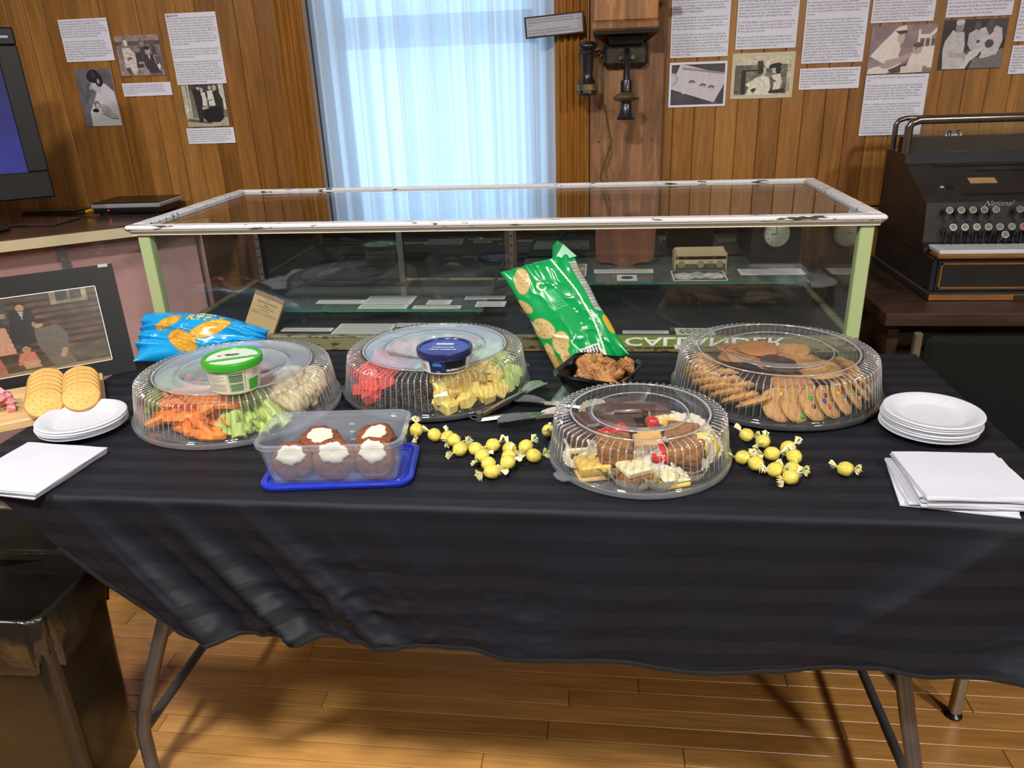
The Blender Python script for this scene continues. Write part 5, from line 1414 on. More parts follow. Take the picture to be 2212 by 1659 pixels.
# --- pastry squares in paper cups
M_choc = MT('chocolate_glaze', rgb(74, 46, 40), .35, var=(12, rgb(88, 58, 50)), coat=.2)
M_cake = MT('chocolate_cake', rgb(88, 52, 34), .8, var=(120, rgb(64, 36, 24)), bump=(220, .6, .003))
M_lemon = MT('lemon_bar', rgb(232, 190, 74), .45, var=(30, rgb(240, 206, 104)), coat=.2)
M_short = MT('shortbread', rgb(214, 178, 116), .75, var=(60, rgb(196, 156, 92)), bump=(160, .4, .003))
M_crumb = MT('oat_crumble', rgb(168, 112, 46), .8, var=(110, rgb(122, 74, 28)), bump=(150, 1.0, .006))
M_cream2 = MT('cream_icing', rgb(234, 226, 186), .5, var=(20, rgb(226, 216, 168)))
M_straw = MT('strawberry_red', rgb(204, 30, 36), .25, var=(20, rgb(184, 18, 28)), coat=.4)
M_seed = MT('strawberry_seed', rgb(226, 190, 96), .5, var=(20, rgb(210, 170, 80)))
M_pcup = MT('white_paper_cup', rgb(226, 220, 206), .7, var=(20, rgb(216, 208, 190)))
M_waf = MT('golden_wafer', rgb(220, 174, 102), .7, var=(40, rgb(204, 154, 82)), bump=(60, .5, .003))
GD = 'assorted pastry pieces under the smaller dome'
def pastry(name, dx, dy, z, rz, layers, s, label, tilt=(0, 0), cat='pastry', seed=1, cup=False):
    x, y, R, z0 = TRAYS['dess']
    t = thing(name, label, cat, (x + dx, y + dy, z0 + z), (tilt[0], tilt[1], rz), GD)
    zz = 0
    for j, (h, m, nm) in enumerate(layers):
        k = s * (1 - .03 * j)
        jit(B().box(-k, k, -k * .92, k * .92, zz, zz + h, ch=min(.003, h * .4)), s * .04, seed + j).build(nm, m, t, .6); zz += h
    t.scale = (1.14, 1.14, 1.16)
    if cup: cupmesh = paper_cup(s * 1.18); link_mesh('paper_cup', cupmesh, None, t, (0, 0, -.001))
    return t
_cups = {}
def paper_cup(s):
    k = round(s, 4)
    if k not in _cups:
        n = 96
        _cups[k] = B().lathe([(.002, 0), (s * .98, 0), (s * 1.2, .010), (s * 1.42, .020)], n, mod=lambda j, a, r, z: (r * (1 + (.035 * math.cos(a * 24) * j / 3 if j > 0 else 0)), z + (.0015 * math.cos(5 * a) if j == 3 else 0))).mesh('paper_cup', M_pcup, 1.2)
    return _cups[k]
pastry('lemon_bar', -.078, -.080, 0, .3, [(.008, M_short, 'crust'), (.016, M_lemon, 'lemon_layer')], .024, 'yellow lemon bar at the front of the pastry tray beside the rim', seed=2)
pastry('crumble_square', -.043, -.062, .012, .15, [(.012, M_short, 'base'), (.030, M_crumb, 'crumble')], .024, 'tall oat crumble square standing in a paper cup', (.25, 0), seed=5, cup=True)
pastry('iced_cake_cube', -.012, -.102, 0, .5, [(.018, M_crumb, 'cake'), (.011, M_cream2, 'icing')], .021, 'small brown cake cube topped with cream icing at the tray front', seed=8, cup=True)
pastry('crumble_bar', .074, -.045, .010, -.3, [(.012, M_cake, 'base'), (.018, M_crumb, 'topping')], .025, 'dark oat-topped crumble bar beside the strawberry', (.3, 0), seed=11, cup=True)
pastry('cream_slice', -.097, -.014, .002, .25, [(.012, M_cake, 'base'), (.010, M_cream2, 'cream_layer'), (.022, M_choc, 'chocolate_layer')], .024, 'layered chocolate and cream slice at the side of the pastry tray', seed=14)
pastry('cream_slice', -.060, .000, .0, .1, [(.014, M_cake, 'base'), (.010, M_cream2, 'cream_layer'), (.018, M_choc, 'chocolate_layer')], .022, 'layered cream slice below the strawberries', seed=15)
for k, (dx, dy, rz, z) in enumerate([(-.059, .050, .35, .044), (-.034, -.004, .12, .048), (-.080, .014, .5, .044), (-.016, .050, -.1, .047), (.028, .072, .2, .042), (-.030, .086, .1, .040)]):
    nm = ['behind the front brownies', 'with a pale paper edge in the middle', 'next to the dome wall', 'behind the raspberry', 'farthest back toward the bowl', 'at the back beside its twin'][k]
    pastry('chocolate_square', dx, dy, z, rz, [(.008, M_cake, 'cake'), (.007, M_choc, 'glaze')], .0235, 'flat dark chocolate square ' + nm, (rs.uniform(-.15, .2), rs.uniform(-.15, .15)), seed=20 + k)
    pastry('brownie', dx, dy, .001, rz + .3, [(.034, M_cake, 'cake')], .021, ['brownie block supporting the chocolate squares in the pastry tray'][0], seed=40 + k)
pastry('wafer_square', .012, -.022, .036, .15, [(.009, M_waf, 'wafer')], .022, 'golden waffled biscuit lying on top near the dome centre', (.25, 0), seed=31)
pastry('brownie', .014, -.026, .001, .2, [(.030, M_cake, 'cake')], .021, 'brownie block supporting the chocolate squares in the pastry tray', seed=47)
pastry('lemon_square', .045, .040, .030, .6, [(.006, M_short, 'crust'), (.010, M_lemon, 'lemon_layer')], .017, 'small lemon square with white paper edge near the dome top', (.2, .1), seed=33, cup=True)
pastry('nut_square', .072, .006, .026, -.2, [(.010, M_cake, 'cake'), (.008, M_crumb, 'nut_topping')], .025, 'nut-topped brown square in a paper cup near the yellow tart', (.15, 0), seed=36, cup=True)
pastry('coconut_slice', .050, -.100, 0, .4, [(.008, M_lemon, 'base'), (.006, M_cream2, 'coconut')], .020, 'thin coconut slice lying flat at the tray front', seed=38)
pastry('coconut_slice', .015, -.085, 0, -.2, [(.008, M_lemon, 'base'), (.004, M_short, 'top')], .020, 'thin yellow slice under the standing paper cup', seed=39)
x, y, R, z0 = TRAYS['dess']
yt = thing('lemon_tart', 'round bright yellow tart in a white paper cup by the tray rim', 'pastry', (x + .108, y - .018, z0 + .018), (.7, .35, 0), GD)
B().ball(.024, 20, 12, 0, None, (1, 1, .62), lambda p: 1 + .05 * math.sin(p[0] * 9) * math.sin(p[1] * 8)).build('filling', MT('yellow_tart', rgb(240, 204, 84), .5, var=(20, rgb(246, 218, 112))), yt, 3.2)
link_mesh('paper_cup', paper_cup(.021), None, yt, (0, 0, -.016))
for k, (dx, dy, z, rot, lab2) in enumerate([(.002, -.075, .022, (1.1, .5, .2), 'empty pleated paper cup standing on edge in the pastry tray'), (.028, -.108, .001, (0, 0, 0), 'empty flattened paper cup at the very front of the pastry tray'), (.078, -.080, .002, (.15, -.1, 0), 'empty paper cup near the front rim beside the coconut slice'), (-.092, -.050, .006, (.3, -.5, .4), 'crumpled paper cup against the dome wall next to the cream slice'), (-.075, .075, .03, (.6, 0, 0), 'pale paper cup poking up behind the chocolate squares')]):
    o = link_mesh('paper_cup', paper_cup(.021), None, None, (x + dx, y + dy, z0 + z), rot); tag(o, lab2, 'paper cup', GD)
def strawberry(dx, dy, z, rot, s, lab2):
    t = thing('strawberry', lab2, 'strawberry', (x + dx, y + dy, z0 + z), rot, GD)
    B().lathe([(0, 0), (.004 * s, .001), (.009 * s, .008), (.013 * s, .018), (.0145 * s, .026), (.012 * s, .032), (.005 * s, .035), (0, .035)], 20).build('flesh', M_straw, t, 3.2)
    sd = B()
    for k in range(60):
        zz = .006 + .024 * (k / 60); a = k * 2.4; r = np.interp(zz, [.001, .008, .018, .026, .032], [.004, .009, .013, .0145, .012]) * s
        sd.ball(.0007, 5, 4, 0, TR((r * math.cos(a), r * math.sin(a), zz)))
    o = sd.build('seeds', M_seed, t); o['kind'] = 'stuff'
    return t
strawberry(.034, -.048, .044, (PI - .5, .25, .3), 1.25, 'large strawberry half at the front centre of the pastry tray')
strawberry(.050, -.044, .042, (PI - .6, -.25, 1.3), 1.0, 'smaller strawberry tucked beside the large one')
strawberry(-.074, -.030, .050, (1.3, .4, 1.0), .8, 'strawberry lying on the cream slice under the dome shoulder')
strawberry(-.052, -.044, .054, (1.2, -.6, 2.2), .8, 'strawberry half beside the flat chocolate square under the dome shoulder')
strawberry(.014, .020, .056, (1.4, .2, .3), .75, 'raspberry-red strawberry tip on top near the dome centre')
# ================================================================ dip tubs on the domes
M_plw = MT('tub_white_plastic', rgb(228, 224, 206), .35, var=(20, rgb(222, 218, 198)), coat=.2)
def tub(name, label, x, y, z, r0, r1, h, lidc, lidrim, bodyc, rz):
    t = thing(name, label, 'tub', (x, y, z), (0, 0, rz))
    B().lathe([(0, 0), (r0 * .96, 0), (r0, .003), (r1, h), (r1 - .001, h), (0, h - .001)], 48).build('cup', bodyc, t, .6)
    lo = B().lathe([(r1 - .001, h - .009), (r1 + .0035, h - .009), (r1 + .004, h + .001), (r1 + .003, h + .0035), (r1 + .0005, h + .0045), (r1 - .003, h + .004), (r1 - .0045, h + .0015)], 64).build('lid', lidrim, t, .8)
    return t, lo
def disc_print(name, cvf, r, z, mat, parent, n=44):
    rr_, aa_ = np.linspace(.0005, r, 30), np.linspace(0, 2 * PI, 97)
    A_, R_ = np.meshgrid(aa_, rr_); X_, Y_ = R_ * np.cos(A_), R_ * np.sin(A_)
    cv = Canvas(1, 1, 0); cv.u = X_ / (2 * r) + .5; cv.v = .5 - Y_ / (2 * r); cv.c = np.zeros(X_.shape + (3,)); cvf(cv)
    return link_mesh(name, grid_mesh(name, np.stack([X_, Y_, np.full_like(X_, z)], -1)[:, ::-1].copy(), cv.c[:, ::-1].copy()), mat, parent)
def band_print(name, cvf, r0, r1, z0, z1, a0, a1, mat, parent, nx=120, ny=40):
    """label wrapped on the cup from angle a0 to a1, u to the side as seen from outside"""
    cv = Canvas(nx, ny, 255); cvf(cv); z = z1 + (z0 - z1) * cv.v; r = r0 + (r1 - r0) * (z / z1) + .0004
    a = a0 + (a1 - a0) * cv.u
    return link_mesh(name, grid_mesh(name, np.stack([r * np.cos(a), r * np.sin(a), z], -1), cv.c), mat, parent)
M_print = PAINT('gloss_print', .35, .2)
M_pw = MT('print_white', rgb(240, 240, 238), .4, var=(60, rgb(232, 232, 230)))
M_pk = MT('print_black', rgb(30, 30, 34), .5, var=(60, rgb(24, 24, 28)))
domz = TZ + .0025 + .0015 + .0865
M_lidg = MT('green_lid', rgb(58, 168, 46), .25, var=(20, rgb(50, 156, 40)), coat=.3)
rt, rl = tub('ranch_tub', 'round ranch dip tub with green rimmed lid on the vegetable dome', -.677, 1.248, domz + .002, .043, .0505, .058, None, M_lidg, M_plw, 0)
def f_ranch(c):
    c.c[:] = c._c((206, 214, 206)); c.poly([(0, .78), (1, .30), (1, .46), (0, .95)], (64, 170, 60)); c.poly([(.0, .95), (1, .46), (1, .56), (0, 1)], (226, 228, 222)); c.ell(.44, .36, .15, .065, (30, 34, 34), -.22); c.ell(.22, .46, .05, .035, (54, 90, 54)); c.noise(.05, 10, 10, 3)
disc_print('lid_print', f_ranch, .0470, .0595, M_print, rl)
RA_ = 0
lettering('Ranch', .014, M_pw, rl, lambda a, c: (-.030 + a * .90 - c * -.40 * 0 + 0, -.016 + a * .42 + c * .8, .0600), 'lid_lettering', bold=.0003)
lettering("marg's", .0075, M_pw, rl, lambda a, c: (-.0125 + a * .95, .0105 + a * .20 + c, .0600), 'lid_lettering', shear=.3)
def f_rlabel(c):
    c.c[:] = c._c((232, 226, 200))
    for k in range(9):
        y = .10 + k * .047
        c.rect(.06, y, .40 - .05 * (k % 3), y + .016, (110, 110, 104))
    for k in range(8):
        y = .56 + k * .045
        c.rect(.06, y, .42 - .04 * (k % 2), y + .016, (110, 110, 104))
    c.line([(.05, .06), (.46, .04), (.46, .92)], .004, (90, 90, 86)); c.rect(.48, .10, .70, .52, (150, 180, 130)); c.rect(.48, .56, .70, .92, (150, 180, 130))
    for k in range(12):
        c.rect(.48, .12 + k * .032, .70, .12 + k * .032 + (.012 if k % 3 else .02), (60, 84, 60)); 
        if k < 10: c.rect(.48, .60 + k * .03, .70, .60 + k * .03 + .013, (70, 96, 70))
    c.rect(.70, 0, 1, 1, (232, 226, 200)); 
    for k in range(7): c.ell(.735, .12 + k * .11, .009, .028, (40, 40, 40) if k != 4 else (190, 60, 40))
    c.rect(.80, .48, 1, .95, (70, 176, 60)); c.rect(.88, .08, 1, .36, (180, 180, 176), .7); c.noise(.03, 30, 20, 2)
band_print('cup_label', f_rlabel, .043, .0505, .003, .049, math.radians(222), math.radians(352), M_print, rt, 150, 60)

M_lidb = MT('navy_lid', rgb(36, 40, 98), .25, var=(20, rgb(28, 32, 84)), coat=.4)
ct, clid = tub('cream_cheese_tub', 'round cream cheese tub with dark blue lid on the fruit dome', -.3015, 1.3600, domz + .002, .045, .0505, .040, None, M_lidb, M_plw, 0)
def f_cream(c):
    c.c[:] = c._c((58, 72, 150)); c.rect(.30, .26, .66, .36, (206, 210, 226)); c.ell(.5, .95, .5, .3, (40, 48, 120)); c.noise(.08, 10, 10, 4)
disc_print('lid_print', f_cream, .0470, .0415, M_print, clid)
lettering('LITEHOUSE', .0085, M_pw, clid, lambda a, c: (-.024 + a, -.006 + c, .0420), 'lid_lettering', bold=.0001)
lettering('CREAM CHEESE DIP', .0062, M_pw, clid, lambda a, c: (-.028 + a, -.018 + c, .0420), 'lid_lettering', bold=.0002)
def f_clabel(c):
    c.c[:] = c._c((236, 234, 228)); c.rect(.02, .1, .05, .9, (170, 60, 40), .6)
    for k in range(16): c.rect(.09 + k * .0085, .34, .09 + k * .0085 + (.0035 if k % 3 else .006), .80, (60, 64, 100))
    c.rect(.09, .16, .20, .20, (120, 120, 130)); c.rect(.30, .10, .58, .95, (28, 42, 100)); c.ell(.44, .42, .085, .30, (70, 130, 190)); c.rect(.30, .45, .58, .95, (28, 42, 100)); c.rect(.58, .06, 1, .95, (24, 24, 32)); c.noise(.03, 30, 12, 2)
a0_, a1_ = math.radians(205), math.radians(335)
band_print('cup_label', f_clabel, .045, .0505, .003, .031, a0_, a1_, M_print, ct, 170, 40)
def oncup(uu, zz): a = a0_ + (a1_ - a0_) * uu; r = .045 + .0055 * zz / .040 + .0009; return (r * math.cos(a), r * math.sin(a), zz)
scu = 1 / (.048 * (a1_ - a0_))
lettering('LITEHOUSE', .0072, M_pw, ct, lambda a, c: oncup(.31 + a * scu * .82, .0125 + c), 'cup_lettering', bold=.0001)
lettering('227g', .0045, M_pw, ct, lambda a, c: oncup(.41 + a * scu, .0055 + c), 'cup_lettering')
lettering('CREAM CHEESE', .0095, M_pw, ct, lambda a, c: oncup(.605 + a * scu * .8, .0215 + c), 'cup_lettering', bold=.0004)
lettering('FRUIT DIP', .0035, M_pw, ct, lambda a, c: oncup(.62 + a * scu, .0175 + c), 'cup_lettering')
lettering('FROMAGE A LA CREME', .0088, M_pw, ct, lambda a, c: oncup(.60 + a * scu * .62, .0080 + c), 'cup_lettering', bold=.0004)

# ================================================================ lidded tub with iced cookies
M_frost = CLEAR('frosted_tub_plastic', (.93, .95, .98), .13, 1.45, 1.0, .12, (.78, .84, .95))
M_bluelid = MT('blue_tub_lid', rgb(32, 52, 176), .28, var=(20, rgb(26, 44, 160)), coat=.3)
TBX, TBY, TBR = -.4405, 1.104, .095
bl = thing('tub_lid', 'bright blue plastic lid lying under the clear tub', 'lid', (TBX + .004, TBY + .004, TZ + .002), (0, 0, TBR + .03))
loft(B(), [ring(.118, .068, .0, .022), ring(.124, .074, .001, .026), ring(.126, .076, .004, .028), ring(.126, .076, .008, .028), ring(.123, .073, .0095, .026), ring(.117, .067, .0095, .022), ring(.114, .064, .005, .02), ring(.108, .058, .0042, .02)], cap0=True, cap1=True).build('lid_plate', M_bluelid, bl, .7)
loft(B(), [ring(.112, .062, .0045, .02), ring(.111, .061, .0065, .02), ring(.109, .059, .0065, .02), ring(.108, .058, .0045, .02)]).build('sealing_ridge', M_bluelid, bl, .7)
tz0 = TZ + .0072
tbx = thing('storage_tub', 'clear rectangular plastic tub holding white-iced brown cookies', 'tub', (TBX, TBY, tz0), (0, 0, TBR))
loft(B(), [ring(.104, .054, 0, .018), ring(.107, .057, .004, .022), ring(.1165, .0655, .066, .024), ring(.121, .070, .067, .027), ring(.1215, .0705, .0735, .027), ring(.119, .068, .075, .026), ring(.1155, .0645, .0745, .024), ring(.1125, .0615, .060, .022), ring(.1045, .0545, .006, .018)], cap0=True, cap1=True).build('tub_wall', M_frost, tbx, .7)
for k, (s_, zz) in enumerate((('500 -', .05), ('400 -', .036), ('300 -', .022))):
    lettering(s_, .006, M_pw, tbx, lambda a, c, zz=zz: (.008 + a, .0535 + .0085 * zz / .06 - .0006, zz + c), 'measure_mark')
M_muf = MT('molasses_cookie', rgb(134, 74, 40), .75, var=(70, rgb(106, 54, 28)), bump=(120, .8, .004))
M_icing = MT('white_icing', rgb(222, 216, 196), .45, var=(12, rgb(212, 204, 180)), coat=.15)
def iced(lab2, lx, ly, lz, rot, R, th, sd):
    T = Matrix.Translation((TBX, TBY, tz0)) @ Matrix.Rotation(TBR, 4, 'Z')
    p = T @ Vector((lx, ly, lz))
    t = thing('iced_cookie', lab2, 'cookie', p, (rot[0], rot[1], rot[2] + TBR), 'iced cookies in the clear tub')
    me = cookie(sd, R, th, M_muf, .06, 'cookie_body', .22); link_mesh('cookie_body', me, None, t)
    rr = random.Random(sd); ph = [rr.uniform(0, 6) for _ in range(3)]
    prof = [(0, th * 1.02), (.3 * R, th * 1.04 + .001), (.55 * R, th * 1.02 + .002), (.72 * R, th + .0026), (.80 * R, th * .95 + .001), (.78 * R, th * .9)]
    B().lathe([(r, z + .0005) for r, z in prof], 40, mod=lambda j, a, r, z: (r * (1 + (.10 * math.sin(2 * a + ph[0]) + .08 * math.sin(5 * a + ph[1]) + .07 * math.sin(9 * a + ph[2]) + .05 * math.sin(17 * a + ph[0])) * (j / 5)), z)).build('icing', M_icing, t, 3.2, (0, .30 * R if rot[0] > .8 else 0, .0012)).scale = (.80, .66, 1)
    return t
iced('iced brown cookie standing at the narrow end of the tub near the carrots', -.068, -.028, .028, (1.15, 0, .06), .034, .016, 3)
iced('iced brown cookie standing in the middle of the tub front', .002, -.028, .030, (1.15, .1, -.05), .036, .016, 4)
iced('iced brown cookie standing at the tub end near the candies', .068, -.026, .029, (1.1, -.1, .1), .035, .016, 5)
iced('iced brown cookie lying flat at the back of the tub near the carrots', -.035, .024, .034, (.18, .06, .4), .037, .015, 6)
iced('iced brown cookie lying tilted at the back of the tub near the candies', .060, .026, .036, (.25, -.25, .9), .033, .015, 7)
iced('iced brown cookie under the tilted one at the back of the tub', .052, .018, .012, (.1, .05, .2), .035, .015, 8)
iced('iced brown cookie at the bottom of the tub under the flat one', -.040, .014, .010, (.05, -.05, 1.2), .037, .015, 9)

# ================================================================ black bowl of crumbled pieces
M_blackpl = MT('black_microwave_plastic', rgb(14, 14, 15), .22, var=(20, rgb(18, 18, 19)), coat=.3)
BR = -.37
cl2 = thing('clear_lid', 'clear plastic lid lying under the black bowl', 'lid', (.000, 1.432, TZ + .002), (0, 0, BR + .12))
loft(B(), [ring(.078, .068, 0, .03), ring(.088, .078, .0005, .032), ring(.090, .080, .005, .034), ring(.086, .076, .0065, .032), ring(.080, .070, .0035, .03)], cap0=True, cap1=True).build('lid_plate', CLEAR('clear_lid_plastic', (.9, .94, .96), .16, 1.5, 1.2, .1, (.6, .7, .78)), cl2, .7)
bw = thing('black_bowl', 'black rectangular plastic bowl filled with crumbled brown pieces', 'bowl', (-.006, 1.420, TZ + .0065), (0, 0, BR))
loft(B(), [ring(.048, .042, 0, .022), ring(.052, .046, .003, .026), ring(.068, .064, .060, .022), ring(.0755, .0715, .0615, .024), ring(.076, .072, .065, .024), ring(.073, .069, .0665, .023), ring(.0665, .0625, .063, .022), ring(.050, .044, .005, .024)], cap0=True, cap1=True).build('bowl_wall', M_blackpl, bw, .7)
M_crk = MT('crumbled_toffee_piece', rgb(220, 164, 104), .7, var=(90, rgb(158, 100, 56)), bump=(190, 1.0, .012), randv=.12)
def shard(sd, s):
    rr = random.Random(sd); ph = [rr.uniform(0, 6) for _ in range(6)]
    return B().ball(s, 18, 12, 0, None, (1.25, .95, .55), lambda p: 1 + .22 * math.sin(p[0] * 4 + ph[0]) * math.cos(p[1] * 5 + ph[1]) + .14 * math.sin(p[0] * 13 + ph[2]) * math.sin(p[1] * 12 + ph[3]) * math.cos(p[2] * 9) + .08 * math.sin(p[1] * 27 + ph[4]) * math.sin(p[0] * 25 + ph[5])).mesh('crumb_piece', M_crk, 1.0)
shd = [shard(k, .0105 + .0012 * k) for k in range(6)]
Tb = Matrix.Translation((-.006, 1.420, TZ + .0065)) @ Matrix.Rotation(BR, 4, 'Z')
heap_ = []
for lay, (n_, rx_, ry_, zz_) in enumerate(((9, .046, .040, .030), (9, .048, .040, .043), (8, .042, .034, .054), (5, .028, .022, .064), (3, .014, .012, .073))):
    for k in range(n_):
        a = k * 2.39996 + lay * 1.1; r_ = math.sqrt((k + .4) / n_)
        heap_.append((rx_ * r_ * math.cos(a) - (.008 if lay > 2 else 0), ry_ * r_ * math.sin(a), zz_))
heap_ += [(.050, .024, .060), (.054, .014, .068), (.046, .030, .070)]
for k, (lx, ly, lz) in enumerate(heap_):
    o = link_mesh('crumb_piece', shd[k % 6], None, None, Tb @ Vector((lx, ly, lz)), (hashn(k, 1) * 3, hashn(k, 2) * 3, hashn(k, 3) * 6)); o.scale = (1.05 + .25 * hashn(k, 8),) * 3
    tag(o, 'rough brown crumbly piece heaped in the black bowl', 'snack', 'crumbly pieces in the black bowl')

# ================================================================ tongs
M_steelb = MT('polished_steel', rgb(200, 198, 196), .16, .95, var=(30, rgb(176, 174, 172)))
def tongs(label, hinge, tips, heads, zs):
    t = thing('tongs', label, 'tongs', (hinge[0], hinge[1], TZ + .004))
    for (tx, ty), hm, z in zip(tips, heads, zs):
        d = Vector((tx - hinge[0], ty - hinge[1], 0)); Ln = d.length; u_ = d.normalized(); s_ = Vector((-u_.y, u_.x, 0))
        pts = [(0, .006), (.08, .007), (.35, .0075), (.6, .006), (.72, .005)]
        b = B(); rings = []
        for tt, w_ in pts:
            c = u_ * (Ln * tt); zz = z + .006 * math.sin(tt * PI)
            rings.append([tuple(c + s_ * w_ + Vector((0, 0, zz))), tuple(c + s_ * w_ * .5 + Vector((0, 0, zz + .004))), tuple(c - s_ * w_ * .5 + Vector((0, 0, zz + .004))), tuple(c - s_ * w_ + Vector((0, 0, zz))), tuple(c - s_ * w_ * .5 + Vector((0, 0, zz + .002))), tuple(c + s_ * w_ * .5 + Vector((0, 0, zz + .002)))])
        loft(b, rings, cap0=True, cap1=True)
        ar = b.build('arm', M_steelb, t, .7)
        hb = B(); rg_ = []
        for i in range(13):
            tt = .68 + .32 * i / 12; w_ = .006 + .011 * math.sin(min(1, (i + .6) / 8.5) * PI / 2) * (1 if i < 10 else (1 - (i - 9) * .22)) + (.0012 if i % 2 else 0)
            c = u_ * (Ln * tt); zz = z + .003 + .004 * math.sin(i / 12 * PI)
            rg_.append([tuple(c + s_ * (w_ * math.cos(a)) + Vector((0, 0, zz + .0035 * math.sin(a) + .006 * math.cos(a) ** 2))) for a in np.linspace(0, 2 * PI, 12, endpoint=False)])
        loft(hb, rg_, cap0=True, cap1=True).build('silicone_head', hm, ar, .9)
    B().cyl(.007, .007, min(zs) - .002, max(zs) + .010, 14).build('hinge_pin', M_steelb, t, .6)
    B().tube([(-.004, -.006, .006), (-.014, -.004, .008), (-.020, .002, .010), (-.012, .006, .010), (-.002, .005, .008)], .0012, 6).build('locking_loop', M_steelb, t, 1.0)
    return t
gD = MT('charcoal_silicone', rgb(92, 94, 98), .55, var=(30, rgb(84, 86, 90))); gG = MT('sage_silicone', rgb(128, 150, 128), .55, var=(30, rgb(118, 142, 120))); gP = MT('pale_pink_silicone', rgb(196, 184, 180), .55, var=(30, rgb(188, 176, 172)))
tongs('steel tongs with a sage green tip raised along the fruit tray rim', (-.230, 1.300), [(-.118, 1.462), (-.058, 1.325)], [gG, gP], [.010, .004])
tongs('steel tongs with charcoal grey tips pointing at the candies', (.020, 1.345), [(-.172, 1.386), (-.192, 1.280)], [gD, gD], [.003, .004])
# ================================================================ snack bags
M_bag = PAINT('glossy_bag_film', .22, .4)
def bag(name, label, W_, H_, T_, cvf, nx, ny, seed, backcol, M4, topfold=0.0, crush=1.0, taper=0.0):
    cv = Canvas(nx, ny, 255); cvf(cv)
    u_, v_ = cv.u, cv.v                         # v down from the top seal
    e = np.clip(np.sin(PI * np.clip(v_, 0, 1)), 0, 1) ** .42
    side = np.clip(1 - np.abs(2 * u_ - 1) ** 2.6, 0, 1) ** .62
    d = T_ / 2 * e * side
    end = np.exp(-np.minimum(v_, 1 - v_) * 9)
    cre = crush * (.0045 * end * np.sin(u_ * 34 + seed + 3 * vnoise(u_ * 4, v_ * 3, seed)) + .0032 * (1 - np.abs(vnoise(u_ * 5 + v_ * 2, v_ * 7 - u_ * 2, seed))) ** 3 * side + .004 * vnoise(u_ * 3.2, v_ * 3.7, seed + 2) * e * side)
    wob = W_ * (.5 - .035 * e + .010 * vnoise(v_ * 6, u_ * 0 + seed, seed + 4))
    wob = wob * (1 - taper * np.clip(1 - v_ * 2.2, 0, 1) ** 1.5); d = d * (1 - .5 * taper * np.clip(1 - v_ * 2.2, 0, 1))
    x_ = (2 * u_ - 1) * wob; z_ = H_ * (1 - v_) - topfold * x_
    yb = .006 * vnoise(u_ * 2 + seed, v_ * 2, seed + 9)
    front = np.stack([x_, -(d + cre) + yb, z_], -1); back = np.stack([x_, d * .75 - cre * .5 + yb, z_], -1)
    P_ = np.concatenate([front, back[:, 1:-1][:, ::-1]], 1)
    bc = np.zeros_like(back[:, 1:-1]); bc[:] = np.array(backcol) / 255.
    C_ = np.concatenate([cv.c, bc], 1)
    root = bpy.data.objects.new(name, None); COL.objects.link(root); root.matrix_world = M4; tag(root, label, 'snack bag')
    me = grid_mesh(name + '_film', P_, C_, wrap=True)
    link_mesh('film', me, M_bag, root)
    def S(uu, vv, off=.0006):
        j = min(nx - 1, max(0, uu * nx)); i_ = min(ny - 1, max(0, vv * ny)); j0, i0 = int(j), int(i_); fu, fv = j - j0, i_ - i0
        p = front[i0, j0] * (1 - fu) * (1 - fv) + front[i0, j0 + 1] * fu * (1 - fv) + front[i0 + 1, j0] * (1 - fu) * fv + front[i0 + 1, j0 + 1] * fu * fv
        return (p[0], p[1] - off, p[2])
    return root, S
def f_green(c):
    g = (12, 156, 82); c.c[:] = c._c(g)
    def chip(x, y, rx, ry, rot, base=(206, 178, 122)):
        c.ell(x, y, rx * 1.06, ry * 1.05, (120, 150, 60), rot); c.ell(x, y, rx, ry, base, rot)
        for k in range(9):
            a = k * 2.4; q_ = .75 * math.sqrt((k + .5) / 9); c.ell(x + rx * q_ * math.cos(a), y + ry * q_ * math.sin(a), rx * .07, ry * .06, (150, 112, 66))
    chip(.20, .14, .15, .085, -.7); chip(.03, .36, .11, .06, .5); chip(.13, .60, .145, .095, .2); chip(.26, .76, .14, .08, -.5); chip(.06, .80, .05, .07, .3); chip(.22, .88, .08, .05, -.8); c.poly([(0, .78), (.10, .86), (.18, 1), (0, 1)], (168, 140, 80)); c.line([(0, .5), (.06, .60)], .010, (226, 232, 200))
    c.ell(.40, .235, .062, .042, (226, 226, 190)); c.ell(.405, .235, .040, .027, g); c.rect(.43, .225, .50, .245, g)
    for k in range(5):
        c.line([(.40 + k * .030, .27 + k * .004), (.47 + k * .030, .43)], .0035, (100, 206, 150))
    c.line([(.36, .29), (.52, .30), (.60, .45), (.44, .46), (.36, .29)], .003, (110, 206, 150))
    pts = [(.70 + .02 * math.sin(t * 3) + .10 * math.sin(t * PI), .02 + .98 * t) for t in np.linspace(0, 1, 24)]
    c.line(pts, .011, (232, 240, 214))
    c.poly([(.90, .08), (1, .08), (1, .58), (.92, .55)], (190, 190, 186)); 
    for k in range(26): c.rect(.91, .10 + k * .017, .99, .106 + k * .017, (110, 110, 108))
    for k, (x, y) in enumerate([(.56, .25), (.57, .28), (.66, .5), (.67, .53), (.64, .64), (.63, .68), (.72, .40), (.86, .66), (.78, .62), (.80, .78), (.83, .82)]): c.ell(x, y, .012, .007, (214, 232, 190))
    c.rect(.80, .595, .90, .605, (226, 236, 200)); c.rect(.84, .57, .855, .62, (226, 236, 200))
    c.poly([(.44, .86), (.70, .84), (.72, .97), (.47, .98)], (222, 222, 218))
    for k in range(17): c.line([(.465 + k * .0135, .875 - k * .001), (.49 + k * .0125, .955)], .0028 if k % 3 else .005, (44, 44, 48))
    c.line([(.40, .80), (.46, .90)], .008, (214, 234, 216)); c.line([(.40, .78), (.50, .72)], .004, (214, 234, 216))
    c.ell(.97, .70, .05, .09, (214, 178, 60))
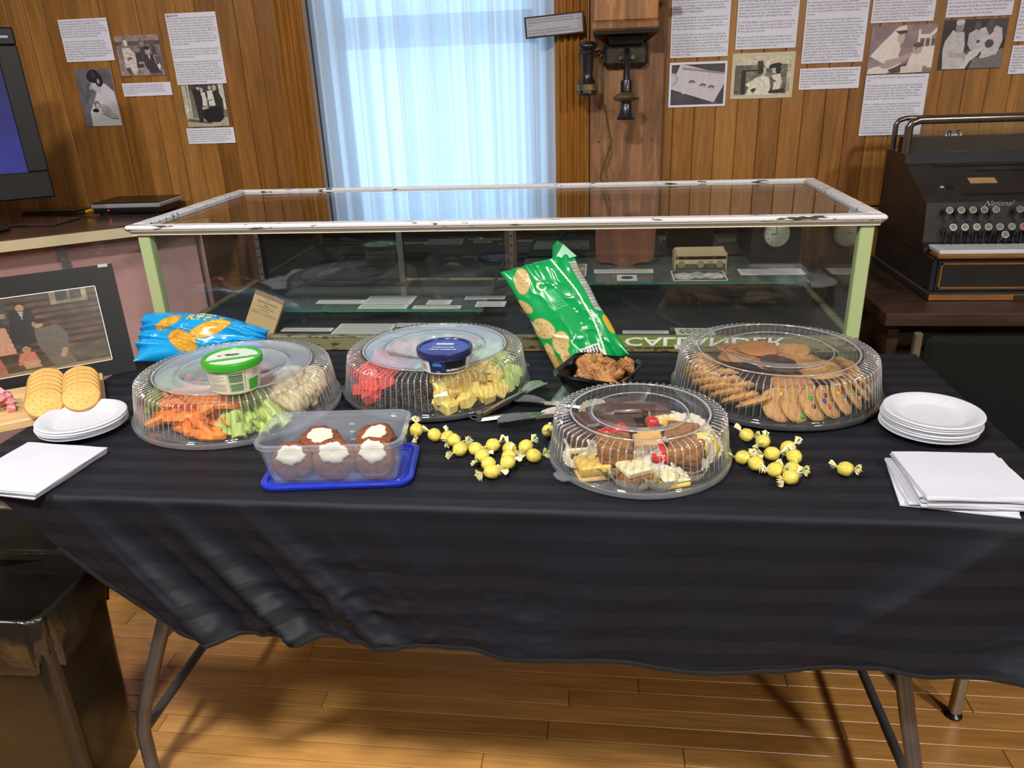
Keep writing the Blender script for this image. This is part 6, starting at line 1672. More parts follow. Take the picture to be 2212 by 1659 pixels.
P0 = Vector((-.020, 1.575, .758)); up = (Vector((-.146, 1.662, .962)) - P0); Hh = up.length; up.normalize()
xr = Vector((1, .02, .10)); xr = (xr - up * xr.dot(up)).normalized(); yr = up.cross(xr)
M4 = Matrix(((xr.x, yr.x, up.x, P0.x), (xr.y, yr.y, up.y, P0.y), (xr.z, yr.z, up.z, P0.z), (0, 0, 0, 1)))
gb, S = bag('chip_bag', 'upright green tortilla chip bag leaning on the display case', .164, Hh + .002, .060, f_green, 100, 150, 3, (12, 150, 78), M4, topfold=.27)
# peaked corner of the top seal
B().add([(.035, -.004, Hh - .016), (.085, -.003, Hh - .032), (.080, .004, Hh - .032), (.064, -.006, Hh + .020), (.050, .002, Hh + .016), (.072, .002, Hh + .008), (.030, .004, Hh - .016)], [(0, 1, 5, 3), (0, 3, 4), (1, 2, 5), (3, 5, 4), (6, 4, 5, 2), (0, 4, 6)]).build('seal_corner', MT('green_bag_seal', rgb(12, 150, 78), .25, var=(30, rgb(10, 136, 70)), coat=.4), gb)
def f_blue(c):
    bl_ = (22, 156, 222); c.c[:] = c._c(bl_)
    def chip(x, y, rx, ry, rot):
        c.ell(x, y, rx * 1.05, ry * 1.05, (140, 110, 40), rot); c.ell(x, y, rx, ry, (224, 170, 62), rot)
        for k in range(-5, 6):
            x0_ = x + k * rx * .18; c.line([(x0_ - .01, y - ry * .75 * (1 - (k / 6) ** 2)), (x0_ + .012, y + ry * .75 * (1 - (k / 6) ** 2))], .0045, (190, 130, 40))
    chip(.40, .40, .26, .085, .5); chip(.66, .60, .20, .10, -.4); chip(.30, .74, .16, .07, .5); chip(.88, .30, .12, .06, .2)
    c.ell(.10, .52, .10, .035, (236, 240, 244)); c.ell(.12, .535, .07, .022, bl_)
    c.rect(.05, .40, .09, .48, (200, 226, 240)); c.noise(.03, 8, 8, 2)
Pb = Vector((-1.092, 1.606, .806)); upb = (Vector((-.784, 1.640, .778)) - Pb).normalized()     # lying on its long side
xb = Vector((.12, -.62, -.78)); xb = (xb - upb * xb.dot(upb)).normalized(); yb2 = upb.cross(xb)
M4 = Matrix(((xb.x, yb2.x, upb.x, Pb.x), (xb.y, yb2.y, upb.y, Pb.y), (xb.z, yb2.z, upb.z, Pb.z), (0, 0, 0, 1)))
bb2, S2 = bag('chip_bag', 'blue rippled chip bag lying behind the vegetable tray', .135, .300, .085, f_blue, 70, 150, 8, (20, 148, 212), M4, crush=2.4, taper=.5)
M_yel = MT('yellow_print', rgb(240, 214, 80), .4, var=(40, rgb(232, 204, 70)))
lettering('RIPPLE', .030, M_yel, bb2, lambda a, c: S2(.26 - c / .135, .60 - a / .300, .0012), 'bag_lettering', bold=.0008)

# ================================================================ wrapped lemon candies
M_candy = MT('lemon_candy', rgb(206, 184, 44), .10, var=(110, rgb(232, 218, 120)), coat=.8, randv=.06)
M_wrap = MT('twisted_wrapper_film', rgb(238, 226, 120), .18, var=(160, rgb(250, 248, 232), .12), coat=.6)
M_leafp = MT('wrapper_leaf_green', rgb(30, 130, 50), .3, var=(60, rgb(24, 110, 40)))
cb1 = B().ball(.0118, 18, 12, 0, None, (1.05, .98, .93), lambda p: 1 + .05 * math.sin(p[0] * 14) * math.sin(p[1] * 13 + p[2] * 9)).mesh('sweet', M_candy, 1.2)
def fan(seed):
    rr = random.Random(seed); n = 15; vs = [(0, 0, 0)]; fs = []
    for i in range(n):
        t = i / (n - 1); a = (t - .5) * 1.9; r = .0125 * rr.uniform(.8, 1.1); z = .0028 * (1 if i % 2 else -1) + rr.uniform(-.001, .001)
        vs.append((.004 * math.cos(a * .3) + 0, .0016 * (t - .5) * 2, z * .4)); vs.append((r * math.cos(a) + .003, r * math.sin(a), z))
    for i in range(n - 1): fs.append((1 + 2 * i, 2 + 2 * i, 4 + 2 * i, 3 + 2 * i)); fs.append((0, 1 + 2 * i, 3 + 2 * i))
    return B().add(vs, fs).mesh('wrapper_twist', M_wrap)
fans = [fan(k) for k in range(4)]
leafm = B().ball(.0022, 8, 5, 0, None, (1.3, .7, .35)).mesh('leaf_print', M_leafp, 3.2)
def candy(x, y, k, label, group, z=TZ + .0135):
    t = thing('lemon_candy', label, 'candy', (x, y, z), (hashn(k, 1) * .8 - .4, hashn(k, 2) * .8 - .4, hashn(k, 3) * 6.28), group); t.scale = (1.1, 1.1, 1.1)
    link_mesh('sweet', cb1, None, t)
    for s_ in (0, 1):
        f_ = link_mesh('wrapper_twist', fans[(k + s_) % 4], None, t, ((.0105 if s_ == 0 else -.0105), 0, .001), (hashn(k, s_, 4) * 2, (hashn(k, s_, 5) - .5) * 1.2, PI * s_))
        link_mesh('leaf_print', leafm, None, f_, (.010, .002, .0015))
    return t
CL = [(-0.336, 1.229), (-0.3, 1.218), (-0.274, 1.211), (-0.259, 1.189), (-0.243, 1.160), (-0.216, 1.165), (-0.201, 1.139), (-0.188, 1.182), (-0.186, 1.112), (-0.177, 1.086), (-0.157, 1.168), (-0.155, 1.139), (-0.153, 1.110), (-0.129, 1.172), (-0.113, 1.145)]
for k, (x, y) in enumerate(CL):
    lb = {0: 'yellow wrapped candy touching the blue lid end of the trail', 1: 'second candy along the trail leading from the clear tub', 2: 'third candy along the trail leading from the clear tub', 3: 'fourth candy along the trail leading from the clear tub', 4: 'fifth candy of the trail where it meets the cluster',
          7: 'candy at the back of the cluster nearest the tongs', 9: 'frontmost candy of the cluster, closest to the table edge', 13: 'rear candy of the pair nearest the pastry dome', 14: 'front candy of the pair nearest the pastry dome'}
    candy(x, y, k, lb.get(k, 'yellow wrapped lemon candy in the dense cluster between the clear tub and the pastry dome'), 'lemon candies beside the clear tub')
candy(-.094, 1.238, 30, 'single yellow wrapped candy tucked behind the pastry dome next to the tongs', 'lemon candies beside the clear tub')
CRr = [(0.255, 1.24), (0.278, 1.216), (0.315, 1.193), (0.284, 1.170), (0.317, 1.157), (0.234, 1.152), (0.252, 1.134), (0.277, 1.110), (0.306, 1.118), (0.297, 1.091)]
for k, (x, y) in enumerate(CRr):
    lb = {0: 'wrapped candy closest to the cookie tray rim', 1: 'second wrapped candy in front of the cookie tray', 2: 'wrapped candy of the scattered group nearest the stacked plates', 5: 'wrapped candy closest to the pastry dome on the cookie side', 6: 'wrapped candy just in front of the one beside the pastry dome', 9: 'frontmost wrapped candy of the scattered group by the cookie tray'}
    candy(x, y, 40 + k, lb.get(k, 'yellow wrapped lemon candy inside the scattered group below the cookie tray'), 'lemon candies near the cookie tray')
candy(.388, 1.121, 60, 'lone yellow wrapped candy lying apart near the folded napkins', 'lemon candies near the cookie tray')

# ================================================================ plates and napkins
M_plate = MT('white_moulded_paper', rgb(208, 210, 220), .6, var=(60, rgb(202, 204, 214)))
plm = B().lathe([(0, .0), (.052, 0), (.056, .0012), (.066, .0105), (.0785, .0125), (.081, .0118), (.0812, .0132), (.0785, .0145), (.066, .0125), (.0545, .0032), (.050, .0022), (0, .0022)], 64).mesh('paper_plate', M_plate, .6)
def stack(cx_, cy_, n, dz, top, lower, grp):
    for k in range(n):
        o = link_mesh('paper_plate', plm, None, None, (cx_ + (hashn(k, 5) - .5) * .0035, cy_ + (hashn(k, 6) - .5) * .0035, TZ + .0025 + k * dz))
        tag(o, top if k == n - 1 else (lower.replace('lower in', 'at the bottom of') if k == 0 else lower), 'plate', grp)
stack(.5795, 1.2960, 8, .0040, 'topmost white paper plate of the stack beside the cookie tray', 'white paper plate lower in the stack beside the cookie tray', 'plates stacked beside the cookie tray')
stack(-1.0030, 1.2400, 5, .0040, 'topmost white paper plate of the stack beside the cracker board', 'white paper plate lower in the stack beside the cracker board', 'plates stacked beside the cracker board')
M_nap = MT('white_napkin', rgb(202, 203, 214), .8, var=(300, rgb(196, 197, 208)), bump=(420, .25, .001))
def napkin(sd, w_, h_, th):
    nn = 14; P_ = np.zeros((nn, nn, 3)); g_ = np.linspace(-.5, .5, nn); X_, Y_ = np.meshgrid(g_, g_)
    z_ = .0012 * vnoise(X_ * 3 + sd, Y_ * 3, sd) ; b = B()
    edge_ = lambda X, Y: (1 + .012 * vnoise(Y * 5 + sd, X * 0 + sd, sd))
    top_ = np.stack([X_ * w_ * edge_(X_, Y_), Y_ * h_ * edge_(Y_, X_), z_ + th], -1); bot_ = np.stack([X_ * w_, Y_ * h_, z_ * .6], -1)
    vs = top_.reshape(-1, 3).tolist() + bot_.reshape(-1, 3).tolist(); fs = []; m = nn * nn
    for i in range(nn - 1):
        for j in range(nn - 1):
            a = i * nn + j; fs.append((a, a + 1, a + nn + 1, a + nn)); fs.append((m + a, m + a + nn, m + a + nn + 1, m + a + 1))
    bd = [j for j in range(nn)] + [i * nn + nn - 1 for i in range(1, nn)] + [(nn - 1) * nn + j for j in range(nn - 2, -1, -1)] + [i * nn for i in range(nn - 2, 0, -1)]
    for q_ in range(len(bd)):
        a, c = bd[q_], bd[(q_ + 1) % len(bd)]; fs.append((a, m + a, m + c, c))
    return b.add(vs, fs).mesh('napkin', M_nap, .8)
nR = [napkin(k, .158, .140, .0024) for k in range(4)]
for k in range(10):
    o = link_mesh('napkin', nR[k % 4], None, None, (.548 + (hashn(k, 2) - .5) * .012 - (.010 if k < 3 else 0), 1.092 + (hashn(k, 4) - .5) * .012, TZ + .0025 + k * .0026), (0, 0, -.03 + (hashn(k, 7) - .5) * .12 - (.10 if k < 3 else 0)))
    tag(o, 'topmost folded white napkin of the thick stack at the front corner' if k == 9 else 'bottom napkin jutting out of the thick stack at the front corner' if k == 0 else 'folded white napkin inside the thick stack at the front corner', 'napkin', 'napkins stacked in front of the plates')
nL = [napkin(10 + k, .168, .165, .0022) for k in range(3)]
for k in range(5):
    o = link_mesh('napkin', nL[k % 3], None, None, (-.984 + (hashn(k, 2) - .5) * .006, 1.070 + (hashn(k, 4) - .5) * .006, TZ + .0025 + k * .0024), (0, 0, -.10 + (hashn(k, 7) - .5) * .06))
    tag(o, 'topmost white napkin of the thin stack below the cracker board' if k == 4 else 'white napkin lower in the thin stack below the cracker board', 'napkin', 'napkins stacked in front of the cracker board')

# ================================================================ cracker board
A35 = math.radians(35); e1 = Vector((math.cos(A35), math.sin(A35), 0)); e2 = Vector((-math.sin(A35), math.cos(A35), 0))
FR = Vector((-1.0, 1.311, TZ + .0025)) + e2 * .016
M_board = WOOD('pale_maple_board', [rgb(222, 186, 136), rgb(206, 168, 116)], .5, 'X', 20, 12, .05, rand=False, dark=.85)
bd_ = B().box(-.31, 0, 0, .214, 0, .017, ch=.0015).build('cutting_board', M_board, None, None, FR, (0, 0, A35)); tag(bd_, 'pale wooden board carrying the round crackers', 'cutting board')
M_crkr = MT('round_cracker', rgb(222, 182, 108), .7, var=(40, rgb(206, 158, 82)), bump=(120, .3, .002), randv=.05)
M_dock = MT('cracker_hole', rgb(140, 98, 48), .8, var=(30, rgb(120, 80, 36)))
ckr = B().lathe([(0, 0), (.030, 0), (.0355, .001), (.0365, .003), (.0355, .005), (.0335, .0058), (0, .006)], 32, mod=lambda j, a, r, z: (r * (1 + .012 * math.cos(24 * a)), z)); ckr.m = [1 if i % 6 in (2, 3, 4) else 0 for i in range(len(ckr.f))]; ckr = ckr.mesh('cracker', [M_crkr, MT('baked_cracker_edge', rgb(190, 138, 70), .75, var=(40, rgb(172, 118, 54)))], .8)
dk_ = B()
for k in range(23):
    r = .031 * math.sqrt((k + .5) / 23); a = k * 2.39996; dk_.cyl(.0009, .0009, .0058, .0063, 6, 0, TR((r * math.cos(a), r * math.sin(a), 0)))
dkm = dk_.mesh('docking_holes', M_dock)
def cracker(px, py, pz, tilt, grp, label):
    nv = (-e2 * math.sin(tilt) + Vector((0, 0, math.cos(tilt))))
    o = link_mesh('cracker', ckr, None, None, (px, py, pz), face(nv)); tag(o, label, 'cracker', grp)
    c = link_mesh('docking_holes', dkm, None, o); c['kind'] = 'stuff'
for col, (sx, sy, n) in enumerate([(-1.101, 1.272, 6), (-1.047, 1.308, 5)]):
    for k in range(n):
        d = .0275 * k; tl = .62
        p = Vector((sx, sy, 0)) + e2 * d
        cracker(p.x, p.y, TZ + .0195 + .0215, tl, 'crackers fanned on the wooden board', ('frontmost ' if k == 0 else 'rearmost ' if k == n - 1 else '') + ['round golden cracker in the longer overlapping row beside the pink meat cubes', 'round golden cracker in the overlapping row nearest the wooden board end'][col])
M_ham = MT('pink_meat', rgb(206, 120, 128), .4, var=(40, rgb(226, 156, 160)), randv=.1)
hm = [chunk(300 + k, .0075, M_ham, .2, 'meat_cube') for k in range(3)]
for k in range(16):
    p = FR + e1 * (-.168 - .03 * hashn(k, 2)) + e2 * (.06 + .07 * hashn(k, 5))
    o = link_mesh('meat_cube', hm[k % 3], None, None, (p.x, p.y, TZ + .0195 + .008 + .012 * (k % 3)), (hashn(k, 1), hashn(k, 3), hashn(k, 4) * 3)); tag(o, 'small pink meat cube piled beside the crackers on the board', 'meat', 'meat cubes on the cracker board')

# ================================================================ matted family picture standing on the table
def P_family():
    c = Canvas(150, 120, (58, 44, 30)); 
    for k in range(11):
        y = .02 + k * .085; c.rect(.42, y, 1, y + .05, (92, 62, 40)); c.rect(.42, y + .05, 1, y + .072, (40, 28, 22))
    c.noise(.25, 10, 26, 3); c.rect(0, 0, .42, .34, (70, 70, 62)); c.poly([(0, .02), (.10, 0), (.14, .30), (0, .34)], (150, 140, 110)); c.rect(.14, .03, .24, .20, (40, 46, 48)); c.rect(.25, .03, .36, .20, (46, 52, 54)); c.rect(.12, .20, .40, .25, (150, 140, 110)); c.rect(.70, 0, .94, .16, (160, 146, 112)); c.rect(.74, 0, .90, .12, (60, 58, 52)); c.rect(.81, 0, .83, .12, (150, 136, 104))
    c.rect(.3, .84, 1, 1, (90, 72, 48)); c.noise(.2, 18, 14, 5); c.rect(.72, .72, 1, .92, (96, 84, 62)); c.noise(.3, 12, 12, 9); c.rect(0, .96, 1, 1, (170, 140, 92))
    sk = (196, 150, 116); hr = (50, 34, 26)
    def fig(x, y, w, h, col, skirt=None):
        c.poly([(x - w * .42, y + .07), (x + w * .42, y + .07), (x + w * .55, y + h * .55), (x + w * .7, y + h), (x - w * .7, y + h), (x - w * .55, y + h * .55)], col)
        c.ell(x, y + .015, .034, .055, hr); c.ell(x, y + .028, .027, .043, sk); c.poly([(x - .016, y + .018), (x + .018, y + .016), (x + .016, y + .026), (x - .014, y + .028)], (164, 118, 90)); c.ell(x, y + .052, .011, .006, (172, 118, 98))
    fig(.50, .12, .16, .5, (38, 36, 40)); c.poly([(.485, .20), (.515, .20), (.50, .30)], (190, 184, 176))
    fig(.12, .24, .13, .5, (190, 166, 112)); fig(.33, .30, .13, .42, (214, 158, 128)); fig(.22, .36, .13, .44, (206, 156, 130)); fig(.05, .46, .15, .46, (118, 132, 112)); 
    c.poly([(.56, .44), (.70, .42), (.76, .56), (.74, .80), (.60, .84), (.56, .66)], (112, 102, 90)); c.ell(.585, .38, .034, .055, sk); c.ell(.60, .345, .036, .035, hr); c.poly([(.60, .84), (.74, .80), (.78, .96), (.64, .98)], (118, 106, 84)); c.line([(.72, .76), (.70, .84)], .02, sk)
    fig(.27, .70, .10, .26, (176, 110, 84)); fig(.48, .66, .10, .22, (214, 128, 96)); c.poly([(.44, .84), (.54, .84), (.55, .94), (.45, .94)], (206, 160, 124)); fig(.10, .82, .10, .2, (150, 116, 92))
    c.c *= .78; return c.noise(.10, 50, 40, 6)
FA = math.radians(35)
pf = thing('family_picture', 'colour family picture in a wide black mat leaning behind the crackers', 'picture', (-1.0855, 1.5565, TZ + .003), (0, 0, FA))
lean = Matrix.Rotation(-.27, 4, 'X'); FWd, FHt = .40, .252
Tl = lean
B().box(-FWd, 0, 0, .004, 0, FHt, 0, Tl).build('mat_board', MT('black_mat_board', rgb(9, 9, 10), .4, var=(60, rgb(12, 12, 13)), spec=.3), pf)
cvp = P_family(); wI, hI = FWd - .092, FHt - .082
P_ = np.zeros((cvp.ny + 1, cvp.nx + 1, 3)); P_[..., 0] = -FWd + .046 + cvp.u * wI; P_[..., 1] = -.0007; P_[..., 2] = .036 + (1 - cvp.v) * hI
P_ = P_ @ np.array(Tl.to_3x3()).T
link_mesh('picture', grid_mesh('picture', P_, cvp.c, smooth=False), PAINT('colour_photo_print', .3, .2), pf)
fl = B(); x0_, x1_, z0_, z1_ = -FWd + .046, -.046, .036, .036 + hI
for a in ((x0_, x1_, z0_ - .0015, z0_), (x0_, x1_, z1_, z1_ + .0015), (x0_ - .0015, x0_, z0_, z1_), (x1_, x1_ + .0015, z0_, z1_)):
    B().box(a[0], a[1], -.0006, 0, a[2], a[3], 0, Tl).build('mat_bevel', M_pw, pf)
B().box(-.030, -.010, -.0008, .0050, FHt - .006, FHt + .001, 0, Tl).build('tape', MT('clear_tape', rgb(176, 172, 160), .3, var=(30, rgb(160, 156, 146))), pf)
B().box(-FWd * .6, -FWd * .4, 0, .003, 0, FHt * .8, 0, Matrix.Translation((0, .118, 0)) @ Matrix.Rotation(.25, 4, 'X')).build('easel_back', MT('grey_easel_card', rgb(110, 104, 96), .8, var=(30, rgb(100, 94, 86))), pf)

# ================================================================ things inside the display case
M_card = MT('caption_card', rgb(214, 214, 206), .6, var=(30, rgb(206, 206, 198)))
DZ = CZ0 + .022
def card(x0, x1, y0, y1, z, label, sk=0.0, lines=1):
    t = thing('caption_card', label, 'card', ((x0 + x1) / 2, (y0 + y1) / 2, z), (0, 0, sk), 'caption cards in the display case')
    B().box((x0 - x1) / 2, (x1 - x0) / 2, (y0 - y1) / 2, (y1 - y0) / 2, 0, .0012).build('card_stock', M_card, t)
    b = B(); n = max(1, int((y1 - y0) / .008))
    for k in range(n):
        yy = (y1 - y0) / 2 - (k + .6) * (y1 - y0) / (n + .3); b.box((x0 - x1) / 2 + .006, (x1 - x0) / 2 - .006 - .01 * hashn(k, x0), yy - .0008, yy + .0008, .0012, .0014)
    o = b.build('print_lines', M_ink, t); o['kind'] = 'stuff'
def cpx(px0, px1, py0, py1, z):
    a, b_, c = atz(px0, py1, z), atz(px1, py1, z), atz(px0, py0, z); return a[0], b_[0], a[1], c[1]
for (p, z, lab2) in [((606, 716, 709, 716), DZ, 'narrow white caption strip next to the order pad on the case floor'), ((708, 836, 700, 728), DZ, 'large white caption card on the case floor behind the fruit dome'), ((852, 985, 699, 706), DZ, 'narrow white caption strip on the case floor beside the large card'),
    ((682, 783, 649, 656), .800, 'long white caption strip at the end of the small glass shelf'), ((783, 888, 640, 657), .800, 'wide white caption card at the back of the small glass shelf'), ((772, 878, 659, 667), .800, 'white caption strip at the front of the small glass shelf'), ((920, 972, 649, 658), .800, 'tiny white caption card on the small glass shelf'), ((890, 994, 661, 667), .800, 'long thin caption strip at the front edge of the small glass shelf'), ((1003, 1090, 640, 647), .800, 'pale caption strip near the centre post on the small glass shelf'), ((1025, 1090, 652, 663), .800, 'pale caption card with printed text near the centre post'),
    ((1283, 1412, 583, 590), .833, 'long white caption strip in front of the wooden plaque'), ((1600, 1742, 582, 594), .833, 'white caption strip in front of the clock'), ((1345, 1445, 715, 721), DZ, 'white caption strip above the green pennant'), ((1458, 1490, 746, 754), DZ, 'small white card below the green pennant')]:
    x0, x1, y0, y1 = cpx(*p, z); card(x0, x1, y0, max(y1, y0 + .012), z + .0003, lab2)
def small_print(name, label, p, z, cvf, nx, ny, cat='card', border=None):
    x0, x1, y0, y1 = cpx(*p, z); t = thing(name, label, cat, (x0, y1, z + .0004))
    B().box(0, x1 - x0, y0 - y1, 0, 0, .0010).build('card_stock', M_card, t)
    cv = Canvas(nx, ny, 200); cvf(cv); P_ = np.zeros((ny + 1, nx + 1, 3)); P_[..., 0] = .004 + cv.u * (x1 - x0 - .008); P_[..., 1] = -.003 - cv.v * (y1 - y0 - .006); P_[..., 2] = .0013
    link_mesh('print', grid_mesh('print', P_, cv.c, smooth=False), M_photo, t)
def f_dark(c): c.c[:] = c._c(60); c.noise(.6, 6, 4, 3); c.ell(.2, .6, .2, .4, 190); c.ell(.5, .5, .15, .4, 170); c.ell(.8, .55, .2, .35, 200); c.noise(.3, 14, 8, 6)
def f_oval(c): c.c[:] = c._c(214); c.ell(.5, .5, .36, .32, 60)
def f_text(c):
    c.c[:] = c._c((196, 200, 168))
    for k in range(5): c.ell(.14 + .18 * k, .5, .07, .33, 70)
    for k in range(5): c.ell(.14 + .18 * k, .5, .035, .18, (196, 200, 168))
small_print('photo_card', 'small black and white photo card at the front of the glass shelf', (1455, 1574, 586, 607), .833, f_dark, 40, 20)
small_print('oval_card', 'small white card with a dark oval on the glass shelf', (1333, 1377, 595, 607), .833, f_oval, 24, 12)
small_print('printed_card', 'printed greenish card lying on the case floor beside the pennant', (1461, 1545, 710, 724), DZ, f_text, 40, 16)
# long flat sepia panoramas on the shelf
def f_pan(c): c.c[:] = c._c((168, 164, 128)); c.noise(.4, 10, 4, 7); c.rect(0, .8, 1, 1, (150, 128, 92)); c.noise(.2, 24, 10, 3)
small_print('panorama_print', 'faded panorama print lying on the glass shelf behind the chip bag', (1128, 1266, 572, 597), .833, f_pan, 50, 16, 'print')
# order pad leaning near the end of the case
M_pad = MT('manila_pad', rgb(196, 170, 122), .7, var=(30, rgb(184, 158, 110)))
pd_ = thing('order_pad', 'tan printed order pad propped up on the case floor', 'notepad', (-.880, 1.775, DZ + .004), (-.30, .36, -.10))
B().box(-.040, .040, 0, .010, .0, .098).build('pages', M_pad, pd_); B().box(-.041, .041, -.001, .011, .090, .101, ch=.001).build('binding', MT('pad_binding', rgb(150, 112, 66), .7, var=(30, rgb(136, 98, 54))), pd_)
M_inkb = MT('brown_ink', rgb(90, 74, 52), .7, var=(60, rgb(80, 64, 44)))
for s_, sz_, zz in (('THE', .004, .083), ('Olive Dionne Woolen', .0062, .076), ('Shop', .0062, .069), ('QUINTUPLET SOUVENIRS', .0038, .063), ('Callander, Ont.', .004, .056)):
    lettering(s_, sz_, M_inkb, pd_, lambda a, c, zz=zz: (a, -.0008, zz + c), 'pad_lettering', align='CENTER')
for zz in (.050, .046): B().box(-.034, .034, -.0006, 0, zz, zz + .0006).build('rule', M_inkb, pd_)
# clock in a dark rounded case
M_clk = MT('dark_clock_case', rgb(10, 9, 9), .4, var=(12, rgb(15, 14, 14)))
M_dial = MT('clock_dial', rgb(168, 176, 156), .4, var=(20, rgb(156, 164, 142)))
ckx = .4815
clk = thing('mantel_clock', 'dark rounded mantel clock with a pale dial on the glass shelf', 'clock', (ckx, 2.185, .8335), (0, 0, .06)); clk.scale = (1.16, 1.16, 1.22)
pr_ = []
for t in np.linspace(0, 1, 9): pr_.append((-.056 + .016 * (1 - math.cos(t * PI / 2)) * 0 - .004 * math.sin(t * PI), .012 + .06 * t))
pr_ = [(-.050, .0), (-.056, .01), (-.060, .05), (-.057, .085), (-.046, .108), (-.024, .122), (0, .126), (.024, .122), (.046, .108), (.057, .085), (.060, .05), (.056, .01), (.050, .0)]
Tc = Matrix(((1, 0, 0, 0), (0, 0, -1, .05), (0, 1, 0, 0), (0, 0, 0, 1)))
B().prism(pr_, 0, .05, 0, Tc).build('case', M_clk, clk, .5)
dlz = .072
Td = TR((0, -.0006, dlz), (PI / 2, 0, 0))
B().lathe([(.0285, 0), (.031, 0), (.032, .003), (.030, .005), (.0285, .003)], 40, 0, Td).build('bezel', M_steel, clk, .7)
dl = B().cyl(.0288, .0288, 0, .0012, 40, 0, Td).build('dial', M_dial, clk)
for hh in range(12):
    a = PI / 2 - hh * PI / 6; s_ = str(hh) if hh else '12'
    lettering(s_, .0068, M_pk, dl, lambda x_, y_, a=a: (x_ + .0225 * math.cos(a), -.0022, dlz + .0225 * math.sin(a) + y_ - .0024), 'numeral', align='CENTER')
for ang_, ln_, w_ in ((PI / 2 - 8.95 * PI / 6, .014, .0009), (PI / 2 - 11.8 * PI / 6, .020, .0007)):
    B().box(0, ln_, -w_, w_, 0, .0005, 0, Matrix.Translation((0, -.0024, dlz)) @ Matrix(((math.cos(ang_), -math.sin(ang_), 0, 0), (0, 0, -1, 0), (math.sin(ang_), math.cos(ang_), 0, 0), (0, 0, 0, 1)))).build('hand', M_pk, dl)
# cardboard box of small bottles
M_cardb = MT('old_cardboard', rgb(196, 180, 142), .75, var=(16, rgb(178, 160, 120)))
bxp = (.273, 0)
vb = thing('vial_box', 'worn cardboard box showing five round vial holes on the shelf', 'box', (bxp[0], 2.142, .8335), (0, 0, .03)); vb.scale = (1.2, 1.2, 1.2)
b = B(); b.box(-.058, .058, 0, .003, 0, .022); b.box(-.058, .058, .045, .048, 0, .040); b.box(-.060, -.057, 0, .048, 0, .036); b.box(.057, .060, 0, .048, 0, .036)
b.build('box_wall', M_cardb, vb); B().box(-.058, .058, .0, .047, .0, .012).build('box_floor', MT('box_dark', rgb(46, 30, 22), .8, var=(30, rgb(36, 22, 16))), vb)
B().box(-.056, .056, -.004, .044, .034, .036, 0, Matrix.Rotation(.22, 4, 'X')).build('box_flap', M_cardb, vb)
for k in range(5): B().cyl(.0085, .0085, .0, .002, 18, 0, TR((-.044 + k * .022, 0, .011), (PI / 2, 0, 0))).build('vial_end', M_cglass if k % 2 else MT('vial_glass_%d' % k, rgb(150, 140, 118), .2, var=(60, rgb(120, 108, 88)), coat=.5), vb)
# wooden plaque standing on the shelf
M_plq = WOOD('plaque_wood', [rgb(118, 66, 40), rgb(92, 50, 30)], .45, 'Z', 24, 8, .2, rand=False)
pp = (.064, 0)
pq = thing('wooden_plaque', 'reddish brown wooden plaque standing upright on the glass shelf', 'plaque', (pp[0], 2.185, .8335), (-.10, 0, 0)); pq.scale = (1.38, 1, .96)
pts = [(-.060, .02), (-.05, .012), (-.03, .010), (-.012, .0), (.012, .0), (.03, .010), (.05, .012), (.060, .02), (.064, .19), (-.064, .19)]
B().prism(pts, 0, .016, 0, Matrix(((1, 0, 0, 0), (0, 0, -1, .016), (0, 1, 0, 0), (0, 0, 0, 1)))).build('panel', M_plq, pq)
for s_ in (-.040, .010):
    o = B().lathe([(0, 0), (.0065, 0), (.008, .004), (.0065, .009), (0, .009)], 8).build('glass_knob', M_glass, None, .3, (pp[0] + s_ * 1.2, 2.155, .8336)); tag(o, ['faceted clear glass knob near the plaque corner', 'faceted clear glass knob beside the caption strip'][s_ > 0], 'knob')
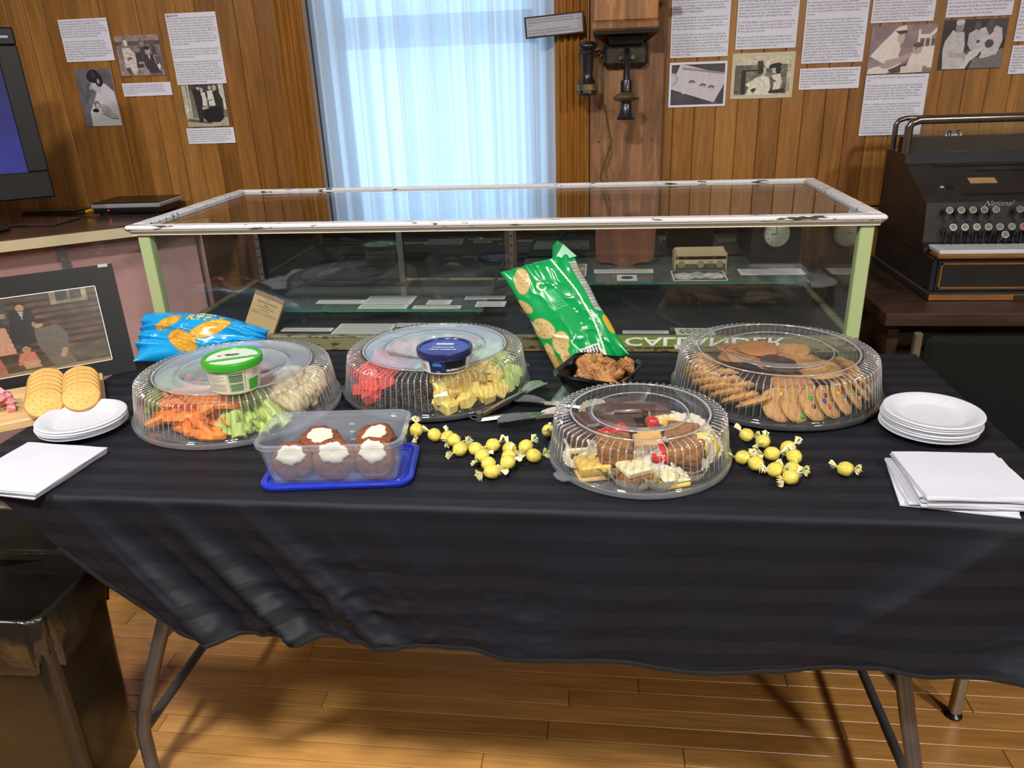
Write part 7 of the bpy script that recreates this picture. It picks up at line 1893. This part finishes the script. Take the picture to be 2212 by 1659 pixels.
# green felt pennant with white letters hanging upside down along the base rail
M_penn = MT('green_felt', rgb(122, 144, 70), .9, var=(80, rgb(110, 132, 60)), bump=(300, .4, .001))
pn = thing('pennant', 'olive green felt pennant with flipped white letters along the case base rail', 'pennant', (.0, 1.7335, .7425))
B().prism([(-.010, .0), (.33, .003), (.33, .027), (-.010, .030)], 0, .0016, 0, Matrix(((1, 0, 0, 0), (0, 0, 1, 0), (0, 1, 0, 0), (0, 0, 0, 1)))).build('felt', M_penn, pn)
lettering('CALLANDER', .031, M_pw, pn, lambda u_, v_: (.052 + u_ * 2.1, -.0006, .0255 - v_ * .95), 'pennant_lettering', bold=.0006)
# pale pouch at the back of the case floor
pch = thing('canvas_pouch', 'pale printed canvas pouch at the back of the case floor', 'pouch', (-.700, 1.985, DZ), (0, 0, .05))
loft(B(), [[(x_ * s_, y_ * s_, z_) for x_, y_ in rrect(.075, .035, .025)] for s_, z_ in ((.85, 0), (1, .006), (1, .014), (.85, .020))], cap0=True, cap1=True).build('pouch_body', MT('pale_canvas', rgb(202, 200, 172), .8, var=(20, rgb(190, 188, 158)), bump=(300, .3, .001)), pch, .8)
lettering('SOUVENIR', .020, M_ink, pch, lambda u_, v_: (-.056 + u_ * .95, -.012 + v_, .0208), 'pouch_lettering', bold=.0006)

# ================================================================ settle loose food on its tray or on the cloth
bpy.context.view_layer.update()
_settle = {'carrot_stick': .7470, 'celery_stick': .7470, 'cauliflower_floret': .7470, 'broccoli_floret': .7470, 'cherry_tomato': .7470, 'watermelon_chunk': .7470, 'pineapple_chunk': .7470,
           'honeydew_chunk': .7470, 'cantaloupe_chunk': .7470, 'blackberry': .7470, 'peanut_cookie': .7470, 'candy_cookie': .7470, 'chocolate_cookie': .7470, 'ginger_cookie': .7470,
           'lemon_tart': .7470, 'paper_cup': .7470, 'lemon_candy': .7422, 'chip_bag': .7422}
for o in list(COL.objects):
    base = o.name.split('.')[0]
    if o.parent is None and base in _settle:
        zs = []
        for c in [o] + [k for k in o.children] + [g for k in o.children for g in k.children]:
            if c.type == 'MESH':
                co = np.empty(len(c.data.vertices) * 3); c.data.vertices.foreach_get('co', co)
                mw = np.array(c.matrix_world); zs.append((co.reshape(-1, 3) @ mw[2, :3] + mw[2, 3]).min())
        if zs and min(zs) < _settle[base]: o.location.z += _settle[base] - min(zs)
